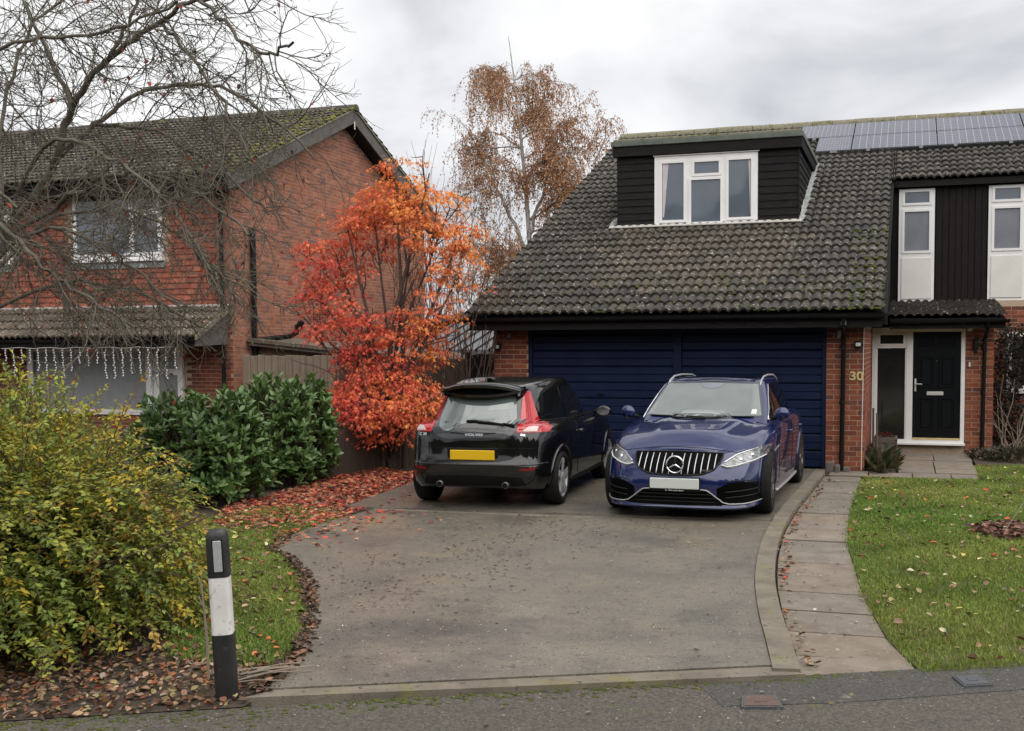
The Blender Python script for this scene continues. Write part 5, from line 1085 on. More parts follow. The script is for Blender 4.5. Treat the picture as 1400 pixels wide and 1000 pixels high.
# lower intake and side intakes, silver strip, splitter
patch(B2, 'front', [(-0.50, 0.168), (0, 0.162), (0.50, 0.168)], [(-0.32, 0.335), (0, 0.335), (0.32, 0.335)], 0.003, 'lower_intake', 'grille_black', est, 20, 6)
for z in (0.20, 0.24, 0.28): strip(B2, 'front', [(-0.42, z), (0.42, z)], 0.010, 0.006, 'intake_bar', 'black_plastic', est, 20)
for s in (-1, 1):
    f = lambda L: [(s * a, b) for a, b in L]; sd = 'right' if s > 0 else 'left'
    hl = patch(B2, 'front', f([(0.465, 0.572), (0.53, 0.548), (0.62, 0.562), (0.76, 0.602), (0.865, 0.655)]), f([(0.51, 0.625), (0.60, 0.684), (0.70, 0.718), (0.80, 0.745), (0.875, 0.752)]), 0.008, 'headlamp', 'headlamp', est, 18, 8)
    strip(B2, 'front', f([(0.475, 0.575), (0.53, 0.560), (0.62, 0.574), (0.76, 0.614), (0.85, 0.655)]), 0.012, 0.014, 'running_light', 'white_sticker', hl, 20)
    strip(B2, 'front', f([(0.49, 0.60), (0.60, 0.674), (0.70, 0.708), (0.80, 0.735)]), 0.012, 0.012, 'chrome_trim', 'chrome', hl, 20)
    for (lx, lz) in ((0.65, 0.635), (0.75, 0.672)):
        p, nn = hit(B2, 'front', s * lx, lz); bmm = bmesh.new(); bmesh.ops.create_uvsphere(bmm, u_segments=12, v_segments=8, radius=0.030); bmesh.ops.translate(bmm, vec=p + nn * -0.010, verts=bmm.verts); bm_to_obj(bmm, 'projector', ['chrome'], hl)
    patch(B2, 'front', f([(0.44, 0.180), (0.60, 0.172), (0.84, 0.182)]), f([(0.44, 0.345), (0.56, 0.405), (0.70, 0.412), (0.835, 0.375)]), 0.003, 'side_intake', 'grille_black', est, 16, 7)
    for z in (0.27, 0.33): strip(B2, 'front', f([(0.52, z - 0.02), (0.82, z)]), 0.014, 0.008, 'intake_fin', 'black_plastic', est, 14)
    strip(B2, 'front', f([(0.27, 0.335), (0.34, 0.328), (0.40, 0.285), (0.50, 0.200), (0.56, 0.184), (0.70, 0.182), (0.84, 0.196)]), 0.014, 0.012, 'bumper_strip', 'rim_silver', est, 30)
    strip(B2, 'front', f([(0.50, 0.415), (0.62, 0.425), (0.74, 0.42), (0.83, 0.39)]), 0.010, 0.006, 'intake_lip', 'black_plastic', est, 20)
    # side glazing
    patch(B2, sd, [(-0.20, 0.985), (0.3, 0.98), (0.66, 0.98)], [(-0.20, 1.345), (-0.06, 1.34), (0.20, 1.22), (0.64, 0.995)], 0.005, 'door_window', 'car_glass_side', est, 16, 8)
    patch(B2, sd, [(-1.10, 0.995), (-0.26, 0.985)], [(-1.08, 1.33), (-0.26, 1.348)], 0.005, 'door_window', 'car_glass_side', est, 12, 8)
    patch(B2, sd, [(-1.85, 1.03), (-1.17, 0.998)], [(-1.72, 1.25), (-1.15, 1.322)], 0.005, 'side_window', 'car_glass_side', est, 12, 8)
    strip(B2, sd, [(0.70, 0.975), (0.22, 1.235), (-0.06, 1.352), (-0.4, 1.362), (-1.15, 1.335), (-1.75, 1.262)], 0.014, 0.006, 'window_trim', 'chrome', est, 40)
    strip(B2, sd, [(0.72, 0.968), (0, 0.968), (-1.2, 0.985), (-1.9, 1.02)], 0.014, 0.006, 'window_trim', 'chrome', est, 40)
    strip(B2, sd, [(0.92, 0.95), (0.94, 0.6), (0.86, 0.30)], 0.007, 0.0006, 'door_gap', 'trim_black', est); strip(B2, sd, [(-0.22, 0.96), (-0.26, 0.6), (-0.30, 0.28)], 0.007, 0.0006, 'door_gap', 'trim_black', est)
    strip(B2, sd, [(-1.14, 0.97), (-1.10, 0.75)], 0.007, 0.0006, 'door_gap', 'trim_black', est)
    strip(B2, sd, [(1.05, 0.19), (0, 0.185), (-0.85, 0.195)], 0.034, 0.006, 'sill_strip', 'rim_silver', est)
    for y in (0.02, -0.98):
        p, nn = hit(B2, sd, y, 0.80); m = MB(); m.tube([p + Vector((s * 0.0, 0.10, 0)), p + Vector((s * 0.035, 0.07, 0)), p + Vector((s * 0.035, -0.07, 0)), p + Vector((s * 0.0, -0.10, 0))], 0.014, 8); m.obj('door_handle', 'paint_blue', est, True, True)
    arch_lip(B2, sd, FA2, 0.335, 0.375, 'paint_blue', est, 0.026); arch_lip(B2, sd, RA2, 0.335, 0.375, 'paint_blue', est, 0.026)
    # mirror
    bmm = bmesh.new(); bmesh.ops.create_uvsphere(bmm, u_segments=18, v_segments=12, radius=1); bmesh.ops.scale(bmm, vec=(0.088, 0.062, 0.078), verts=bmm.verts)
    bmesh.ops.rotate(bmm, verts=bmm.verts, matrix=Matrix.Rotation(-s * 0.18, 3, 'Y')); bmesh.ops.translate(bmm, vec=(s * 0.915, 0.80, 1.04), verts=bmm.verts); mi = bm_to_obj(bmm, 'mirror', ['paint_blue'], est)
    m = MB(); m.tube([(s * 0.79, 0.78, 0.985), (s * 0.90, 0.79, 1.0)], 0.024, 8); m.obj('mirror_arm', 'trim_black', mi, True, True)
    # roof rail
    m = MB(); pts = []
    for y, dz in ((0.16, -0.01), (0.02, 0.008), (-0.2, 0.024), (-0.6, 0.034), (-1.2, 0.034), (-1.55, 0.03), (-1.72, 0.0)):
        q = B2.ray_cast(Vector((s * (0.568 - 0.03 * max(0, -y) ** 1.2 * 0.6), y, 3)), Vector((0, 0, -1))); pts.append(q[0] + Vector((0, 0, dz)))
    m.tube(pts, 0.013, 8); m.obj('roof_rail', 'rim_silver', est, True, True)
    for y in (FA2, RA2): wheel(est, s * 0.80, y, 0.335, 0.245, s, 0.235, 5, 'rim_dark', split=True, steer=(0.06 if y == FA2 else 0))
# ================================================================== PLANTS
def unit(v): return v / np.maximum(np.linalg.norm(v, axis=-1, keepdims=True), 1e-9)
SHAPES = {
    'oval': (np.array([(0, 0, 0), (-.26, .32, .06), (0, .36, -.03), (.26, .32, .06), (-.22, .7, .05), (0, .7, -.02), (.22, .7, .05), (0, 1.0, -.06)]),
             np.array([(0, 2, 1), (0, 3, 2), (1, 2, 5), (1, 5, 4), (2, 3, 6), (2, 6, 5), (4, 5, 7), (5, 6, 7)])),
    'slim': (np.array([(0, 0, 0), (-.16, .4, .04), (.16, .4, .04), (0, 1.0, -.05)]), np.array([(0, 2, 1), (1, 2, 3)])),
    'diamond': (np.array([(0, 0, 0), (-.27, .45, .05), (0, .5, -.03), (.27, .45, .05), (0, 1.0, -.04)]), np.array([(0, 2, 1), (0, 3, 2), (1, 2, 4), (2, 3, 4)])),
    'palm': (np.array([(0, .30, 0), (0, -.05, 0), (-.30, .02, -.05), (-.12, .28, .02), (-.52, .42, -.08), (-.10, .50, .02), (0, 1.0, -.10), (.10, .50, .02), (.52, .42, -.08), (.12, .28, .02), (.30, .02, -.05)]),
             np.array([(0, i, i + 1) for i in range(1, 10)] + [(0, 10, 1)])[:, [0, 2, 1]]),
    'curl': (np.array([(0, 0, 0), (-.30, .30, .20), (0, .33, .02), (.30, .30, .16), (-.26, .68, .24), (0, .70, .06), (.26, .68, .20), (0, 1.0, .18)]),
             np.array([(0, 2, 1), (0, 3, 2), (1, 2, 5), (1, 5, 4), (2, 3, 6), (2, 6, 5), (4, 5, 7), (5, 6, 7)])),
}
def leaves(name, P, D, N, size, col, parent, mat='leafcol', shape='oval', stuff=True, cjit=0.16):
    """P roots, D pointing directions, N face normals, all (n,3)"""
    PV, PT_ = SHAPES[shape]; n = len(P); D = unit(D); N = N - D * (N * D).sum(1, keepdims=True); N = unit(N); U = np.cross(D, N)
    size = np.broadcast_to(np.asarray(size, float), (n,))
    V = P[:, None] + size[:, None, None] * (PV[None, :, 0:1] * U[:, None] + PV[None, :, 1:2] * D[:, None] + PV[None, :, 2:3] * N[:, None])
    F = (PT_[None] + (np.arange(n) * len(PV))[:, None, None]).reshape(-1, 3)
    c = np.clip(col * (1 + rng.normal(0, cjit, (n, 1))), 0.003, 0.95)
    o = big_obj(name, V.reshape(-1, 3), F, mat, parent, col=np.repeat(c, len(PV), 0))
    if stuff: o['kind'] = 'stuff'
    return o
class Tubes:
    def __init__(s): s.V = []; s.F = []; s.n = 0
    def add(s, pts, r0, r1, k=5):
        P = np.asarray(pts, float); n = len(P); t = unit(np.gradient(P, axis=0)); ref = np.array([0.31, 0.52, 0.79]); a = unit(np.cross(t, ref)); b = np.cross(t, a)
        rr = np.linspace(r0, r1, n)[:, None, None]; th = np.arange(k) * 2 * np.pi / k
        R = P[:, None] + rr * (a[:, None] * np.cos(th)[None, :, None] + b[:, None] * np.sin(th)[None, :, None])
        i = np.arange(n - 1)[:, None] * k; j = np.arange(k)[None]; j2 = (j + 1) % k
        F = np.stack([i + j, i + j2, i + k + j2, i + k + j], -1).reshape(-1, 4) + s.n
        s.V.append(R.reshape(-1, 3)); s.F.append(F); s.n += n * k
    def obj(s, name, mat, parent, stuff=False):
        o = big_obj(name, np.concatenate(s.V), np.concatenate(s.F), mat, parent, smooth=True)
        if stuff: o['kind'] = 'stuff'
        return o
def wander(p, d, L, n, bend=0.25, droop=0.0, lift=0.0):
    p = np.array(p, float); d = unit(np.array(d, float)); out = [p.copy()]; h = L / n
    for i in range(n):
        d = unit(d + rng.normal(0, bend, 3) + np.array([0, 0, -droop + lift * (i / n)])); p = p + d * h; out.append(p.copy())
    return np.array(out)
def side_dir(t, spread, up=0.0):
    r = rng.normal(0, 1, 3); r -= t * r.dot(t); return unit(t * math.cos(spread) + unit(r) * math.sin(spread) + np.array([0, 0, up]))
# ------------------------------------------------------------------ the bare tree at the left
LIMBS = [[(-11.5, 10.2, -0.1), (-11.2, 10.2, 0.9), (-10.6, 10.2, 2.0), (-9.75, 10.2, 3.04), (-8.92, 10.1, 3.89), (-8.58, 10.0, 4.4), (-7.93, 9.8, 4.85), (-7.18, 9.6, 5.1), (-6.5, 9.4, 5.19), (-5.75, 9.2, 5.12)],
         [(-8.92, 10.1, 3.89), (-8.55, 10.3, 4.3), (-8.1, 10.6, 4.69), (-7.39, 10.8, 4.74), (-6.81, 10.9, 4.46), (-6.24, 11.0, 3.93)],
         [(-9.75, 10.2, 3.04), (-8.43, 9.9, 3.53), (-7.54, 9.6, 3.63), (-6.63, 9.3, 3.35), (-5.86, 9.1, 2.9)],
         [(-10.6, 10.2, 2.0), (-9.6, 9.3, 2.9), (-8.78, 8.6, 3.1), (-8.26, 8.6, 3.01), (-7.84, 8.6, 2.68), (-7.35, 8.6, 2.36), (-6.72, 8.6, 2.02)],
         [(-8.58, 10.0, 4.4), (-8.93, 10.0, 5.13), (-9.29, 10.0, 5.86)],
         [(-9.75, 10.2, 3.04), (-9.84, 9.5, 4.62), (-8.76, 9.4, 4.96), (-7.6, 9.3, 4.95), (-6.67, 9.2, 5.11)],
         [(-10.2, 10.2, 2.5), (-9.5, 10.6, 3.3), (-8.67, 10.9, 3.42), (-7.93, 11.1, 3.07), (-7.33, 11.2, 2.31)],
         [(-7.93, 9.8, 4.85), (-7.56, 9.7, 5.23), (-7.37, 9.7, 5.65)],
         [(-9.75, 10.2, 3.04), (-8.44, 9.4, 3.91), (-7.39, 9.1, 3.69), (-6.59, 8.9, 3.18), (-5.99, 8.8, 2.48)],
         [(-9.75, 10.2, 3.04), (-10.0, 10.5, 4.6), (-9.64, 10.8, 5.73), (-8.77, 11.0, 6.03)],
         [(-7.18, 9.6, 5.1), (-6.66, 9.5, 4.6), (-6.19, 9.4, 3.99), (-5.9, 9.3, 3.54)],
         [(-6.55, 9.4, 5.19), (-6.1, 9.3, 4.83), (-5.7, 9.2, 4.56), (-5.35, 9.1, 4.6)],
         [(-10.6, 10.2, 2.0), (-10.2, 9.6, 3.0), (-9.6, 9.2, 3.6), (-8.9, 8.9, 3.55), (-8.2, 8.8, 3.2)],
         [(-10.2, 10.2, 2.5), (-9.2, 9.8, 3.0), (-8.3, 9.5, 3.05), (-7.4, 9.3, 2.7), (-6.7, 9.2, 2.2)],
         [(-10.6, 10.2, 2.0), (-9.3, 10.4, 2.55), (-8.3, 10.4, 2.5), (-7.3, 10.3, 2.1)],
         [(-8.55, 10.3, 4.3), (-7.8, 10.2, 4.2), (-7.0, 10.1, 3.8), (-6.2, 10.0, 3.2)]]
RAD = [0.062, 0.030, 0.027, 0.036, 0.03, 0.025, 0.025, 0.02, 0.025, 0.027, 0.018, 0.02, 0.026, 0.024, 0.024, 0.022]
bt_ = thing('bare_tree', 'bare grey-branched tree whose twigs hang in front of the brick house', 'tree', (-11.5, 10.2, -0.1))
tk = Tubes(); tw = Tubes(); tips = []
def twig_tree(P, r, depth):
    n = len(P); tang = unit(np.gradient(P, axis=0)); L = np.linalg.norm(np.diff(P, axis=0), axis=1).sum()
    if depth == 0: cnt, ln, sp = int(L * 7.2), (0.5, 1.35), (0.5, 1.1)
    elif depth == 1: cnt, ln, sp = int(L * 8.5), (0.22, 0.62), (0.5, 1.1)
    elif depth == 2: cnt, ln, sp = int(L * 10), (0.08, 0.24), (0.5, 1.2)
    else: return
    for _ in range(cnt):
        f = rng.uniform(0.22 if depth == 0 else 0.12, 1.0); i = min(int(f * (n - 1)), n - 2); p = P[i] + (P[i + 1] - P[i]) * (f * (n - 1) - i)
        d = side_dir(tang[i], rng.uniform(*sp), -0.18 if depth < 2 else 0.05); l = rng.uniform(*ln) * (1.15 - 0.5 * f)
        m = max(3, int(l / 0.11)); Q = wander(p, d, l, m, 0.20 if depth < 2 else 0.26, 0.07 if depth == 0 else 0.03, 0.16 if depth < 2 else 0.3)
        rr = [0.0078, 0.0046, 0.0030][depth]; tw.add(Q, rr, rr * 0.5, 4 if depth < 2 else 3)
        if depth == 2 or rng.random() < 0.3: tips.append((Q[-1], Q[-1] - Q[-2]))
        twig_tree(Q, rr, depth + 1)
for l, r in zip(LIMBS, RAD):
    P = np.array([tuple(v) for v in smoothline(l, 6)]) ; P[1:] += rng.normal(0, 0.018, (len(P) - 1, 3)); tk.add(P, r, max(0.012, r * 0.22), 9); twig_tree(P, r, 0)
tk.obj('trunk', 'bark_dark', bt_); tw.obj('twigs', 'bark_dark', bt_, True)
tp = np.array([t[0] for t in tips]); td = np.array([t[1] for t in tips]); pick = rng.random(len(tp)) < 0.045; q = pick.sum()
leaves('withered_leaves', tp[pick], rng.normal(0, 0.5, (q, 3)) + [0, 0, -0.8], rng.normal(0, 1, (q, 3)), rng.uniform(0.03, 0.065, q), np.where(rng.random((q, 1)) < 0.45, [[0.30, 0.05, 0.03]], [[0.07, 0.045, 0.035]]), bt_, shape='curl')
# ------------------------------------------------------------------ Japanese maple
mp_ = thing('maple_tree', 'small maple ablaze with red and orange leaves beside the black hatchback', 'tree', (-7.62, 15.4, 0))
tk = Tubes(); tw = Tubes(); base = np.array([-7.55, 15.45, -0.05]); stems = []
for tgt, r in (((-6.9, 15.6, 4.45), 0.055), ((-7.5, 15.7, 4.5), 0.06), ((-8.3, 15.6, 3.7), 0.05), ((-8.95, 15.5, 2.9), 0.045), ((-6.45, 15.6, 3.4), 0.045), ((-8.6, 15.1, 2.0), 0.035), ((-6.75, 15.1, 2.0), 0.035), ((-8.3, 14.8, 1.0), 0.028), ((-6.7, 14.75, 1.05), 0.028), ((-7.5, 14.6, 1.2), 0.028), ((-7.25, 15.7, 3.4), 0.04), ((-7.9, 15.3, 2.8), 0.04), ((-8.6, 15.8, 3.3), 0.036), ((-6.7, 15.9, 3.95), 0.036), ((-9.1, 15.3, 2.45), 0.034), ((-6.35, 15.4, 2.9), 0.032), ((-8.0, 15.9, 4.05), 0.036), ((-6.95, 14.9, 1.5), 0.026), ((-8.1, 14.9, 1.5), 0.026), ((-7.2, 14.7, 0.75), 0.022), ((-8.0, 14.7, 0.7), 0.022), ((-6.5, 14.9, 1.4), 0.024)):
    b = base + np.r_[rng.normal(0, 0.09, 2), 0]; t = np.array(tgt); mid = b + (t - b) * 0.45 + np.array([(b[0] - t[0]) * 0.22, 0, 0.12]) + rng.normal(0, 0.05, 3)
    P = np.array([tuple(v) for v in smoothline([b, b * 0.75 + mid * 0.25 + [0, 0, 0.05], mid, mid * 0.45 + t * 0.55, t], 6)]); tk.add(P, r, 0.010, 7); stems.append(P)
subs = []
for s_ in stems:
    for _ in range(5):
        j = rng.integers(9, len(s_) - 2); Q = wander(s_[j], side_dir(unit(s_[j + 1] - s_[j]), rng.uniform(0.35, 0.8), 0.1), rng.uniform(0.4, 0.95), 8, 0.08); tw.add(Q, 0.011, 0.004, 5); subs.append(Q)
allp = np.concatenate([s[9:] for s in stems] + [q[2:] for q in subs])
def crown_pt():
    while True:
        if rng.random() < 0.74:
            v = rng.normal(0, 1, 3); v = unit(v) * rng.uniform(0.35, 1.0) ** 0.6; c = np.array([-7.62, 15.6, 3.0]) + v * [1.60, 1.05, 1.80]
            zr_ = (c[2] - 1.2) / 3.2
            lim = np.interp(c[2], [1.2, 1.7, 2.3, 2.9, 3.6, 4.15, 4.6], [0.45, 0.85, 1.40, 1.68, 1.55, 1.25, 0.7])
            if abs(c[0] + 7.66 - 0.16 * (c[2] - 2)) > lim: continue
            if c[0] > -6.7 and c[2] < 2.5 and rng.random() < 0.75: continue
            if -7.15 < c[0] < -6.4 and 2.2 < c[2] < 3.0 and rng.random() < 0.55: continue
            return c
        v = unit(rng.normal(0, 1, 3)) * rng.uniform(0.3, 1.0) ** 0.5; return np.array([-7.45, 15.05, 1.02]) + v * [1.10, 0.70, 0.55]
P_, D_, N_, C_ = [], [], [], []
CR, OR, YE = np.array([0.68, 0.105, 0.085]), np.array([0.80, 0.20, 0.085]), np.array([0.85, 0.36, 0.09])
for k in range(500):
    c = crown_pt()
    while ((allp - c) ** 2).sum(1).min() > 0.34 ** 2: c = crown_pt()
    a = allp[np.argmin(((allp - c) ** 2).sum(1) + 0.3 * rng.random(len(allp)))]; tw.add(np.array([a, a * 0.5 + c * 0.5 + rng.normal(0, 0.05, 3), c]), 0.008, 0.0025, 4)
    n = rng.integers(30, 62); out = unit(c - np.array([-7.6, 15.6, c[2] - 0.5])); ang = rng.uniform(0, 2 * np.pi, n); rad = np.sqrt(rng.random(n)) * rng.uniform(0.16, 0.38)
    nrm = unit(np.array([0, 0, 1.0]) + out * 0.35 + rng.normal(0, 0.15, 3)); u = unit(np.cross(nrm, [0.3, 1, 0.1])); w_ = np.cross(nrm, u)
    p = c + (u[None] * np.cos(ang)[:, None] + w_[None] * np.sin(ang)[:, None]) * rad[:, None] + rng.normal(0, 0.022, (n, 3)); p[:, 2] -= rad * 0.35
    t = 0.30 * (c[0] + 8.6) + 0.18 * (c[2] - 2.0) + (0.18 if c[2] < 1.6 else 0) + rng.normal(0, 0.18); t = np.clip(t + rng.normal(0, 0.14, n), 0, 1)[:, None]
    col = np.where(t < 0.5, CR + (OR - CR) * t * 2, OR + (YE - OR) * (t - 0.5) * 2)
    P_.append(p); D_.append((p - c) + np.array([0, 0, -0.10]) + rng.normal(0, 0.05, (n, 3))); N_.append(nrm + rng.normal(0, 0.45, (n, 3))); C_.append(col)
tk.obj('trunk', 'bark_maple', mp_); tw.obj('twigs', 'bark_maple', mp_, True)
P_ = np.concatenate(P_); leaves('crown', P_, np.concatenate(D_), np.concatenate(N_), rng.uniform(0.034, 0.082, len(P_)), np.concatenate(C_), mp_, shape='palm')
# fine bare shoots of a sapling beside and above the maple
sp_ = thing('bare_sapling', 'thin leafless sapling rising behind the maple against the sky', 'tree', (-6.6, 16.6, 0)); tw = Tubes()
for _ in range(26):
    b = np.array([-6.85 + rng.normal(0, 0.2), 16.7 + rng.normal(0, 0.15), 0.0]); Q = wander(b, (rng.normal(0.02, 0.22), rng.normal(0, 0.1), 1), rng.uniform(3.0, 5.2), 16, 0.05, 0, 0.0); tw.add(Q, 0.016, 0.003, 4)
    for _ in range(9):
        i = rng.integers(6, 15); R_ = wander(Q[i], side_dir(unit(Q[i + 1] - Q[i]), 0.5, 0.2), rng.uniform(0.3, 0.9), 6, 0.1, 0, 0.1); tw.add(R_, 0.006, 0.002, 3)
for _ in range(22):
    b = np.array([-7.6 + rng.normal(0, 0.45), 16.9, 2.5]); tw.add(wander(b, (rng.normal(0, 0.15), 0, 1), rng.uniform(1.6, 3.0), 9, 0.05), 0.007, 0.0025, 3)
tw.obj('branches', 'twig_brown', sp_)
# ------------------------------------------------------------------ birch beyond the garage
bi = thing('birch_tree', 'tall silver birch with hanging rusty autumn leaves behind the garage roof', 'tree', (-12.3, 36, 0)); tk = Tubes(); tw = Tubes()
trunk = np.array([tuple(v) for v in smoothline([(-12.1, 36, -0.1), (-12.2, 36, 3), (-12.24, 36, 5.0), (-12.45, 36, 7.85), (-12.7, 36, 10.2), (-13.0, 36.1, 12.3)], 8)]); tk.add(trunk, 0.14, 0.008, 9)
limbs = []
for gp in ([(-12.2, 36, 4.2), (-11.3, 36, 5.8), (-10.2, 36, 7.3), (-9.4, 36, 9.2)], [(-12.2, 36, 4.8), (-13.1, 36, 6.6), (-13.8, 36, 8.0), (-14.2, 36, 9.0)], [(-12.3, 36, 5.6), (-11.6, 36, 7.6), (-11.1, 36, 9.3)], [(-12.2, 36, 3.6), (-13.0, 36, 4.6), (-13.7, 36, 5.6)], [(-12.15, 36, 3.0), (-11.2, 36, 4.4), (-10.4, 36, 5.5)]):
    Q = np.array([tuple(v) for v in smoothline(gp, 6)]) + 0; Q[1:] += rng.normal(0, 0.05, (len(Q) - 1, 3)); tk.add(Q, 0.07, 0.012, 6); limbs.append(Q)
    for _ in range(9):
        j = rng.integers(5, len(Q) - 1); Q2 = wander(Q[j], side_dir(unit(Q[j + 1] - Q[j]), 0.75, 0.25), rng.uniform(0.9, 2.0), 9, 0.12, 0.07); tk.add(Q2, 0.018, 0.005, 4); limbs.append(Q2)
for k in range(30):
    f = rng.uniform(0.24, 0.92); i = int(f * (len(trunk) - 2)); a = rng.uniform(0, 2 * np.pi); l = rng.uniform(2.0, 3.9) * (1.15 - 0.62 * f)
    Q = wander(trunk[i], (math.cos(a) * 1.25, math.sin(a) * 0.7, rng.uniform(0.45, 1.2)), l, 12, 0.10, 0.05, -0.12); tk.add(Q, 0.055 * (1.2 - f), 0.008, 5); limbs.append(Q)
    for _ in range(4):
        j = rng.integers(3, 11); Q2 = wander(Q[j], side_dir(unit(Q[j + 1] - Q[j]), 0.7, 0.1), l * rng.uniform(0.25, 0.5), 8, 0.12, 0.08); tk.add(Q2, 0.016, 0.005, 4); limbs.append(Q2)
P_, D_ = [], []
for Q in limbs:
    for j in range(3, len(Q)):
        for _ in range(2):
            if rng.random() < 0.2: continue
            l = rng.uniform(0.4, 1.5); S = wander(Q[j] + rng.normal(0, 0.05, 3), (rng.normal(0, 0.5), rng.normal(0, 0.4), 0.1), l, 9, 0.06, 0.42); tw.add(S, 0.006, 0.003, 3)
            bare = np.clip((Q[j][2] - 10.4) / 2.2, 0, 0.75)
            if rng.random() < bare: continue
            n = int(l * 24); f = rng.random(n) * 9; ii = np.minimum(f.astype(int), 8); p = S[ii] + (S[ii + 1] - S[ii]) * (f - ii)[:, None] + rng.normal(0, 0.05, (n, 3)); P_.append(p); D_.append(rng.normal(0, 0.5, (n, 3)) + [0, 0, -0.9])
tk.obj('trunk', 'bark_birch', bi); tw.obj('twigs', 'twig_brown', bi, True); P_ = np.concatenate(P_); n = len(P_)
leaves('crown', P_, np.concatenate(D_), rng.normal(0, 1, (n, 3)), rng.uniform(0.055, 0.10, n), np.where(rng.random((n, 1)) < 0.5, [[0.40, 0.19, 0.09]], [[0.54, 0.32, 0.17]]), bi, shape='diamond', cjit=0.3)
# ------------------------------------------------------------------ yellow-green shrub in the foreground
sh = thing('shrub', 'large arching shrub with small yellow-green autumn leaves behind the bollard', 'shrub', (-5.6, 6.1, 0)); tw = Tubes()
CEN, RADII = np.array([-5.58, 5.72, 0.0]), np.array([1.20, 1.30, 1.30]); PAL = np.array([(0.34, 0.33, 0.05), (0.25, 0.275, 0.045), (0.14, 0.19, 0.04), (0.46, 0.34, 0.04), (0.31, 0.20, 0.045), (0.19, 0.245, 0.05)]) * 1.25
P_, D_, N_, C_ = [], [], [], []
for k in range(4600):
    v = unit(rng.normal(0, 1, 3)); v[2] = abs(v[2]); lump = 1 + 0.10 * math.sin(5 * v[0] + 2.1) * math.sin(4 * v[1] + 1.0) + 0.08 * math.sin(9 * v[2] + 3 * v[0]); r = rng.uniform(0.62, 0.97) * lump
    p0 = CEN + v * RADII * r + [0, 0, 0.12]; out = unit(v / RADII); l = rng.uniform(0.18, 0.46); d = unit(out * 0.8 + np.array([0, 0, 0.55]) + rng.normal(0, 0.35, 3))
    S = wander(p0, d, l, 7, 0.08, 0.26 if v[2] < 0.75 else 0.14)
    if S[:, 2].min() < 0.02: continue
    if r > 0.85: tw.add(S, 0.0035, 0.0015, 3)
    n = int(l * 52); f = np.sort(rng.random(n)) * 7; ii = np.minimum(f.astype(int), 6); t = unit(S[ii + 1] - S[ii]); p = S[ii] + (S[ii + 1] - S[ii]) * (f - ii)[:, None]
    side = unit(np.cross(t, [0, 0, 1.0]) + rng.normal(0, 0.25, (n, 3))) * np.where(np.arange(n) % 2, 1, -1)[:, None]
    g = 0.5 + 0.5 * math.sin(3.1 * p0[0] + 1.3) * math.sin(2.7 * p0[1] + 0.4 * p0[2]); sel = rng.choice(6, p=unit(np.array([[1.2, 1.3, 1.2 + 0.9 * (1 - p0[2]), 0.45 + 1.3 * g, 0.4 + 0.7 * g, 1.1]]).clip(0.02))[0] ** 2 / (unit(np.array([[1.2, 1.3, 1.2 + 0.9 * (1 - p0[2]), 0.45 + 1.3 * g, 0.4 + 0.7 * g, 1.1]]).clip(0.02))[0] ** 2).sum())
    P_.append(p); D_.append(side * 0.8 + t * 0.55 + rng.normal(0, 0.2, (n, 3))); N_.append(np.array([0, 0, 1.0]) + out * 0.4 + rng.normal(0, 0.4, (n, 3))); C_.append(np.broadcast_to(PAL[sel], (n, 3)) * (1 + rng.normal(0, 0.12)))
for k in range(26):          # long whippy shoots poking out of the top
    a = rng.uniform(0, 2 * np.pi); p0 = CEN + np.array([math.cos(a) * rng.uniform(0, 0.9), math.sin(a) * rng.uniform(0, 0.9), 1.05]); S = wander(p0, (rng.normal(0, 0.3), rng.normal(0, 0.3), 1), rng.uniform(0.35, 0.75), 8, 0.08, 0.02); tw.add(S, 0.005, 0.002, 4)
    n = 16; f = rng.uniform(2, 8, n); ii = np.minimum(f.astype(int), 7); p = S[ii] + (S[ii + 1] - S[ii]) * (f - ii)[:, None]; P_.append(p); D_.append(rng.normal(0, 0.6, (n, 3)) + [0, 0, 0.3]); N_.append(rng.normal(0, 0.5, (n, 3)) + [0, 0, 0.8]); C_.append(np.broadcast_to(PAL[rng.integers(6)], (n, 3)))
for k in range(40):
    a = rng.uniform(0, 2 * np.pi); v = np.array([math.cos(a) * 0.7, math.sin(a) * 0.7, 1.0]) * rng.uniform(0.7, 1.2, 3); tw.add(wander(CEN + rng.normal(0, 0.2, 3) * [1, 1, 0], v, 1.5, 9, 0.1, 0.08), 0.014, 0.004, 5)
tw.obj('stems', 'twig_brown', sh, True); P_ = np.concatenate(P_); n = len(P_)
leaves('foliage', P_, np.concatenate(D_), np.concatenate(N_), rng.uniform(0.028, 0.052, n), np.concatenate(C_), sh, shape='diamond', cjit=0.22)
n = 9000; v = unit(rng.normal(0, 1, (n, 3))); v[:, 2] = abs(v[:, 2]); leaves('inner_foliage', CEN + v * RADII * rng.uniform(0.35, 0.75, (n, 1)) + [0, 0, 0.05], rng.normal(0, 1, (n, 3)), rng.normal(0, 1, (n, 3)), 0.06, np.broadcast_to(np.array([0.05, 0.065, 0.018]), (n, 3)), sh, shape='diamond')
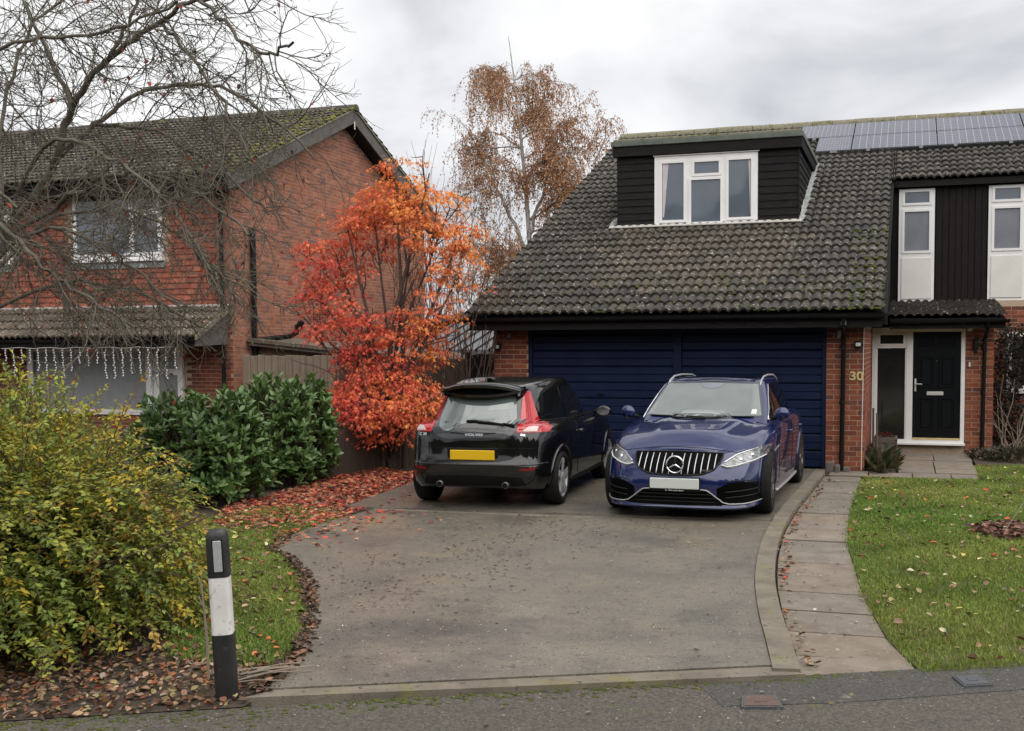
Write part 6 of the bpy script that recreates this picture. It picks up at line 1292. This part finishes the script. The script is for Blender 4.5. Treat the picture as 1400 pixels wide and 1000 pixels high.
# ------------------------------------------------------------------ laurels
LV = MB(); xs_ = [(0, 0, 0), (0.25, 0.17, 0.02), (0.55, 0.20, 0.03), (0.82, 0.13, 0.01), (1.0, 0.0, -0.04)]
LVV = []; 
for t, w_, z in xs_: LVV += [(-w_, t, z + w_ * 0.25), (0, t, z - 0.012), (w_, t, z + w_ * 0.25)]
LVF = []
for i in range(4): LVF += [(3 * i, 3 * i + 1, 3 * i + 4, 3 * i + 3), (3 * i + 1, 3 * i + 2, 3 * i + 5, 3 * i + 4)]
LEAF = (LVV, LVF)
def laurel(label, cen, rad, h, nsh, seed_r=1.0):
    t = thing('laurel_bush', label, 'shrub', (cen[0], cen[1], 0), 'glossy green laurels along the side of the drive'); M = []; tw = Tubes(); order = []
    for k in range(nsh):
        v = unit(rng.normal(0, 1, 3)); v[2] = abs(v[2]) if rng.random() < 0.68 else rng.uniform(0.0, 0.12); s = np.sign(v) * np.abs(v) ** 0.6; r = rng.uniform(0.72, 1.0) * (1 + 0.08 * math.sin(6 * v[0] + cen[0]) * math.cos(5 * v[1])); c = np.array([cen[0], cen[1], 0.08]) + s * [rad[0], rad[1], h - 0.25] * r
        out = unit(v + np.array([0, 0, 0.7]) + rng.normal(0, 0.25, 3)); tw.add(np.array([c - out * 0.30, c - out * 0.12, c]), 0.006, 0.004, 4)
        u = unit(np.cross(out, rng.normal(0, 1, 3))); w_ = np.cross(out, u); n = rng.integers(6, 11)
        for i in range(n):
            a = i * 2.4 + rng.normal(0, 0.2); b = rng.uniform(0.35, 1.15); d = unit(out * math.cos(b) + (u * math.cos(a) + w_ * math.sin(a)) * math.sin(b)); nn = unit(out - d * out.dot(d) + 1e-4); x = np.cross(d, nn); p = c - out * rng.uniform(0, 0.14)
            M.append(T4(p, np.c_[x, d, nn] * rng.uniform(0.095, 0.145))); order.append(np.linalg.norm(p - CAM) - 1.2 * max(0, -out[1]) + rng.random() * 0.25)
    tw.obj('stems', 'twig_brown', t, True); pieces('leaf', LEAF, M, 'laurel_leaf', t, 300, 'foliage', smooth=True, order=np.array(order))
laurel('glossy laurel bush in front of the brick house, nearer the road', (-8.12, 11.45), (0.80, 0.70), 1.52, 900)
laurel('glossy laurel bush standing between the nearer laurel and the maple', (-8.02, 13.25), (0.60, 0.75), 1.66, 800)
# ------------------------------------------------------------------ climber and small plants by the door
cl = thing('climbing_shrub', 'dark purple-brown climbing shrub on the wall right of the porch', 'shrub', (2.1, 21.6, 0)); n = 3800
p = np.c_[1.55 + np.abs(rng.normal(0, 0.75, n)), 21.9 - np.abs(rng.normal(0, 0.35, n)), rng.uniform(0.05, 2.15, n)]; p = p[(p[:, 0] < 1.95) | (p[:, 2] > 1.75) | (p[:, 2] < 0.75) | (rng.random(n) < 0.12)]; n = len(p)
leaves('foliage', p, rng.normal(0, 1, (n, 3)), rng.normal(0, 1, (n, 3)) + [0, -0.7, 0.3], rng.uniform(0.06, 0.11, n), np.where(rng.random((n, 1)) < 0.75, [[0.028, 0.022, 0.020]], [[0.055, 0.05, 0.03]]), cl, shape='diamond', cjit=0.3)
tw = Tubes()
for _ in range(26): tw.add(wander((rng.uniform(1.6, 2.4), 20.9, 0.0), (rng.normal(0, 0.5), rng.normal(0.2, 0.2), 0.8), rng.uniform(0.6, 1.6), 9, 0.14), 0.010, 0.004, 4)
tw.obj('stems', 'twig_pale', cl, True)
def tuft(name, label, cen, rad, n, size, cols, shape, cat='plant'):
    t = thing(name, label, cat, (*cen, 0)); a = rng.uniform(0, 2 * np.pi, n); r = np.sqrt(rng.random(n)); p = np.c_[cen[0] + np.cos(a) * r * rad[0], cen[1] + np.sin(a) * r * rad[1], rng.uniform(0.0, 0.12, n) * (1.2 - r)]
    c = np.array(cols)[rng.integers(len(cols), size=n)]; leaves('foliage', p, np.c_[np.cos(a), np.sin(a), rng.uniform(0.4, 1.6, n)] + rng.normal(0, 0.4, (n, 3)), rng.normal(0, 0.6, (n, 3)) + [0, 0, 1], rng.uniform(*size, n), c, t, shape=shape); return t
tuft('low_plant', 'strappy dark green plant in front of the wooden planter', (-0.36, 17.6), (0.22, 1.0), 420, (0.12, 0.30), [(0.03, 0.045, 0.018), (0.06, 0.07, 0.03), (0.10, 0.07, 0.04)], 'slim')
tuft('ground_cover', 'low bronze ground cover along the bed right of the doorstep', (1.75, 19.4), (0.75, 0.9), 1700, (0.05, 0.13), [(0.05, 0.042, 0.03), (0.09, 0.065, 0.045), (0.035, 0.045, 0.02), (0.16, 0.13, 0.09)], 'diamond')
bed = flat('flower_bed', [(1.04, 18.05), (1.7, 18.25), (7, 19.6), (7, 22.2), (1.4, 22.2), (1.04, 20.0)], -0.1, -0.015, 'soil'); struct(bed)
bed2 = flat('flower_bed', [(-0.55, 16.78), (-0.13, 16.78), (-0.16, 19.95), (-0.55, 19.95)], -0.1, -0.02, 'soil'); struct(bed2)
# trees and hedge far beyond the gap
bk = thing('background_tree', 'pale green garden tree beyond the black side gate', 'tree', (-11.2, 34, 0)); n = 4200; v = unit(rng.normal(0, 1, (n, 3))) * rng.random((n, 1)) ** 0.4
tk = Tubes(); tk.add(wander((-11.0, 34, -0.1), (0, 0, 1), 2.6, 8, 0.03), 0.12, 0.03, 6); tk.obj('trunk', 'bark_dark', bk)
leaves('crown', np.array([-11.0, 34, 2.0]) + v * [2.2, 1.5, 1.5], rng.normal(0, 1, (n, 3)), rng.normal(0, 1, (n, 3)), 0.14, np.where(rng.random((n, 1)) < 0.5, [[0.16, 0.20, 0.05]], [[0.30, 0.30, 0.06]]), bk, shape='diamond')
# ------------------------------------------------------------------ grass
def patchy(p, s): return 0.5 + 0.25 * np.sin(p[:, 0] * s + 1.7 * np.sin(p[:, 1] * s * 0.7)) + 0.25 * np.sin(p[:, 1] * s * 1.3 + 2.1 * np.sin(p[:, 0] * s * 0.9 + 1))
def grass(name, poly, n, h, z0, parent, near=None):
    A = np.array(poly); lo, hi = A.min(0), A.max(0); P = np.empty((0, 2))
    while len(P) < n:
        q = lo + (hi - lo) * rng.random((n, 2)); q = q[in_poly(q, poly)]
        if near is not None: q = q[near(q)]
        P = np.r_[P, q]
    P = P[:n] + rng.normal(0, 0.022, (n, 2)); P = P[rng.random(n) < np.clip(1.5 - 0.9 * patchy(P + 3, 2.3) * patchy(P, 7.7) * 2, 0.25, 1)]; n = len(P); a = rng.uniform(0, 2 * np.pi, n); H = h * rng.uniform(0.5, 1.25, n) * (0.75 + 0.5 * patchy(P, 3.1)); w_ = rng.uniform(0.0022, 0.0045, n) * np.clip(np.linalg.norm(P, axis=1) / 8, 1, 2); ln = rng.uniform(0.2, 0.9, n) * H; b = rng.uniform(0, 2 * np.pi, n)
    B = np.c_[P, np.full(n, z0)]; s = np.c_[np.cos(a), np.sin(a), np.zeros(n)] * w_[:, None]; mid = B + np.c_[np.cos(b) * ln * 0.35, np.sin(b) * ln * 0.35, H * 0.6]; tip = B + np.c_[np.cos(b) * ln, np.sin(b) * ln, H]
    V = np.stack([B - s, B + s, mid + s * 0.8, mid - s * 0.8, tip], 1).reshape(-1, 3); i = np.arange(n)[:, None] * 5; F = np.concatenate([i + [0, 1, 2], i + [0, 2, 3], i + [3, 2, 4]])
    m = patchy(P, 1.3)[:, None]; g = patchy(P + 7, 4.3)[:, None]; col = np.array([0.135, 0.25, 0.040]) * (1 - m) + np.array([0.26, 0.31, 0.07]) * m; col = col * (0.75 + 0.4 * g); yl = rng.random((n, 1)) < 0.07 + 0.16 * g; col = np.where(yl, [[0.30, 0.26, 0.10]], col) * (1 + rng.normal(0, 0.18, (n, 1)))
    o = big_obj(name, V, F, 'grasscol', parent, col=np.repeat(np.clip(col, 0.01, 1), 5, 0)); o['kind'] = 'stuff'
VIEW_R = [(0.12, 6.63), (-0.07, 7.26), (-0.275, 8.5), (-0.495, 10.69), (-0.565, 12.57), (-0.565, 14.49), (-0.545, 16.09), (0.98, 16.15), (1.02, 18.0), (1.6, 18.2), (2.6, 18.4), (2.2, 12), (1.6, 7.5)]
grass('grass', VIEW_R, 150000, 0.031, -0.03, lawn); grass('grass', LAWN_R, 90000, 0.034, -0.03, lawn); grass('grass', LAWN_L, 85000, 0.030, -0.02, verge)
# ------------------------------------------------------------------ fallen leaves and litter
def fallen(name, label, poly, n, size, cols, z, shape, cat='leaves', weight=None, flat_=0.35, mat='littercol'):
    A = np.array(poly); lo, hi = A.min(0), A.max(0); P = np.empty((0, 2))
    while len(P) < n:
        q = lo + (hi - lo) * rng.random((n, 2)); q = q[in_poly(q, poly)]
        if weight is not None and len(q): q = q[rng.random(len(q)) < weight(q)]
        P = np.r_[P, q]
    P = P[:n]; a = rng.uniform(0, 2 * np.pi, n); c = np.array(cols)[rng.integers(len(cols), size=n)]
    o = leaves(name, np.c_[P, z + rng.random(n) * 0.012 if np.isscalar(z) else z(P)], np.c_[np.cos(a), np.sin(a), rng.normal(0, 0.15, n)], np.array([0, 0, 1.0]) + rng.normal(0, flat_, (n, 3)), rng.uniform(*size, n), c, None, mat, shape, cjit=0.28)
    tag(o, label, cat, kind='stuff'); return o
REDS = [(0.42, 0.06, 0.04), (0.50, 0.13, 0.06), (0.32, 0.04, 0.033), (0.50, 0.19, 0.09), (0.24, 0.05, 0.04), (0.42, 0.22, 0.13), (0.26, 0.14, 0.09)]
fallen('fallen_leaves', 'red maple leaves fallen on the ground below the maple', [(-5.62, 9.0), (-5.85, 9.95), (-5.85, 11.4), (-6.2, 11.4), (-6.4, 14.5), (-7.9, 15.5), (-7.6, 12.4), (-7.5, 10.9), (-6.9, 9.9)], 4800, (0.04, 0.09), REDS, 0.0, 'palm', weight=lambda q: np.clip(0.10 + 0.5 * (q[:, 1] - 9.2), 0.08, 1))
fallen('fallen_leaves', 'scattered red maple leaves on the edge of the drive', [(-5.5, 8.9), (-4.6, 9.2), (-4.6, 11.2), (-5.75, 11.4), (-6.1, 13.0), (-5.7, 13.0), (-5.8, 10)], 150, (0.05, 0.09), REDS, 0.004, 'palm', weight=lambda q: np.clip(1.0 - (q[:, 0] + 5.8) * 1.2, 0.03, 1))
BROWNS = [(0.13, 0.075, 0.045), (0.20, 0.12, 0.075), (0.085, 0.055, 0.04), (0.28, 0.18, 0.12), (0.33, 0.22, 0.13), (0.16, 0.07, 0.045), (0.34, 0.12, 0.05), (0.30, 0.25, 0.11), (0.24, 0.19, 0.16)]
LIT = [rd(-3.6, 0.03), rd(-0.1, 0.03), (-3.36, 5.35), (-3.62, 5.85), (-3.95, 6.25), (-4.7, 6.6), (-6.5, 6.6)]
fallen('leaf_litter', 'curled brown leaf litter under the shrub around the bollard', LIT, 4200, (0.022, 0.058), BROWNS, -0.02, 'curl', flat_=0.9, weight=lambda q: np.clip(1.15 - 0.75 * np.abs(q[:, 1] - (5.25 + 0.45 * (q[:, 0] + 4.0))), 0.05, 1))
fallen('leaf_litter', 'small dry twigs and leaf bits strewn over the left half of the drive', [(-3.3, 5.15), (-1.0, 6.3), (-1.3, 11.4), (-5.7, 11.3), (-5.5, 9.0), (-4.6, 7.85), (-4.0, 6.9), (-3.6, 6.2)], 850, (0.02, 0.06), [(0.035, 0.026, 0.022), (0.055, 0.04, 0.03), (0.085, 0.06, 0.04), (0.045, 0.03, 0.028), (0.22, 0.17, 0.12)], 0.001, 'slim', flat_=0.2, weight=lambda q: np.clip(np.exp(-((q[:, 0] + 4.0 + 0.25 * (7.5 - q[:, 1])) / 0.85) ** 2), 0.025, 1) * np.clip(patchy(q, 5) * 1.6 - 0.2, 0.1, 1))
fallen('fallen_leaves', 'brown and yellow leaves scattered over the right lawn', VIEW_R, 620, (0.03, 0.075), BROWNS + [(0.50, 0.12, 0.04), (0.42, 0.36, 0.20), (0.5, 0.45, 0.30), (0.40, 0.35, 0.08)], 0.0, 'curl', flat_=0.5)
fallen('fallen_leaves', 'yellow and brown leaves scattered over the left grass verge', LAWN_L, 520, (0.03, 0.07), BROWNS + [(0.55, 0.16, 0.05), (0.42, 0.36, 0.14), (0.5, 0.42, 0.25)], 0.0, 'curl', flat_=0.5)
fallen('fallen_leaves', 'dry leaves caught along the edge of the slab path', [(p[0] + 0.02, p[1]) for p in RIGHT] + [(p[0] + 0.12, p[1]) for p in RIGHT[::-1]], 230, (0.02, 0.06), BROWNS + [(0.45, 0.08, 0.04)], -0.03, 'curl', flat_=0.5)
fallen('fallen_leaves', 'small pale leaf bits on the path slabs', [(-0.6, 6.8), (0.0, 6.9), (-0.4, 9.5), (-0.6, 16), (-1.05, 16), (-0.95, 9)], 130, (0.015, 0.04), [(0.35, 0.30, 0.22), (0.10, 0.07, 0.05), (0.42, 0.36, 0.28)], -0.028, 'oval')
fallen('fallen_leaves', 'pale leaf bits along the road edge', [rd(-1.0, 0.02), rd(6.5, 0.02), rd(6.5, 0.9), rd(-1.0, 0.9)], 150, (0.012, 0.034), [(0.24, 0.21, 0.16), (0.30, 0.27, 0.22), (0.10, 0.07, 0.05), (0.22, 0.18, 0.09)], -0.026, 'oval')
fallen('edge_litter', 'dark leaf crumbs lining the left edge of the drive', [(p[0] - 0.07, p[1]) for p in LEFT[:34]] + [(p[0] + 0.05, p[1]) for p in LEFT[:34][::-1]], 900, (0.02, 0.06), [(0.05, 0.035, 0.025), (0.09, 0.06, 0.045), (0.14, 0.085, 0.055), (0.22, 0.12, 0.07)], -0.004, 'curl', flat_=0.6)
mg = fallen('bark_mulch', 'ring of reddish bark mulch on the right lawn', [(1.05 + math.cos(a) * 0.42, 11.75 + math.sin(a) * 0.55) for a in np.linspace(0, 6.2, 16)], 620, (0.04, 0.09), [(0.14, 0.065, 0.045), (0.22, 0.11, 0.08), (0.30, 0.17, 0.13), (0.09, 0.05, 0.04)], 0.0, 'curl', 'mulch', flat_=0.6)
DRV = [(-3.3, 5.15), (-0.7, 6.4), (-0.85, 7.2), (-1.1, 9.0), (-1.3, 11.7), (-1.25, 16.5), (-6.2, 16.5), (-6.1, 12), (-5.7, 11.3), (-5.5, 9.0), (-4.6, 7.85), (-4.0, 6.9), (-3.6, 6.2)]
fallen('grit', 'fine grit and crumbs on the concrete drive', DRV, 9000, (0.006, 0.017), [(0.42, 0.39, 0.33), (0.50, 0.47, 0.42), (0.10, 0.085, 0.07), (0.07, 0.06, 0.05), (0.09, 0.07, 0.055), (0.33, 0.28, 0.2)], lambda P: np.where(P[:, 1] > 11.4, 0.008, 0.002), 'diamond', 'grit', flat_=0.15, weight=lambda q: np.clip(1.3 - q[:, 1] * 0.075, 0.15, 1))
fallen('grit', 'loose pale grit on the road surface', [rd(-3, 0.03), rd(7, 0.03), rd(7, 2.6), rd(-3, 2.6)], 6500, (0.006, 0.014), [(0.30, 0.27, 0.23), (0.40, 0.37, 0.33), (0.06, 0.05, 0.045), (0.20, 0.17, 0.13)], lambda P: np.full(len(P), -0.0315), 'diamond', 'grit', flat_=0.15)
# moss along the road edge
V = []; 
def moss_ground(label, pts, n, size):
    bm = bmesh.new(); bmesh.ops.create_icosphere(bm, subdivisions=1, radius=1); bm.verts.index_update(); V0 = np.array([v.co[:] for v in bm.verts]); F0 = np.array([[v.index for v in f.verts] for f in bm.faces]); bm.free(); V = []; F = []
    for i in range(n):
        p = pts(); s = size * rng.uniform(0.4, 1.4); V.append(V0 * [s * 1.6, s * 1.2, s * 0.32] * (1 + rng.normal(0, 0.15, (len(V0), 1))) + p); F.append(F0 + i * len(V0))
    o = big_obj('moss', np.concatenate(V), np.concatenate(F), 'moss', None, smooth=True); tag(o, label, 'moss', kind='stuff')
def rp_():
    a = rng.uniform(-2.2, 3.2) if rng.random() < 0.7 else rng.uniform(3, 6.5); b = abs(rng.normal(0, 0.07 if a > 0.2 else 0.16)); return np.array([*rd(a, b), -0.034])
moss_ground('green moss along the edge of the road', rp_, 900, 0.011)
# ================================================================== SMALL THINGS
bo = thing('bollard', 'black and white verge bollard leaning slightly beside the drive', 'bollard', (-3.45, 5.06, -0.03)); bo.rotation_euler = (math.radians(0.5), math.radians(-2.2), math.radians(24))
def sect(w, d, r=0.028, n=4):
    pts = []
    for cx_, cy_, a0 in ((w - r, d - r, 0), (-w + r, d - r, 90), (-w + r, -d + r, 180), (w - r, -d + r, 270)):
        for k in range(n + 1): a = math.radians(a0 + 90 * k / n); pts.append((cx_ + r * math.cos(a), cy_ + r * math.sin(a)))
    return pts
def column(rows, name, mat):
    V = []; F = []; n = None
    for z, s in rows:
        P = sect(0.056 * s, 0.056 * s, 0.028 * s); n = len(P); V += [(x, y, z) for x, y in P]
    for i in range(len(rows) - 1):
        for j in range(n): F.append((i * n + j, i * n + (j + 1) % n, (i + 1) * n + (j + 1) % n, (i + 1) * n + j))
    F += [tuple(range(n))[::-1], tuple(range((len(rows) - 1) * n, len(rows) * n))]; return mesh_obj(name, V, F, mat, bo, True, True, 40)
column([(-0.1, 1.0), (0.355, 1.0)], 'lower_sleeve', 'bollard_black'); column([(0.356, 0.975), (0.665, 0.965)], 'white_band', 'bollard_white'); column([(0.664, 0.99), (0.672, 1.0), (0.84, 0.99), (0.88, 0.95), (0.90, 0.86), (0.912, 0.66), (0.915, 0.3)], 'cap', 'bollard_black')
m = MB(); m.bevel_box(-0.016, 0.028, -0.060, -0.054, 0.695, 0.862, b=0.003); m.obj('reflector', 'reflector', bo, local=True)
m = MB(); m.bevel_box(-0.022, 0.034, -0.0568, -0.052, 0.689, 0.868, b=0.002); m.obj('reflector_frame', 'trim_black', bo, local=True)
# cut dry stems beside the bollard
ds = thing('dry_stems', 'bundle of pale dry stems lying at the corner of the drive', 'stems', (-3.35, 5.3, 0)); m = MB()
for k in range(12): a = rng.normal(0.85, 0.2); p = Vector((-3.50 + rng.normal(0, .05), 5.25 + rng.normal(0, .06), 0.012 + rng.random() * 0.03)); l = rng.uniform(0.25, 0.42); m.tube([p, p + Vector((math.cos(a) * l * .5, math.sin(a) * l * .5, 0.012)), p + Vector((math.cos(a) * l, math.sin(a) * l, 0.0))], 0.0045, 5)
m.obj('stalks', 'twig_pale', ds)
ws = thing('dead_stem', 'single upright dead stem left of the bollard', 'stem', (-3.72, 5.25, 0)); m = MB(); m.tube([(-3.70, 5.25, -0.02), (-3.71, 5.26, 0.2), (-3.72, 5.25, 0.40), (-3.735, 5.25, 0.56)], [0.009, 0.008, 0.006, 0.003], 5); m.tube([(-3.71, 5.26, 0.36), (-3.76, 5.26, 0.46)], 0.004, 4); m.obj('stem', 'twig_pale', ws)
# utility covers in the road edge
def cover(label, pts, mat):
    t = thing('utility_cover', label, 'cover', (*np.mean(pts, 0), -0.03)); P = np.array(pts); c = P.mean(0)
    flat('frame', [tuple(c + (p - c) * 1.16) for p in P], -0.05, -0.021, 'iron_grey', t); flat('lid', [tuple(p) for p in P], -0.04, -0.017, mat, t)
    flat('lid_recess', [tuple(c + (p - c) * [0.35, 0.35]) for p in P], -0.03, -0.0145, 'trim_black' if False else mat, t)
cover('small reddish iron utility cover in the road below the driveway corner', [(-0.78, 5.69), (-0.60, 5.74), (-0.655, 5.91), (-0.80, 5.85)], 'iron_red')
cover('small grey utility cover at the road edge below the right lawn', [(0.33, 6.39), (0.46, 6.455), (0.40, 6.60), (0.28, 6.545)], 'iron_grey')
# planter with red flowers, posts, stones, cane
pb = thing('planter_box', 'weathered wooden planter box with red flowers beside the front door', 'planter', (-0.31, 19.35, 0))
for i in range(3):
    z = 0.0 + i * 0.10
    boxo('board', 'wood_grey', pb, -0.50, -0.13, 19.16, 19.185, z, z + 0.094, bev=0.004); boxo('board', 'wood_grey', pb, -0.50, -0.13, 19.555, 19.58, z, z + 0.094, bev=0.004); boxo('board', 'wood_grey', pb, -0.155, -0.13, 19.186, 19.554, z, z + 0.094, bev=0.004)
    boxo('bolt', 'trim_black', pb, -0.155, -0.138, 19.15, 19.159, z + 0.03, z + 0.06)
boxo('corner_post', 'wood_grey', pb, -0.18, -0.155, 19.186, 19.21, 0, 0.31); boxo('soil', 'soil', pb, -0.49, -0.156, 19.187, 19.553, 0.0, 0.26)
n = 130; p = np.c_[rng.uniform(-0.48, -0.17, n), rng.uniform(19.2, 19.5, n), rng.uniform(0.25, 0.36, n)]; leaves('flowers', p, rng.normal(0, 1, (n, 3)), rng.normal(0, 1, (n, 3)), 0.05, np.where(rng.random((n, 1)) < 0.6, [[0.16, 0.012, 0.015]], [[0.04, 0.05, 0.02]]), pb, shape='diamond')
for k, (x, y, h, lab) in enumerate(((-0.50, 18.55, 0.80, 'thin dark post by the planter, the further of two'), (-0.435, 18.2, 0.74, 'thin grey post in front of the planter, the nearer of two'))):
    t = thing('garden_post', lab, 'post', (x, y, 0)); m = MB(); m.tube([(x, y, -0.05), (x + 0.004, y, h * 0.5), (x + 0.002, y, h)], 0.016, 8); m.obj('stake', 'wood_dark' if k == 0 else 'wood_grey', t, True, sharp=40); m = MB(); m.tube([(x + 0.002, y, h), (x + 0.002, y, h + 0.012)], 0.019, 8); m.obj('cap', 'trim_black', t)
for (x0, x1, y0, y1, z1, lab) in ((-1.10, -0.985, 16.50, 16.62, 0.135, 'brownish stone block at the foot of the garage pier, nearest the door'), (-0.975, -0.90, 16.48, 16.60, 0.10, 'grey stone block between the brown one and the downpipe'), (-0.86, -0.76, 16.56, 16.66, 0.06, 'flat stone block right of the downpipe foot')):
    b = boxo('stone_block', 'stone_block', None, x0, x1, y0, y1, -0.03, z1, bev=0.012); tag(b, lab, 'stone')
ca = thing('cane', 'thin pale cane leaning out of the bark mulch ring', 'cane', (0.93, 11.65, 0)); m = MB(); m.tube([(0.92, 11.62, -0.02), (1.08, 11.66, 0.24), (1.26, 11.70, 0.52)], 0.006, 6); m.obj('shaft', 'twig_pale', ca); m = MB(); m.tube([(1.26, 11.70, 0.52), (1.263, 11.7, 0.527)], 0.009, 6); m.obj('tip', 'twig_pale', ca)
